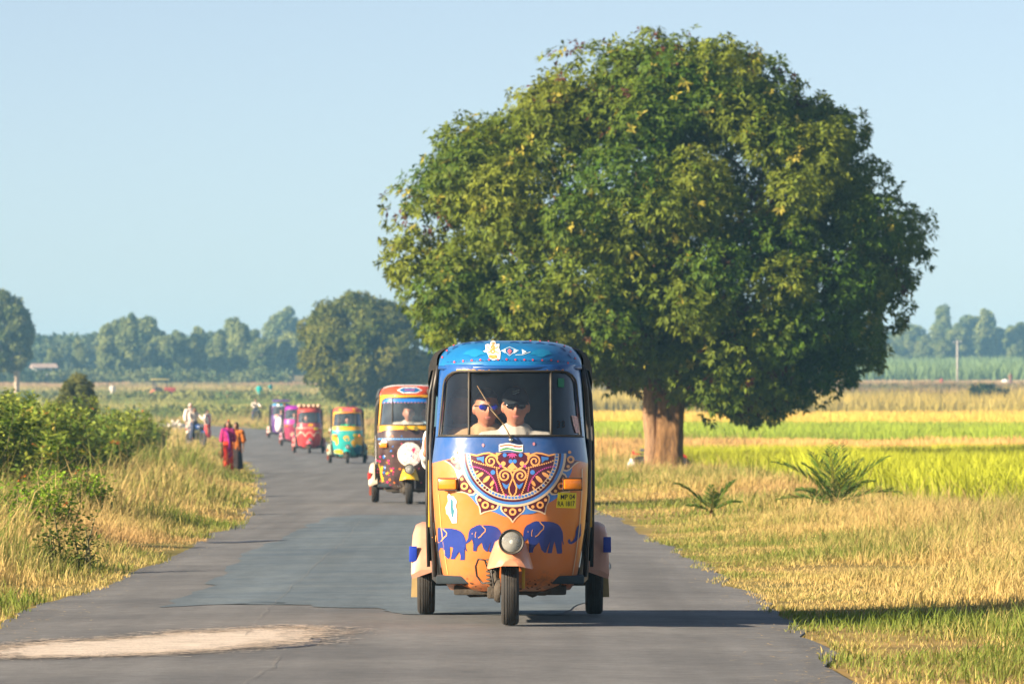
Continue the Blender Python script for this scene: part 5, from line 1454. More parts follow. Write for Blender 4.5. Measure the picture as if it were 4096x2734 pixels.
    # windscreen stickers: 33, green square, pink torn slip
    d = Decal(); d.text('33', q1(1482, 872), .062, .95); d.build('window_number', INK, sur, 2)
    d = Decal(); d.poly([q1(*p) for p in [(1455, 440), (1512, 440), (1512, 525), (1455, 520)]]); d.build('green_sticker', mat('green_film', (0.01, 0.16, 0.07), .5), sur, 2)
    d = Decal(); d.poly([q1(*p) for p in [(1580, 785), (1632, 795), (1650, 890), (1652, 945), (1622, 948), (1600, 880)]]); d.build('torn_slip', mat('pink_slip', (0.62, 0.40, 0.38), .6, var=.4, vscale=60), sur, 2)
    # hood: gold figure sticker, diamonds, teal swirls, red studs along seams
    H = lambda: Decal(HY, HN)
    d = H(); d.poly([q1(*p) for p in [(850, 85), (872, 96), (880, 125), (912, 120), (908, 160), (922, 200), (915, 240), (918, 262), (880, 266), (860, 275), (828, 262), (812, 240), (800, 205), (770, 195), (760, 190), (785, 178), (778, 130), (800, 120), (822, 128), (830, 100)]], .02); st = d.build('die_cut_sticker', WHITE, hood, 2)
    gold = mat('gold_print', (0.52, 0.27, 0.07), .45, var=.5, vscale=70)
    d = H(); d.disc(q1(852, 118), .010, 10); d.disc(q1(850, 152), .013, 10); d.disc(q1(850, 192), .016, 10); d.poly([q1(*p) for p in [(815, 225), (885, 225), (895, 255), (850, 262), (812, 250)]], .02); d.stroke([q1(800, 150), q1(840, 185), q1(900, 150)], .007); d.stroke([q1(805, 205), q1(850, 180), q1(905, 210)], .007); d.build('gold_figure', gold, hood, 3)
    red = mat('stud_red', (0.60, 0.05, 0.06), .4); 
    d = H()
    for px, py in [(492, 288), (575, 279), (655, 274), (735, 270), (815, 268), (898, 267), (978, 266), (1060, 269), (1142, 269), (1220, 271), (1308, 273), (1392, 272), (1455, 282), (1550, 296), (480, 126), (418, 178), (376, 240), (1520, 134), (1578, 188), (1620, 252), (1200, 87), (1290, 90), (1370, 88), (1450, 97)]:
        x, z = q1(px, py); d.disc((x, z), .0062, 7)
    tag(d.build('red_studs', red, hood, 2), kind='stuff')
    dk = mat('hood_dark', (0.008, 0.05, 0.20), .4)
    d = H()
    for a, b in [((560, 120), (640, 108)), ((680, 104), (760, 100)), ((1010, 104), (1090, 104)), ((1120, 106), (1210, 108)), ((1250, 112), (1330, 116)), ((1370, 120), (1440, 132)), ((470, 165), (520, 140)), ((420, 215), (450, 185)), ((1480, 150), (1530, 185)), ((1550, 215), (1580, 250))]:
        d.stroke([q1(*a), q1((a[0] + b[0]) / 2, (a[1] + b[1]) / 2 - 6), q1(*b)], .006)
    for k in range(34): x = 420 + k * 36; d.stroke([q1(x, 287 - 12 * math.sin(PI * k / 34)), q1(x + 20, 286 - 12 * math.sin(PI * k / 34))], .0035)
    tag(d.build('seam_dashes', dk, hood, 1), kind='stuff')
    d = H(); d.poly([q1(*p) for p in [(985, 190), (1005, 165), (1028, 190), (1005, 222)]]); d.build('diamond', mat('rose_d', (0.5, 0.12, 0.16), .4), hood, 3)
    d = H()
    for P in ([(970, 165), (930, 188), (968, 210)], [(1045, 172), (1082, 190), (1045, 212)], [(1120, 170), (1165, 196), (1125, 218)]): d.poly([q1(*p) for p in P])
    d.stroke([q1(920, 190), q1(1005, 150), q1(1090, 185)], .003); d.stroke([q1(960, 190), q1(1005, 232), q1(1050, 195)], .003); d.stroke([q1(1060, 225), q1(1130, 222), q1(1200, 196)], .003)
    d.build('white_diamonds', mat('pale_blue', (0.55, 0.66, 0.70), .4), hood, 2)
    d = H(); 
    for cx_ in (680, 1300): 
        d.poly([q1(cx_ + 95 * math.cos(w) * (1 + .2 * math.sin(5 * w)), 205 + 32 * math.sin(w) * (1 + .25 * math.cos(4 * w))) for w in np.linspace(0, 2 * PI, 25)[:-1]])
    d.build('teal_swirl', mat('teal_paint', (0.01, 0.19, 0.38), .4), hood, 1)
    # orange line under the header, rag hanging at the left post
    d = Decal(); d.stroke([(x, 1.569) for x in np.linspace(-.33, .33, 14)], .010); d.build('orange_trim', mat('trim_orange', (0.62, 0.24, 0.02), .5), sur, 4)

HOOD_BLUE = mat('hood_blue', (0.008, 0.140, 0.36), 0.30, var=0.15, coat=0.4, bump=0.15, bscale=6)
S1 = {'body': livery_mat('livery_blue_orange', BLUE, ORANGE, 1.061, 0.29), 'frame': mat('frame_blue', BLUE, 0.3, var=0.12, coat=0.4, bump=0.25, bscale=14),
      'hood': HOOD_BLUE, 'lip': mat('lip_blue', BLUE, .3, coat=.3), 'strip': mat('strip_yellow', (0.60, 0.36, 0.03), .5, var=.2), 'guard': mat('guard_peach', PEACH, 0.42, var=0.1, bump=0.2, bscale=9, dirt=0.15, coat=.2),
      'fender': mat('fender_peach', (0.58, 0.29, 0.19), 0.45, var=0.12, bump=.3, bscale=8, dirt=.2), 'fmark': mat('fender_blue', (0.015, 0.05, 0.42), .4), 'flap': mat('flap_tan', (0.40, 0.28, 0.12), .8, var=.3), 'decor': decor_front}
R1 = build_rickshaw((-0.012, 35.0, 0.0), 0, S1, 'blue and orange rickshaw with elephants, leading the convoy')

# --- deco of the following rickshaws ----------------------------------------
def blob(c, rx, rz, seed, n=18, rough=.22):
    r = random.Random(seed); p = [r.uniform(0, 6) for _ in range(3)]
    return [(c[0] + rx * math.cos(2 * PI * k / n) * (1 + rough * math.sin(2 * 2 * PI * k / n + p[0]) + rough * .5 * math.sin(3 * 2 * PI * k / n + p[1])), c[1] + rz * math.sin(2 * PI * k / n) * (1 + rough * math.sin(2 * 2 * PI * k / n + p[2]))) for k in range(n)]
YEL = (0.80, 0.42, 0.02)
P_YEL = mat('paint_yellow', YEL, .35, var=.08, coat=.3); P_WHT = mat('paint_white', (0.78, 0.74, 0.72), .4, var=.06); P_RED = mat('paint_red', (0.55, 0.035, 0.025), .35, var=.12, coat=.3)
P_MAG = mat('paint_magenta', (0.62, 0.02, 0.16), .35); P_BLU = mat('paint_blue', (0.02, 0.16, 0.52), .35); P_ORG = mat('paint_orange', (0.78, 0.20, 0.03), .35); P_TEAL = mat('paint_teal', (0.0, 0.33, 0.30), .35, coat=.3)
# tuk two is drawn from the zoomed strip: 844 px wide for native 1440..1720
def k2(px, py):
    s = 280 / 844; x = (1440 + px * s) / 1.7437; y = (1520 + py * s) / 1.7437
    d = 83.6; return (((x - 1174.5) * d / 13050) + 1.51, (CAM_H - (y - 955) * d / 13050) )
def decor_two(root, body, hood, sur):
    # white dial with red flecks
    c = (k2(597, 890)[0], k2(597, 890)[1]); R = .178
    d = Decal(); d.disc(c, R, 30); d.build('white_dial', P_WHT, body, 2)
    r = random.Random(4); d = Decal(); d2 = Decal()
    for k in range(64):
        a = r.uniform(0, 6.28); q = R * math.sqrt(r.uniform(.05, .9)); p = (c[0] + q * math.cos(a), c[1] + q * math.sin(a)); an = r.uniform(0, 3.1); L = r.uniform(.008, .016)
        (d if k % 3 else d2).poly([(p[0] + L * math.cos(an + w) * (1 if i % 2 == 0 else .45), p[1] + L * math.sin(an + w) * (1 if i % 2 == 0 else .45)) for i, w in enumerate((0, 1.3, PI, PI + 1.3))])
    tag(d.build('red_flecks', mat('fleck_red', (0.60, 0.10, 0.10), .5), body, 3), kind='stuff'); tag(d2.build('pink_flecks', mat('fleck_pink', (0.65, 0.25, 0.33), .5), body, 3), kind='stuff')
    d = Decal(); d.poly([k2(*p) for p in [(625, 820), (665, 808), (660, 840), (640, 880), (630, 850)]]); d.build('magenta_mark', P_MAG, body, 4)
    d = Decal(); d.poly([k2(*p) for p in [(600, 905), (625, 890), (625, 925)]]); d.poly([k2(*p) for p in [(558, 825), (578, 825), (570, 840)]]); d.build('blue_mark', P_BLU, body, 4)
    # yellow tree with blossoms, blue and white birds
    d = Decal()
    d.stroke([k2(*p) for p in [(300, 1312), (272, 1220), (252, 1140), (240, 1060), (215, 1000)]], .042, True); d.stroke([k2(*p) for p in [(255, 1120), (262, 1040), (325, 985)]], .026); d.stroke([k2(*p) for p in [(270, 1175), (320, 1120), (385, 1078)]], .026)
    d.build('painted_tree', P_YEL, body, 2)
    d = Decal()
    for (px, py, rr) in [(240, 920, 22), (200, 965, 24), (235, 975, 22), (340, 965, 26), (345, 1000, 20), (395, 1060, 28), (400, 1100, 22), (365, 1060, 18), (345, 1140, 16), (325, 1225, 26), (355, 1262, 22), (395, 1130, 14), (205, 1070, 18), (240, 1290, 16), (200, 1110, 14)]: d.disc(k2(px, py), rr * .0006, 8)
    d.build('blossoms', P_MAG, body, 2)
    d = Decal()
    for (px, py, rr) in [(355, 1195, 30), (410, 1230, 22), (235, 1215, 20), (225, 1260, 22), (390, 672, 20), (480, 1065, 26)]: d.disc(k2(px, py), rr * .0006, 8)
    d.build('orange_blossoms', P_ORG, body, 2)
    d = Decal()
    for (px, py, rx, ry) in [(285, 920, 26, 45), (295, 1050, 26, 50), (285, 1110, 22, 36), (372, 848, 26, 26), (395, 795, 20, 20), (500, 670, 18, 20), (735, 735, 22, 16)]: d.disc(k2(px, py), rx * .0006, 10, ry * .0006)
    d.build('blue_birds', P_BLU, body, 2)
    d = Decal()
    for (px, py, rr) in [(295, 910, 16), (300, 1048, 18), (392, 908, 0)]:
        if rr: d.disc(k2(px, py), rr * .0006, 8)
    d.ring(k2(285, 755), .03, .047, n=20); d.disc(k2(285, 735), .034, 14); d.build('white_moon', P_WHT, body, 2)
    d = Decal()
    for (px, py) in [(395, 908), (710, 1060), (735, 1230), (500, 760), (470, 900)]: d.disc(k2(px, py), .012, 7)
    d.build('pink_spots', mat('pk', (0.6, 0.12, 0.2), .4), body, 2)
    z0 = k2(0, 705)[1]; d = Decal(); d.stroke([(x, z0 + .0) for x in np.linspace(-.47, .47, 30)], .022); d.build('blue_band', P_BLU, body, 2)
    d = Decal()
    for k in range(22): d.stroke([(-.45 + k * .042, z0), (-.43 + k * .042, z0 + .004)], .012)
    d.build('band_dashes', mat('ltblue', (0.25, 0.5, 0.6), .4), body, 3)
    # yellow upper lip
    d = Decal(); A = []; B = []
    for x in np.linspace(-.47, .47, 30): A.append((x, 1.15)); B.append((x, 1.095 - .5 * max(0, abs(x) - .33) ** 1.2))
    d.strip(A, B); d.build('yellow_lip', P_YEL, body, 2)
    # blue valance inside the top of the screen
    d = Decal(); d.strip([(x, 1.552 - 1.5 * max(0, abs(x) - .35) ** 1.3) for x in np.linspace(-.40, .40, 24)], [(x, 1.50 - 1.2 * max(0, abs(x) - .35) ** 1.3) for x in np.linspace(-.40, .40, 24)]); d.build('screen_valance', P_BLU, sur, 1)
    d = Decal()
    for k in range(16): d.disc((-.37 + k * .05, 1.492), .009, 6)
    d.build('valance_tassels', mat('tassel', (0.5, .2, .3), .5), sur, 2)
    # diamond name plate on the hood with small pink script
    H = lambda: Decal(HY, HN)
    cx = 0.0; zc = 1.675
    d = H(); d.poly([(cx - .19, zc), (cx - .10, zc + .045), (cx + .10, zc + .045), (cx + .19, zc), (cx + .10, zc - .045), (cx - .10, zc - .045)], .02); d.build('diamond_rim', P_WHT, hood, 1)
    d = H(); d.poly([(cx - .165, zc), (cx - .09, zc + .037), (cx - .05, zc + .03), (cx, zc + .037), (cx + .05, zc + .03), (cx + .09, zc + .037), (cx + .165, zc), (cx + .09, zc - .037), (cx, zc - .03), (cx - .09, zc - .037)], .02); d.build('diamond_plate', mat('plate_blue', (0.01, 0.12, 0.30), .4), hood, 2)
    d = H(); d.stroke([(cx - .075 + .0125 * k, zc + (.008 if k % 2 else -.006)) for k in range(13)], .010); d.build('name_script', mat('script_pink', (0.62, 0.06, 0.22), .4), hood, 3)
    d = H(); d.disc((.30, 1.66), .05, 10, .055); d.build('cream_flower', mat('cr', (0.75, .5, .3), .5, var=.3, vscale=40), hood, 1)
    d = H(); A = []; B = []
    for q in np.linspace(-.995, .995, 60):
        u_ = math.sin(q * PI / 2); cap = HOOD_H * (1 - abs(u_) ** 3.4) ** (1 / 3.4); A.append((u_ * HOOD_W, HOOD_Z + cap * .99)); B.append((u_ * HOOD_W * .96, HOOD_Z + cap * .90))
    d.strip(A, B); d.build('white_piping', P_WHT, hood, 1)
    # two small brass horns and a garland above the cowl
    for sx in (-.05, .10):
        mb = MB(); mb.lathe([(.034, -.05), (.030, -.045), (.012, -.01), (.010, .03)], (sx, FY(sx, 1.12) - .03, 1.115), 'Y', 16); mb.build('brass_horn', mat('brass', (.55, .42, .10), .3, .9), root)
S2 = dict(S1); S2.update({'glass': GLASS2, 'body': livery_mat('livery_black', (0.035, 0.015, 0.022), (0.035, 0.015, 0.022), 1.3, 0), 'frame': P_YEL, 'hood': mat('hood_red', (0.62, 0.075, 0.03), .35, var=.12, coat=.3), 'lip': P_YEL, 'strip': P_WHT, 'guard': mat('guard_yellow', (0.80, 0.50, 0.03), .4, var=.08), 'fender': mat('fender_white', (0.6, .5, .38), .5, var=.2), 'fmark': P_RED, 'flap': mat('flap_red', (.3, .06, .03), .7), 'decor': decor_two, 'wiper': False, 'canvas': mat('grey_canvas', (0.05, 0.055, 0.06), .8, var=.4)})
r2d = 83.6; R2 = build_rickshaw((-1.51, r2d, float(Z(r2d))), 0.0, S2, 'black and yellow rickshaw with white dial, behind the leading one')

def decor_three(root, body, hood, sur):
    for i, (c, rx, rz) in enumerate([((-.40, .80), .085, .13), ((-.22, .36), .17, .075), ((-.03, .78), .105, .075), ((.36, .72), .17, .15), ((.20, .62), .07, .10), ((-.33, .66), .04, .1)]):
        d = Decal(); P = [(max(-bw_(z) * .985, min(bw_(z) * .985, x)), max(.26, z)) for x, z in blob(c, rx, rz, i + 3)]
        try: d.poly(P); d.build('yellow_blob', P_YEL, body, 2)
        except Exception: pass
    d = Decal(); d.poly(blob((.34, .42), .12, .14, 8)); d.build('dark_teal_blob', mat('dkteal', (.0, .12, .2), .4), body, 3)
    d = Decal(); d.poly(blob((-.02, .75), .06, .04, 5)); d.build('teal_blob', P_TEAL, body, 3)
    d = Decal(); d.poly([(.18, .92), (.31, .92), (.31, .84), (.18, .84)]); d.build('number_plate', PLATE_Y, body, 4)
    d = Decal(); A = [(x, 1.15) for x in np.linspace(-.475, .475, 30)]; B = [(x, 1.03) for x in np.linspace(-.475, .475, 30)]; d.strip(A, B); d.build('yellow_band', P_YEL, body, 2)
    H = lambda: Decal(HY, HN)
    for cx in (-.22, .20): d = H(); d.poly(blob((cx, 1.68), .05, .035, int(cx * 50)), .02); d.build('yellow_rose', P_YEL, hood, 1)
    d = H(); d.poly(blob((0, 1.68), .12, .04, 3), .02); d.build('pink_rose', mat('rosep', (.62, .12, .16), .4), hood, 1)
S3 = dict(S2); S3.update({'body': livery_mat('livery_teal', (0, .36, .33), (0, .36, .33), 1.3, 0), 'hood': mat('hood_coral', (0.72, 0.10, 0.07), .4, var=.2), 'guard': P_TEAL, 'fender': mat('fender_mint', (.35, .42, .3), .5, var=.4, vscale=14), 'fmark': P_ORG, 'decor': decor_three, 'round_ind': 1, 'canvas': BLACK})
d_ = 178.0; R3 = build_rickshaw(((797 - 1174.5) * d_ / 13050, d_, float(Z(d_))), .03, S3, 'teal rickshaw with yellow blobs and coral hood, third in line')

def decor_four(root, body, hood, sur):
    d = Decal(); P = []
    xs = np.linspace(-.47, .47, 49)
    A = [(x, .98) for x in xs]; B = [(x, .62 + .16 * abs(math.sin((x + .47) / .94 * PI * 3)) - (.0)) for x in xs]
    d.strip(A, B); d.build('cream_scallops', mat('scallop_cream', (.62, .42, .32), .45, var=.35, vscale=9), body, 2)
    d = Decal(); d.poly([(-.04, 1.12), (.14, 1.12), (.14, 1.04), (-.04, 1.04)]); d.build('orange_sticker', mat('stk', (.85, .38, .01), .4), body, 3)
    d = Decal(); d.poly([(.16, .98), (.33, .98), (.33, .90), (.16, .90)]); d.build('number_plate', PLATE_Y, body, 3)
    mb = MB()
    for k in range(5): mb.ell((-.36 + k * .18, .62 + .02 * (k % 2), 1.80), (.10, .26, .075), nu=12, nv=8)
    mb.build('roof_bundle', mat('bundle_tan', (.55, .36, .24), .8, var=.25), root, auto=0)
S4 = dict(S2); S4.update({'body': livery_mat('livery_red', (.32, .03, .05), (.50, .02, .03), .98, 0), 'frame': mat('frame_red', (.38, .03, .04), .4, coat=.2), 'lip': P_RED, 'hood': mat('hood_dkred', (.35, .06, .05), .4), 'guard': mat('guard_pink', (.55, .10, .14), .4), 'fender': mat('fender_rose', (.6, .2, .18), .5), 'decor': decor_four, 'no_ind': (-1, 1), 'canvas': BLACK})
d_ = 217.0; R4 = build_rickshaw(((710 - 1174.5) * d_ / 13050, d_, float(Z(d_))), .05, S4, 'red rickshaw with cream scallops and bundles along its roof')

def decor_five(root, body, hood, sur):
    d = Decal(); d.disc((-.12, .50), .10, 18); d.build('cream_disc', mat('crd', (.55, .4, .28), .5), body, 2)
S5 = dict(S2); S5.update({'body': livery_mat('livery_magenta', (.42, .035, .30), (.26, .012, .07), .95, 0), 'frame': mat('frame_purple', (.20, .025, .20), .4, coat=.2), 'lip': mat('lip_purple', (.28, .015, .30), .4), 'hood': mat('hood_purple', (.25, .02, .28), .4), 'guard': mat('guard_maroon', (.25, .02, .08), .4), 'fender': mat('fender_mauve', (.35, .2, .25), .5, var=.3), 'decor': decor_five, 'canvas': BLACK})
d_ = 246.0; R5 = build_rickshaw(((678 - 1174.5) * d_ / 13050, d_, float(Z(d_))), .07, S5, 'magenta and purple rickshaw partly hidden behind the red one')

def decor_six(root, body, hood, sur):
    d = Decal(); d.poly(blob((-.16, .70), .16, .38, 2, 20, .12)); d.build('white_swoosh', P_WHT, body, 2)
    d = Decal(); d.poly([(.10, 1.10), (.30, 1.10), (.30, .98), (.10, .98)]); d.build('orange_sticker', mat('stk6', (.7, .3, .02), .4), body, 3)
    d = Decal(); d.disc((-.25, 1.08), .09, 12); d.build('coral_flower', mat('coral', (.7, .25, .2), .5), body, 3)
    H = lambda: Decal(HY, HN); 
    for k, m in enumerate([P_BLU, P_WHT, mat('teal6', (.05, .35, .45), .4), P_ORG, P_BLU]):
        d = H(); d.disc((-.32 + k * .16, 1.67), .06, 10, .05); d.build('hood_roundel', m, hood, 1)
    mb = MB(); mb.bbox((0, .45, 1.86), (.86, .5, .12), .04); mb.build('roof_board', mat('board_violet', (.12, .07, .24), .5, var=.4, vscale=9), root)
S6 = dict(S2); S6.update({'body': livery_mat('livery_violet', (.05, .015, .16), (.06, .01, .16), .95, 0), 'frame': mat('frame_violet', (.10, .03, .14), .4), 'lip': P_WHT, 'hood': mat('hood_teal', (.10, .26, .34), .4, var=.4, vscale=12), 'guard': mat('guard_dark', (.05, .02, .08), .4), 'fender': mat('fender_cream', (.6, .45, .4), .5), 'decor': decor_six, 'no_ind': (-1, 1), 'canvas': BLACK})
d_ = 284.0; R6 = build_rickshaw(((646 - 1174.5) * d_ / 13050, d_, float(Z(d_))), .09, S6, 'violet and white rickshaw with a sign board on top, last in line')
# ------------------------------------------------------------------ people
SKIN = {}
def skinmat(name, c):
    if name not in SKIN:
        m, nt, b = newmat(name); setin(b, Base_Color=c, Roughness=0.5); b.inputs['Subsurface Weight'].default_value = 0.08
        b.inputs['Subsurface Radius'].default_value = (0.012, 0.005, 0.003)
        N = nt.nodes; L = nt.links; tc = N.new('ShaderNodeTexCoord'); nz = N.new('ShaderNodeTexNoise'); nz.inputs['Scale'].default_value = 18; nz.inputs['Detail'].default_value = 5
        L.new(tc.outputs['Object'], nz.inputs['Vector']); mr = N.new('ShaderNodeMapRange'); mr.inputs[3].default_value = .85; mr.inputs[4].default_value = 1.12; L.new(nz.outputs['Fac'], mr.inputs[0])
        hs = N.new('ShaderNodeHueSaturation'); hs.inputs['Color'].default_value = (*c, 1); L.new(mr.outputs[0], hs.inputs['Value']); L.new(hs.outputs[0], b.inputs['Base Color'])
        SKIN[name] = m
    return SKIN[name]
FAIR = lambda: skinmat('skin_fair', (0.38, 0.155, 0.088))
DARK = lambda: skinmat('skin_dark', (0.20, 0.095, 0.05))
def cloth(name, c, var=0.12, vs=14, bump=.35): return mat('cloth_' + name, c, 0.85, var=var, vscale=vs, bump=bump, bscale=9, spec=.2)
HAIRM = mat('hair_black', (0.012, 0.010, 0.009), 0.55)
HAIRB = mat('hair_brown', (0.05, 0.028, 0.015), 0.6)

def g2(a, b): return math.exp(-a * a - b * b)
def head_fn(p):
    x, y, z = p
    j = max(0, -z - .05)
    x2 = x * (1 - .26 * j ** 1.3); y2 = y
    if y < 0:
        y2 = y * (1 - .10 * max(0, z) ** 2)
        y2 -= .26 * g2(x / .13, (z + .17) / .15) + .10 * g2(x / .09, (z - .05) / .18)
        y2 -= .05 * g2(x / .5, (z - .26) / .10)
        y2 += .09 * g2((abs(x) - .36) / .17, (z - .06) / .12)
        y2 -= .06 * g2(x / .24, (z + .47) / .07); y2 += .03 * g2(x / .24, (z + .53) / .035)
        y2 -= .05 * g2(x / .22, (z + .82) / .14); y2 += .04 * g2(x / .3, (z + .64) / .06)
    else:
        y2 = y * (1 - .25 * j)
    return Vector((x2, y2, z))

def hand(mb, wrist, dirv, up, s=1.0, curl=0.6, side=1):
    """palm and five bent fingers; dirv along the hand, up the back of the hand"""
    d = Vector(dirv).normalized(); u = (Vector(up) - d * Vector(up).dot(d)).normalized(); a = d.cross(u) * side; w = Vector(wrist)
    for k in (-1.2, -.4, .4, 1.2): mb.cone(w + d * .02 * s + a * k * .012 * s, w + d * .085 * s + a * k * .020 * s, .015 * s, .0125 * s, n=8)
    for k, L in zip((-1.5, -.5, .5, 1.5), (.030, .036, .034, .026)):
        p = w + d * .088 * s + a * k * .019 * s; dd = d.copy()
        for seg in range(3):
            ang = curl * (.5 + .4 * seg); dd = (dd * math.cos(ang) - u * math.sin(ang)).normalized(); q = p + dd * L * s * (1 - .15 * seg)
            mb.cone(p, q, .0098 * s - .0008 * seg, .009 * s - .0008 * seg, n=7); p = q
            u_ = u
    p = w + d * .03 * s - a * .022 * s; q = p + (d * .6 - a * .8 - u * .2) * .034 * s; mb.cone(p, q, .013 * s, .011 * s, n=7); mb.cone(q, q + (d * .9 - a * .15 - u * .45) * .032 * s, .011 * s, .009 * s, n=7)

STAND = dict(pelvis=(0, 0, .92), waist=(0, 0, 1.06), chest=(0, .01, 1.27), neck=(0, .01, 1.44), head=(0, -.01, 1.585),
             shl=(-.185, .01, 1.385), shr=(.185, .01, 1.385), ell=(-.235, .03, 1.12), elr=(.235, .03, 1.12), wrl=(-.255, -.04, .88), wrr=(.255, -.04, .88),
             hil=(-.09, 0, .90), hir=(.09, 0, .90), knl=(-.10, -.03, .48), knr=(.10, -.03, .48), anl=(-.10, .03, .085), anr=(.10, .03, .085))
SEAT = dict(pelvis=(0, 0, .10), waist=(0, .015, .24), chest=(0, .03, .42), neck=(0, .015, .595), head=(0, -.015, .735),
            shl=(-.195, .03, .535), shr=(.195, .03, .535), ell=(-.27, -.13, .37), elr=(.27, -.13, .37), wrl=(-.29, -.40, .38), wrr=(.29, -.40, .38),
            hil=(-.10, 0, .09), hir=(.10, 0, .09), knl=(-.15, -.40, .09), knr=(.15, -.40, .09), anl=(-.16, -.42, -.28), anr=(.16, -.42, -.28))

def remesh(o, vox, smooth=4):
    m = o.modifiers.new('remesh', 'REMESH'); m.mode = 'VOXEL'; m.voxel_size = vox; m.use_smooth_shade = True
    if smooth:
        s = o.modifiers.new('smooth', 'SMOOTH'); s.iterations = smooth; s.factor = 0.5

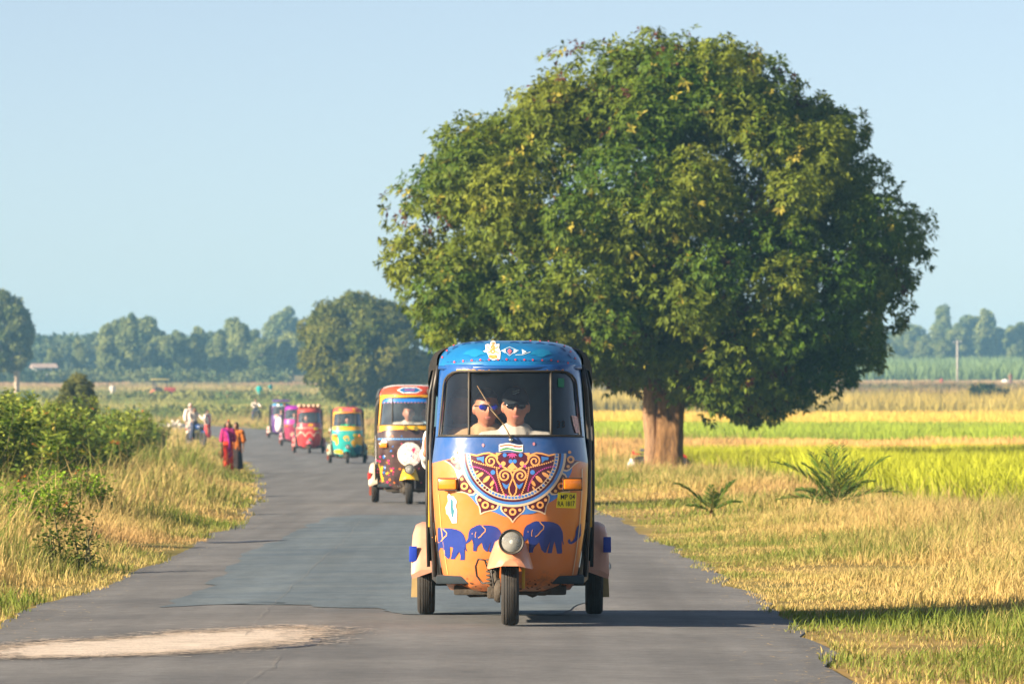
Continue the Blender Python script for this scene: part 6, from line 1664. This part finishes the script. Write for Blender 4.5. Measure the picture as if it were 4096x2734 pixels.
def human(loc, rz, pose, skin, label, garments, vox=.012, scale=1.0, head_rot=(0, 0, 0), hair='short', hairm=None, extras=None, fine=False, group=None, bare_hand_dirs=None):
    J = {k: Vector(v) for k, v in pose.items()}
    root = empty('person', loc, rz, label, 'person', group, scale)
    R = Euler(head_rot).to_matrix(); H = J['head']
    mb = MB()
    nu, nv = (44, 36) if fine else (20, 16)
    mb.ell(H, (.077, .097, .118), head_rot, nu, nv, head_fn)
    for sx in (-1, 1): mb.ell(H + R @ Vector((sx * .080, .012, -.008)), (.012, .024, .034), (head_rot[0], head_rot[1], head_rot[2] + sx * .35), 10, 8)
    mb.cone(J['neck'] - Vector((0, 0, .03)), H + R @ Vector((0, .02, -.06)), .060, .054)
    mb.cone(J['pelvis'], J['waist'], .135, .12, (1.12, .80, 1)); mb.cone(J['waist'], J['chest'], .12, .145, (1.12, .78, 1)); mb.cone(J['chest'], (J['neck'] + J['chest']) / 2 + Vector((0, 0, .03)), .14, .10, (1.15, .75, 1))
    for s in 'lr':
        mb.cone(J['neck'].lerp(J['sh' + s], .25) - Vector((0, 0, .03)), J['sh' + s], .062, .060); mb.cone(J['sh' + s], J['el' + s], .056, .042); mb.cone(J['el' + s], J['wr' + s], .042, .027)
        mb.cone(J['hi' + s], J['kn' + s], .085, .056); mb.cone(J['kn' + s], J['an' + s], .056, .036); mb.cone(J['an' + s] + Vector((0, .02, -.035)), J['an' + s] + Vector((0, -.14, -.05)), .036, .026)
        dv = (bare_hand_dirs or {}).get(s, (J['wr' + s] - J['el' + s]))
        hand(mb, J['wr' + s], dv, Vector((0, -.6, .8)) if abs(Vector(dv).normalized().z) < .8 else Vector(((1 if s == 'r' else -1), -.2, 0)), 1.0, .55, 1 if s == 'r' else -1)
    body = mb.build('body', skin, root, auto=0); remesh(body, vox, 3)
    hm = hairm or HAIRM
    if hair == 'short':
        def hf(p):
            x, y, z = p
            k = 1.0
            if y < -.05 and z < .50: k = .84
            if z < -.15: k = .86
            return Vector((x * k, y * k, z * k))
        m2 = MB(); m2.ell(H + R @ Vector((0, .008, .012)), (.083, .102, .120), head_rot, 28, 22, hf); m2.build('hair', hm, root, auto=0)
    elif hair in ('long', 'bun', 'loops'):
        def hf(p):
            x, y, z = p; k = 1.0
            if y < -.25 and z < .55: k = .84
            if z < -.6: k = .9
            return Vector((x * k, y * k, z * k))
        m2 = MB(); m2.ell(H + R @ Vector((0, .014, .012)), (.090, .106, .122), head_rot, 24, 18, hf)
        if hair == 'bun': m2.ell(H + Vector((0, .11, -.03)), (.05, .045, .05))
        if hair == 'loops':
            for sx in (-1, 1):
                m2.tube([H + Vector((sx * .085, .02, .02)), H + Vector((sx * .135, .02, -.0)), H + Vector((sx * .15, .02, -.05)), H + Vector((sx * .12, .02, -.10)), H + Vector((sx * .088, .02, -.06))], .026, 8)
        if hair == 'long': m2.cone(H + Vector((0, .08, -.02)), H + Vector((0, .10, -.30)), .07, .04, (1, .6, 1))
        o = m2.build('hair', hm, root, auto=0); remesh(o, max(.008, vox * .8), 2)
    for gname, gm, kind, opt in garments:
        m3 = MB(); e = opt.get('e', .014)
        if kind == 'shirt':
            top = (J['neck'] + J['chest']) / 2 + Vector((0, 0, .035))
            m3.cone(J['pelvis'] - Vector((0, 0, opt.get('hem', .02))), J['waist'], .145 + e, .125 + e, (1.14, .85, 1)); m3.cone(J['waist'], J['chest'], .125 + e, .148 + e, (1.14, .82, 1)); m3.cone(J['chest'], top, .142 + e, .100 + e, (1.16, .80, 1))
            for s in 'lr':
                m3.cone(J['neck'].lerp(J['sh' + s], .35) - Vector((0, 0, .035)), J['sh' + s], .062 + e, .062 + e)
                L = opt.get('sleeve', .6)
                if L > 0:
                    m3.cone(J['sh' + s], J['sh' + s].lerp(J['el' + s], min(1, L)), .060 + e, .050 + e * 1.6)
                    if L > 1: m3.cone(J['el' + s], J['el' + s].lerp(J['wr' + s], L - 1), .048 + e, .036 + e)
        elif kind == 'trousers':
            m3.cone(J['pelvis'], J['pelvis'] + Vector((0, 0, .06)), .145 + e, .14 + e, (1.12, .85, 1)); L = opt.get('len', .95); w = opt.get('w', .05)
            for s in 'lr': m3.cone(J['hi' + s], J['kn' + s], .088 + e, .062 + e + w * .3); m3.cone(J['kn' + s], J['kn' + s].lerp(J['an' + s], L), .060 + e + w * .3, .045 + e + w)
        elif kind == 'skirt':
            z1 = opt.get('z1', .10); zt = J['waist'].z; rings = []
            for t in np.linspace(0, 1, 9):
                z = zt + (z1 - zt) * t; w = .125 + (opt.get('w', .22) - .125) * t ** .8 + e
                rings.append([(w * 1.08 * math.cos(a) * (1 + .05 * t * math.sin(9 * a)), w * .85 * math.sin(a) * (1 + .05 * t * math.sin(9 * a)) + J['waist'].y, z) for a in np.linspace(0, 2 * PI, 37)[:-1]])
            m3.loft(rings, True, True)
        elif kind == 'scarf':
            a = J['neck']; m3.tube([J['shl'] + Vector((-.02, -.06, .05)), a + Vector((-.06, -.11, -.06)), J['chest'] + Vector((.0, -.16, .0)), J['waist'] + Vector((.04, -.16, -.02)), J['pelvis'] + Vector((.06, -.17, -.12))], [.03, .04, .045, .045, .03], 8); m3.tube([J['shl'] + Vector((-.02, -.06, .05)), a + Vector((0, .10, -.0)), J['shr'] + Vector((.02, -.05, .05))], .035, 8)
        o = m3.build(gname, gm, root, auto=0)
        if kind != 'skirt': remesh(o, max(vox * .9, .008), opt.get('smooth', 4))
    if extras: extras(root, J, H, R)
    return root

def sunglasses(root, H, R, lensm, framem, w=.0):
    rot = R.to_euler()
    mb = MB()
    for sx in (-1, 1): mb.ell(H + R @ Vector((sx * .034, -.0985, .010)), (.0275, .007, .0205 if w == 0 else .018), rot, 14, 10)
    g = mb.build('sunglasses', lensm, root, auto=0)
    mb = MB(); mb.tube([H + R @ Vector(p) for p in [(-.062, -.094, .018), (-.03, -.104, .026), (0, -.108, .020), (.03, -.104, .026), (.062, -.094, .018)]], .0042, 6)
    for sx in (-1, 1): mb.tube([H + R @ Vector((sx * .062, -.092, .018)), H + R @ Vector((sx * .079, -.04, .018)), H + R @ Vector((sx * .083, .02, .010))], .003, 5)
    mb.build('glasses_frame', framem, g, auto=0)
LIP = mat('lips', (0.40, 0.14, 0.11), .5)
def lips(root, H, R):
    mb = MB(); mb.ell(H + R @ Vector((0, -.0935, -.056)), (.023, .007, .0058), R.to_euler(), 12, 8); mb.ell(H + R @ Vector((0, -.092, -.064)), (.019, .007, .0052), R.to_euler(), 12, 8); mb.build('lips', LIP, root, auto=0)
DKL = mat('dark_lens', (0.008, 0.008, 0.010), 0.12, coat=.5); BLL = mat('blue_lens', (0.01, 0.02, 0.42), 0.10, .3, coat=.5)

def cap_extra(root, J, H, R):
    rot = R.to_euler(); m = cloth('cap_black', (0.010, 0.014, 0.018), .2)
    def cf(p): return Vector((p.x, p.y, max(p.z, -.05)))
    mb = MB(); mb.ell(H + R @ Vector((0, .006, .038)), (.086, .106, .092), rot, 28, 20, cf); c = mb.build('cap', m, root, auto=0)
    A = []; B = []; C_ = []
    for a in np.linspace(-1.05, 1.05, 15):
        A.append(H + R @ Vector((.084 * math.sin(a), -.100 * math.cos(a) + .004, .046 - .004 * abs(a)))); B.append(H + R @ Vector((.088 * math.sin(a), -.105 * math.cos(a) - .062 * math.cos(a * 1.35), .036 - .016 * abs(a)))); C_.append(B[-1] + Vector((0, .002, -.005)))
    mb = MB(); mb.loft([A, B, C_, [p - Vector((0, 0, .006)) for p in A]], closed=False); mb.build('brim', m, c, auto=0)
    em = mat('cap_emblem', (0.25, 0.34, 0.34), .6); mb = MB()
    for dz in (.0, .014): mb.tube([H + R @ Vector((x_, -.1035, .092 + dz + .006 * math.sin(x_ * 90))) for x_ in (-.022, -.008, .006, .02)], .0026, 5)
    mb.build('emblem', em, c, auto=0)
    sunglasses(root, H, R, DKL, DKL); lips(root, H, R)
def blue_extra(root, J, H, R): sunglasses(root, H, R, BLL, HAIRB); lips(root, H, R)

def seat_pose(**kw):
    p = dict(SEAT); p.update(kw); return p
def in_rick(Rk, lx, ly, lz):
    c, s = math.cos(Rk.rotation_euler.z), math.sin(Rk.rotation_euler.z); L = Rk.location
    return (L.x + lx * c - ly * s, L.y + lx * s + ly * c, L.z + lz)
human(in_rick(R1, .035, 1.16, .61), 0, seat_pose(wrl=(-.32, -.46, .36), wrr=(.28, -.46, .36), ell=(-.27, -.2, .34), elr=(.26, -.2, .34), knl=(-.15, -.34, .08), knr=(.15, -.34, .08), anl=(-.16, -.36, -.26), anr=(.16, -.36, -.26), shl=(-.185, .03, .505), shr=(.185, .03, .505), neck=(0, .015, .575)), FAIR(), 'driver in white shirt, black cap and dark sunglasses in the leading rickshaw',
      [('shirt', cloth('white_tee', (0.46, 0.43, 0.37), .06), 'shirt', {'e': .016, 'sleeve': .75}), ('trousers', cloth('grey_trousers', (.08, .08, .09)), 'trousers', {})], .007, 1.0, (0.06, 0, .04), 'short', HAIRB, cap_extra, True)
human(in_rick(R1, -.15, 1.50, .60), 0, seat_pose(), FAIR(), 'passenger in tan shirt and blue sunglasses behind the driver',
      [('shirt', cloth('tan_tee', (0.36, 0.24, 0.13), .08), 'shirt', {'e': .016, 'sleeve': .75}), ('trousers', cloth('tan_trousers', (.12, .10, .08)), 'trousers', {})], .007, 1.0, (0.02, 0, .12), 'short', HAIRM, blue_extra, True)
def white_extra(root, J, H, R): lips(root, H, R)
human(in_rick(R1, -.30, 1.98, .60), 0, seat_pose(knl=(.02, -.36, .08), knr=(.2, -.36, .08), anl=(.0, -.38, -.25), anr=(.18, -.38, -.25), shl=(-.19, -.06, .54), ell=(-.20, -.30, .40), wrl=(-.235, -.575, .445), head=(-.02, .02, .735)), FAIR(), 'passenger in white shirt gripping the outer rail of the leading rickshaw',
      [('shirt', cloth('white_shirt', (0.55, 0.53, 0.50), .05), 'shirt', {'e': .018, 'sleeve': 1.86}), ('trousers', cloth('blue_trousers', (.04, .05, .09)), 'trousers', {})], .007, 1.0, (0, 0, 0), 'short', HAIRM, white_extra, True, None, {'l': (-.02, -.45, .75)})
# drivers and riders of the other rickshaws
def rider(Rk, lx, ly, shirt, label, skin, vox=.014, hd=(0, 0, 0), hair='short', ex=None):
    human(in_rick(Rk, lx, ly, .60), Rk.rotation_euler.z, seat_pose(), skin, label, [('shirt', shirt, 'shirt', {'sleeve': .7}), ('trousers', cloth('grey_trousers', (.08, .08, .09)), 'trousers', {})], vox, 1.0, hd, hair, HAIRB, ex)
rider(R2, -.03, 1.1, cloth('cream_tee', (.50, .45, .38), .06), 'driver in cream shirt inside the black and yellow rickshaw', FAIR(), .012)
rider(R2, .24, 1.75, cloth('pale_blue_tee', (.35, .48, .55), .06), 'passenger in pale blue behind the cream shirted driver', FAIR(), .012)
rider(R3, .02, 1.05, cloth('green_tee', (0.0, .42, .16), .1), 'driver in bright green shirt inside the teal rickshaw', FAIR(), .018)
rider(R3, -.26, 1.6, cloth('grey_tee', (.5, .5, .48), .1), 'passenger in pale grey behind the green shirted driver', FAIR(), .018)
rider(R4, -.10, 1.05, cloth('dark_teal_tee', (.03, .10, .10), .1), 'driver in dark shirt inside the red rickshaw', FAIR(), .018)
rider(R4, -.28, 1.6, cloth('teal_tee', (.05, .14, .14), .1), 'passenger seated behind the driver of the red rickshaw', FAIR(), .018)
rider(R5, .0, 1.05, cloth('pale_tee', (.3, .4, .42), .1), 'driver in pale shirt inside the magenta rickshaw', FAIR(), .02)
rider(R6, .05, 1.05, cloth('peach_tee', (.6, .42, .32), .1), 'driver in peach shirt inside the last violet rickshaw', FAIR(), .02)

# walkers on the left roadside
def ground_at(x, y):
    off = abs(x - float(RX(y))) - ROAD_HW
    return float(road_z(x, y)) if off < 0 else float(GZ(x, y))
def place(px, d): x = (px - 1174.5) * d / 13050; return (x, d, ground_at(x, d))
walk = dict(STAND); walk.update(knl=(-.09, -.14, .50), anl=(-.09, -.10, .10), knr=(.09, .02, .48), anr=(.09, .16, .11), wrl=(-.26, -.10, .86), wrr=(.24, -.02, .86))
def bag_extra(root, J, H, R):
    mb = MB(); mb.ell(J['wrl'] + Vector((-.02, -.02, -.22)), (.10, .08, .13), None, 14, 10); mb.tube([J['wrl'] + Vector((0, -.03, -.06)), J['wrl'] + Vector((-.02, -.02, -.12))], [.012, .05], 8); mb.build('cloth_bag', cloth('bag_tan', (.50, .27, .10)), root, auto=0)
    mb = MB(); mb.ell(H + Vector((0.03, 0, .125)), (.05, .05, .025), None, 10, 6); mb.build('hair_flower', mat('orange_flower', (.7, .16, .03), .6), root, auto=0)
print_purple = cloth('purple_print', (.32, .018, .12), .6, 16)
g1_ = human(place(523, 136), .12, walk, DARK(), 'girl in purple tunic and red trousers with looped braids carrying a bag', [('tunic', print_purple, 'shirt', {'e': .03, 'hem': .28, 'sleeve': 1.2}), ('salwar', cloth('red', (.62, .035, .015)), 'trousers', {'w': .06, 'e': .03}), ('scarf', cloth('violet_scarf', (.16, .01, .16), .4), 'scarf', {})], .016, .745, (0, 0, .1), 'loops', None, bag_extra)
g1_.scale = (.63, .70, .745)
human(place(542, 138.5), -.1, walk, DARK(), 'girl in orange and black dress walking beside the purple one', [('dress', cloth('orange_black', (.45, .13, .02), .8, 9), 'shirt', {'e': .03, 'hem': .30, 'sleeve': 1.2}), ('skirt', cloth('dark_skirt', (.04, .03, .03), .4), 'skirt', {'z1': .16, 'w': .20})], .016, .73, (0, 0, -.2), 'bun')
human(place(476, 279), .9, walk, DARK(), 'woman in white top and red skirt standing at the road bend', [('top', cloth('white_top', (.68, .60, .56), .1), 'shirt', {'e': .025, 'sleeve': 1.5}), ('skirt', cloth('red_skirt', (.55, .05, .06), .2), 'skirt', {'z1': .12, 'w': .21}), ('scarf', cloth('maroon_scarf', (.2, .03, .05)), 'scarf', {})], .02, .86, (0, 0, 0), 'bun')
human(place(437, 256), .5, STAND, DARK(), 'man in loose white clothes and head cloth standing behind the parked motorcycle', [('kurta', cloth('white_kurta', (.72, .60, .52), .08), 'shirt', {'e': .035, 'hem': .42, 'sleeve': 1.6}), ('dhoti', cloth('white_dhoti', (.65, .55, .46), .1), 'trousers', {'w': .05}), ], .02, 1.03, (0, 0, 0), 'bun', cloth('head_cloth', (.6, .5, .48)))

# motorcycles
def motorcycle(loc, rz, tank, label, name='motorcycle'):
    root = empty(name, loc, rz, label, 'motorcycle')
    for y in (-.62, .62):
        we = bpy.data.objects.new('wheel', None); COL.objects.link(we); we.parent = root; we.location = (0, y, .30)
        mb = MB(); mb.lathe([(.235, -.03), (.27, -.042), (.30, -.02), (.305, 0), (.30, .02), (.27, .042), (.235, .03)], axis='X', n=26); mb.build('tyre', RUBBER, we)
        mb = MB(); mb.lathe([(.215, -.02), (.24, -.022), (.24, .022), (.215, .02)], axis='X', n=26); mb.lathe([(0, -.05), (.04, -.05), (.04, .05), (0, .05)], axis='X', n=12)
        for k in range(8): a = 2 * PI * k / 8; mb.tube([(0, .03 * math.cos(a), .03 * math.sin(a)), (0, .23 * math.cos(a), .23 * math.sin(a))], .006, 5)
        mb.build('rim', MUDDY, we)
    mb = MB()
    for sx in (-1, 1): mb.tube([(sx * .07, -.62, .30), (sx * .08, -.44, .82)], .02, 8); mb.tube([(sx * .09, .62, .30), (sx * .08, .10, .34)], .016, 6); mb.tube([(sx * .11, .60, .32), (sx * .12, .44, .62)], .024, 8)
    mb.tube([(0, -.42, .80), (0, -.30, .42), (0, 0, .28), (0, .30, .34)], .025, 8); mb.tube([(0, -.42, .80), (0, .1, .66), (0, .66, .66)], .022, 8); mb.build('frame', FRAME, root, auto=0)
    mb = MB(); mb.bbox((0, -.08, .42), (.22, .30, .28), .04); mb.lathe([(.09, -.07), (.09, .07)], (0, -.16, .56), 'Z', 14); mb.build('engine', MUDDY, root)
    mb = MB(); mb.ell((0, -.16, .80), (.14, .28, .13), None, 18, 12); mb.build('fuel_tank', tank, root, auto=0)
    mb = MB(); mb.bbox((0, .32, .78), (.24, .62, .10), .04); mb.build('saddle', SEATM, root)
    mb = MB(); mb.bbox((0, .74, .66), (.10, .22, .03), .01); mb.build('tail_fender', tank, root); mb = MB(); mb.tube([(0, -.82, .56), (0, -.70, .62), (0, -.55, .60)], [.03, .05, .05], 8); mb.build('mudguard', tank, root)
    mb = MB(); mb.tube([(-.36, -.30, 1.02), (-.22, -.38, 1.03), (0, -.42, .96), (.22, -.38, 1.03), (.36, -.30, 1.02)], .014, 8); mb.build('handlebar', FRAME, root, auto=0)
    mb = MB(); mb.lathe([(0, -.07), (.08, -.05), (.085, 0), (.05, .08)], (0, -.52, .86), 'Y', 18); mb.build('headlight', CHROME, root)
    mb = MB(); mb.lathe([(0, -.03), (.05, -.02), (.05, .03)], (0, .84, .70), 'Y', 12); mb.build('tail_light', mat('tail_red', (.6, .02, .01), .3), root)
    mb = MB(); mb.tube([(.12, -.1, .34), (.15, .2, .28), (.16, .78, .36)], [.02, .03, .045], 10); mb.build('exhaust', CHROME, root, auto=0)
    for sx in (-1, 1): mb = MB(); mb.tube([(sx * .28, -.34, 1.03), (sx * .30, -.34, 1.18)], .006, 5); mb.ell((sx * .31, -.34, 1.21), (.05, .015, .035), None, 10, 8); mb.build('mirror', CHROME, root, auto=0)
    return root
p = place(450, 244)
motorcycle(p, .55, mat('tank_blue', (.02, .05, .16), .3, coat=.4), 'dark blue motorcycle parked on the left verge under its rider')
human((p[0] - .10, p[1] + .16, p[2] + .82), .55, seat_pose(knl=(-.22, -.30, -.05), knr=(.22, -.30, -.05), anl=(-.24, -.20, -.45), anr=(.24, -.20, -.45), ell=(-.30, -.16, .36), elr=(.30, -.16, .36), wrl=(-.32, -.42, .24), wrr=(.32, -.42, .24), head=(0, -.04, .72)), DARK(), 'man in pale shirt sitting on the parked blue motorcycle',
      [('shirt', cloth('pale_shirt', (.58, .50, .42), .1), 'shirt', {'sleeve': 1.4}), ('trousers', cloth('dark_trousers', (.05, .06, .10)), 'trousers', {'e': .02})], .02, 1.0, (0, 0, .5), 'short')
gx0, gy0 = TX - .14, TD + .9
mc = motorcycle((gx0, gy0, float(GZ(gx0, gy0)) - .02), PI / 2 - .2, mat('tank_red', (.45, .02, .015), .3, coat=.4), 'red motorcycle parked half hidden behind the big tree trunk')
mc.scale = (.8, .8, .8)
mb = MB(); mb.ell((0, 0, .16), (.17, .14, .18), None, 14, 10); mb.tube([(0, 0, .31), (.01, 0, .38)], [.05, .07], 8)
sk = mb.build('white_sack', mat('sack_white', (.72, .64, .58), .8, var=.15), None, auto=0); sk.location = (gx0 - .72, gy0 - .9, float(GZ(gx0 - .7, gy0 - .9))); tag(sk, 'small white sack standing in the grass beside the red motorcycle', 'sack')
# far rider coming over the rise
p = place(586, 392); 
motorcycle(p, .3, mat('tank_black', (.03, .03, .03), .3), 'distant motorcycle coming round the road bend')
human((p[0], p[1] + .16, p[2] + .82), .3, seat_pose(knl=(-.22, -.30, -.05), knr=(.22, -.30, -.05), anl=(-.24, -.20, -.45), anr=(.24, -.20, -.45), wrl=(-.32, -.42, .24), wrr=(.32, -.42, .24)), DARK(), 'distant motorcycle rider in white at the road bend', [('shirt', cloth('white_far', (.7, .6, .5)), 'shirt', {'sleeve': 1.4}), ('trousers', cloth('dark_trousers', (.05, .06, .10)), 'trousers', {})], .025)
# people in the fields
def field_person(px, d, col, col2, label, rz=0.3, sc_=1.0):
    human(place(px, d), rz, STAND, DARK(), label, [('shirt', cloth('f%d' % px, col), 'shirt', {'e': .04, 'hem': .3, 'sleeve': 1.5}), ('skirt', cloth('g%d' % px, col2), 'skirt', {'w': .24, 'z1': .05})], .03, sc_, (0, 0, 0), 'long')
field_person(595, 585, (.02, .42, .40), (.02, .35, .36), 'person in teal clothes standing in the meadow beyond the bend')
field_person(621, 640, (.03, .33, .33), (.5, .45, .4), 'smaller person in teal top farther out in the meadow', .8, .8)
field_person(258, 590, (.70, .64, .56), (.5, .46, .42), 'person in white standing in the field left of the tractor')
field_person(806, 470, (.55, .06, .14), (.5, .1, .15), 'person in pink standing near the dark olive tree', .2, .9)
field_person(2318, 790, (.28, .14, .08), (.2, .1, .08), 'person in brown working in the far right fields')
field_person(2160, 740, (.45, .10, .08), (.3, .1, .08), 'person in red far out in the right fields', .2, .8)

# two white goats on the far left verge
def goat(loc, rz, s, label):
    root = empty('goat', loc, rz, label, 'goat', 'white goats on the left verge', s)
    mb = MB(); mb.cone((-.22, 0, .50), (.24, 0, .52), .15, .165, (1, .8, 1)); mb.cone((.26, 0, .56), (.42, 0, .80), .10, .07); mb.cone((.42, 0, .82), (.58, 0, .74), .065, .04)
    for x_, b in ((.22, 0), (-.24, 1)):
        for sy in (-1, 1):
            if b: mb.cone((x_, sy * .07, .45), (x_ + .05, sy * .07, .30), .07, .04); mb.cone((x_ + .05, sy * .07, .30), (x_ - .03, sy * .07, .17), .035, .025); mb.cone((x_ - .03, sy * .07, .17), (x_ - .01, sy * .07, .02), .025, .022)
            else: mb.cone((x_, sy * .07, .45), (x_, sy * .07, .24), .055, .032); mb.cone((x_, sy * .07, .24), (x_ + .01, sy * .07, .02), .03, .022)
    for sy in (-1, 1): mb.cone((.42, sy * .05, .84), (.38, sy * .14, .78), .025, .012); mb.cone((.40, sy * .03, .88), (.30, sy * .06, .98), .014, .006)
    mb.cone((-.34, 0, .58), (-.42, 0, .52), .03, .015)
    o = mb.build('body', mat('goat_white', (.68, .60, .52), .9, var=.12), root, auto=0); remesh(o, .02, 3)
goat(place(396, 318), .4, .8, 'white goat standing on the far left verge, nearer the thicket')
goat(place(407, 322), 2.6, .75, 'white goat standing on the far left verge, nearer the road')

# tractor with a yellow canopy, far left field
p = place(378, 600); tr = empty('tractor', p, .15, 'small red tractor with a yellow canopy in the far left field', 'tractor')
redm = mat('tractor_red', (.42, .06, .04), .5, var=.2)
for x_, r_, w_ in ((-.75, .62, .3), (.75, .36, .18)):
    for sy in (-1, 1):
        we = bpy.data.objects.new('wheel', None); COL.objects.link(we); we.parent = tr; we.location = (x_, sy * .6, r_)
        mb = MB(); mb.lathe([(r_ * .55, -w_ / 2), (r_ * .95, -w_ / 2), (r_, -w_ / 4), (r_, w_ / 4), (r_ * .95, w_ / 2), (r_ * .55, w_ / 2)], axis='Y', n=22); mb.build('tyre', RUBBER, we)
        mb = MB(); mb.lathe([(0, -w_ * .2), (r_ * .55, -w_ * .3), (r_ * .55, w_ * .3), (0, w_ * .2)], axis='Y', n=18); mb.build('rim', MATS['paint_orange'], we)
mb = MB(); mb.bbox((.55, 0, .95), (1.2, .5, .5), .08); mb.bbox((-.3, 0, .7), (1.2, .4, .3), .05); mb.build('bonnet', redm, tr)
mb = MB(); mb.bbox((-.7, 0, 1.1), (.5, .5, .12), .03); mb.bbox((-.93, 0, 1.35), (.1, .5, .45), .03); mb.build('seat', SEATM, tr)
mb = MB()
for x_ in (-1.2, .2):
    for sy in (-1, 1): mb.tube([(x_, sy * .55, .8), (x_, sy * .55, 2.0)], .03, 6)
mb.build('canopy_post', FRAME, tr, auto=0)
mb = MB(); mb.bbox((-.5, 0, 2.05), (1.9, 1.4, .10), .04); mb.build('canopy', mat('canopy_yellow', (.62, .52, .16), .6, var=.2), tr)
mb = MB(); mb.tube([(.7, .1, 1.15), (.7, .1, 1.75)], .035, 8); mb.build('exhaust_pipe', FRAME, tr, auto=0)
# heap of red cloth bundles left of the tractor
for i, (px, w, lab) in enumerate([(348, .9, 'reddish heap lying in the field left of the tractor'), (336, .6, 'smaller tan heap left of the reddish heap')]):
    mb = MB()
    def hf(p, i=i): return Vector((p.x * (1 + .15 * math.sin(5 * p.y + i)), p.y, max(-.1, p.z) * (1 + .2 * math.sin(4 * p.x + 2 * p.y))))
    mb.ell((0, 0, .05), (w, w * .7, w * 1.0), None, 20, 14, hf); o = mb.build('crop_heap', mat('heap%d' % i, ((.42, .12, .08), (.42, .28, .16))[i], .9, var=.3, bump=.6, bscale=12), None, auto=0); o.location = place(px, 595 + i * 4); tag(o, lab, 'heap')

# small white hut under the far left trees
p = place(95, 815); hut = empty('hut', p, .2, 'small white hut with a blue end below the far left trees', 'building')
mb = MB(); mb.box((0, 0, 1.15), (2.6, 2.2, 2.3)); mb.build('wall', mat('whitewash', (.72, .70, .66), .9, var=.08), hut, smooth=False)
mb = MB(); mb.box((1.70, 0, 1.1), (.8, 2.2, 2.2)); mb.build('side_room', mat('blue_wash', (.25, .45, .60), .9, var=.1), hut, smooth=False)
mb = MB(); mb.add([(-1.6, -1.4, 2.28), (2.3, -1.4, 2.28), (2.3, 1.4, 2.28), (-1.6, 1.4, 2.28), (-1.4, 0, 2.9), (2.1, 0, 2.9)], [(0, 1, 5, 4), (2, 3, 4, 5), (1, 2, 5), (3, 0, 4), (3, 2, 1, 0)]); mb.build('roof', mat('roof_tile', (.34, .26, .22), .9, var=.3), hut, smooth=False)
mb = MB(); mb.box((-.2, -1.115, 1.0), (.8, .06, 1.9)); mb.build('door', mat('door_wood', (.10, .07, .05), .8), hut, smooth=False)
mb = MB(); mb.box((-.95, -1.12, 1.4), (.5, .06, .6)); mb.build('window', mat('window_dark', (.03, .04, .05), .3), hut, smooth=False)

# utility pole, far right
p = place(2196, 825); pole = empty('utility_pole', p, 0, 'thin pale utility pole before the far right trees', 'pole')
mb = MB(); mb.tube([(0, 0, -.3), (0, 0, 6.2)], [.14, .10], 10); mb.build('post', mat('pole_concrete', (.42, .38, .33), .9, var=.1), pole, auto=0)
mb = MB(); mb.bbox((0, 0, 5.8), (1.2, .08, .1), .01)
mb.build('crossarm', FRAME, pole)
for x_ in (-.5, 0, .5): mb = MB(); mb.lathe([(.03, 0), (.05, .05), (.03, .1), (.05, .15), (.02, .2)], (x_, 0, 5.86), 'Z', 10); mb.build('insulator', WHITE, pole)
p = place(2306, 800)
mb = MB(); mb.ell((0, 0, .35), (.6, .4, .42), None, 16, 10); mb.ell((.5, 0, .25), (.35, .3, .3), None, 14, 8); o = mb.build('white_tarpaulin', mat('tarp_white', (.78, .75, .7), .6, var=.1), None, auto=0); o.location = p; tag(o, 'white covered bundle on the edge of the far right fields', 'bundle')
# ------------------------------------------------------------------ haze: one closed box of even air
hz = bpy.data.materials.new('haze_air'); hz.use_nodes = True
hn = hz.node_tree; hn.nodes.clear()
ho = hn.nodes.new('ShaderNodeOutputMaterial'); hv = hn.nodes.new('ShaderNodeVolumePrincipled')
hv.inputs['Color'].default_value = (0.30, 0.66, 1.0, 1)
hv.inputs['Density'].default_value = 0.00029
hv.inputs['Anisotropy'].default_value = 0.0
hn.links.new(hv.outputs[0], ho.inputs['Volume'])
mb = MB(); mb.box((0, 3000, 14.0), (6400, 6400, 34.0))
haze = mb.build('haze', hz, None, smooth=False)
tag(haze, 'thin pale bluish haze hanging over the whole plain', 'haze', kind='stuff')
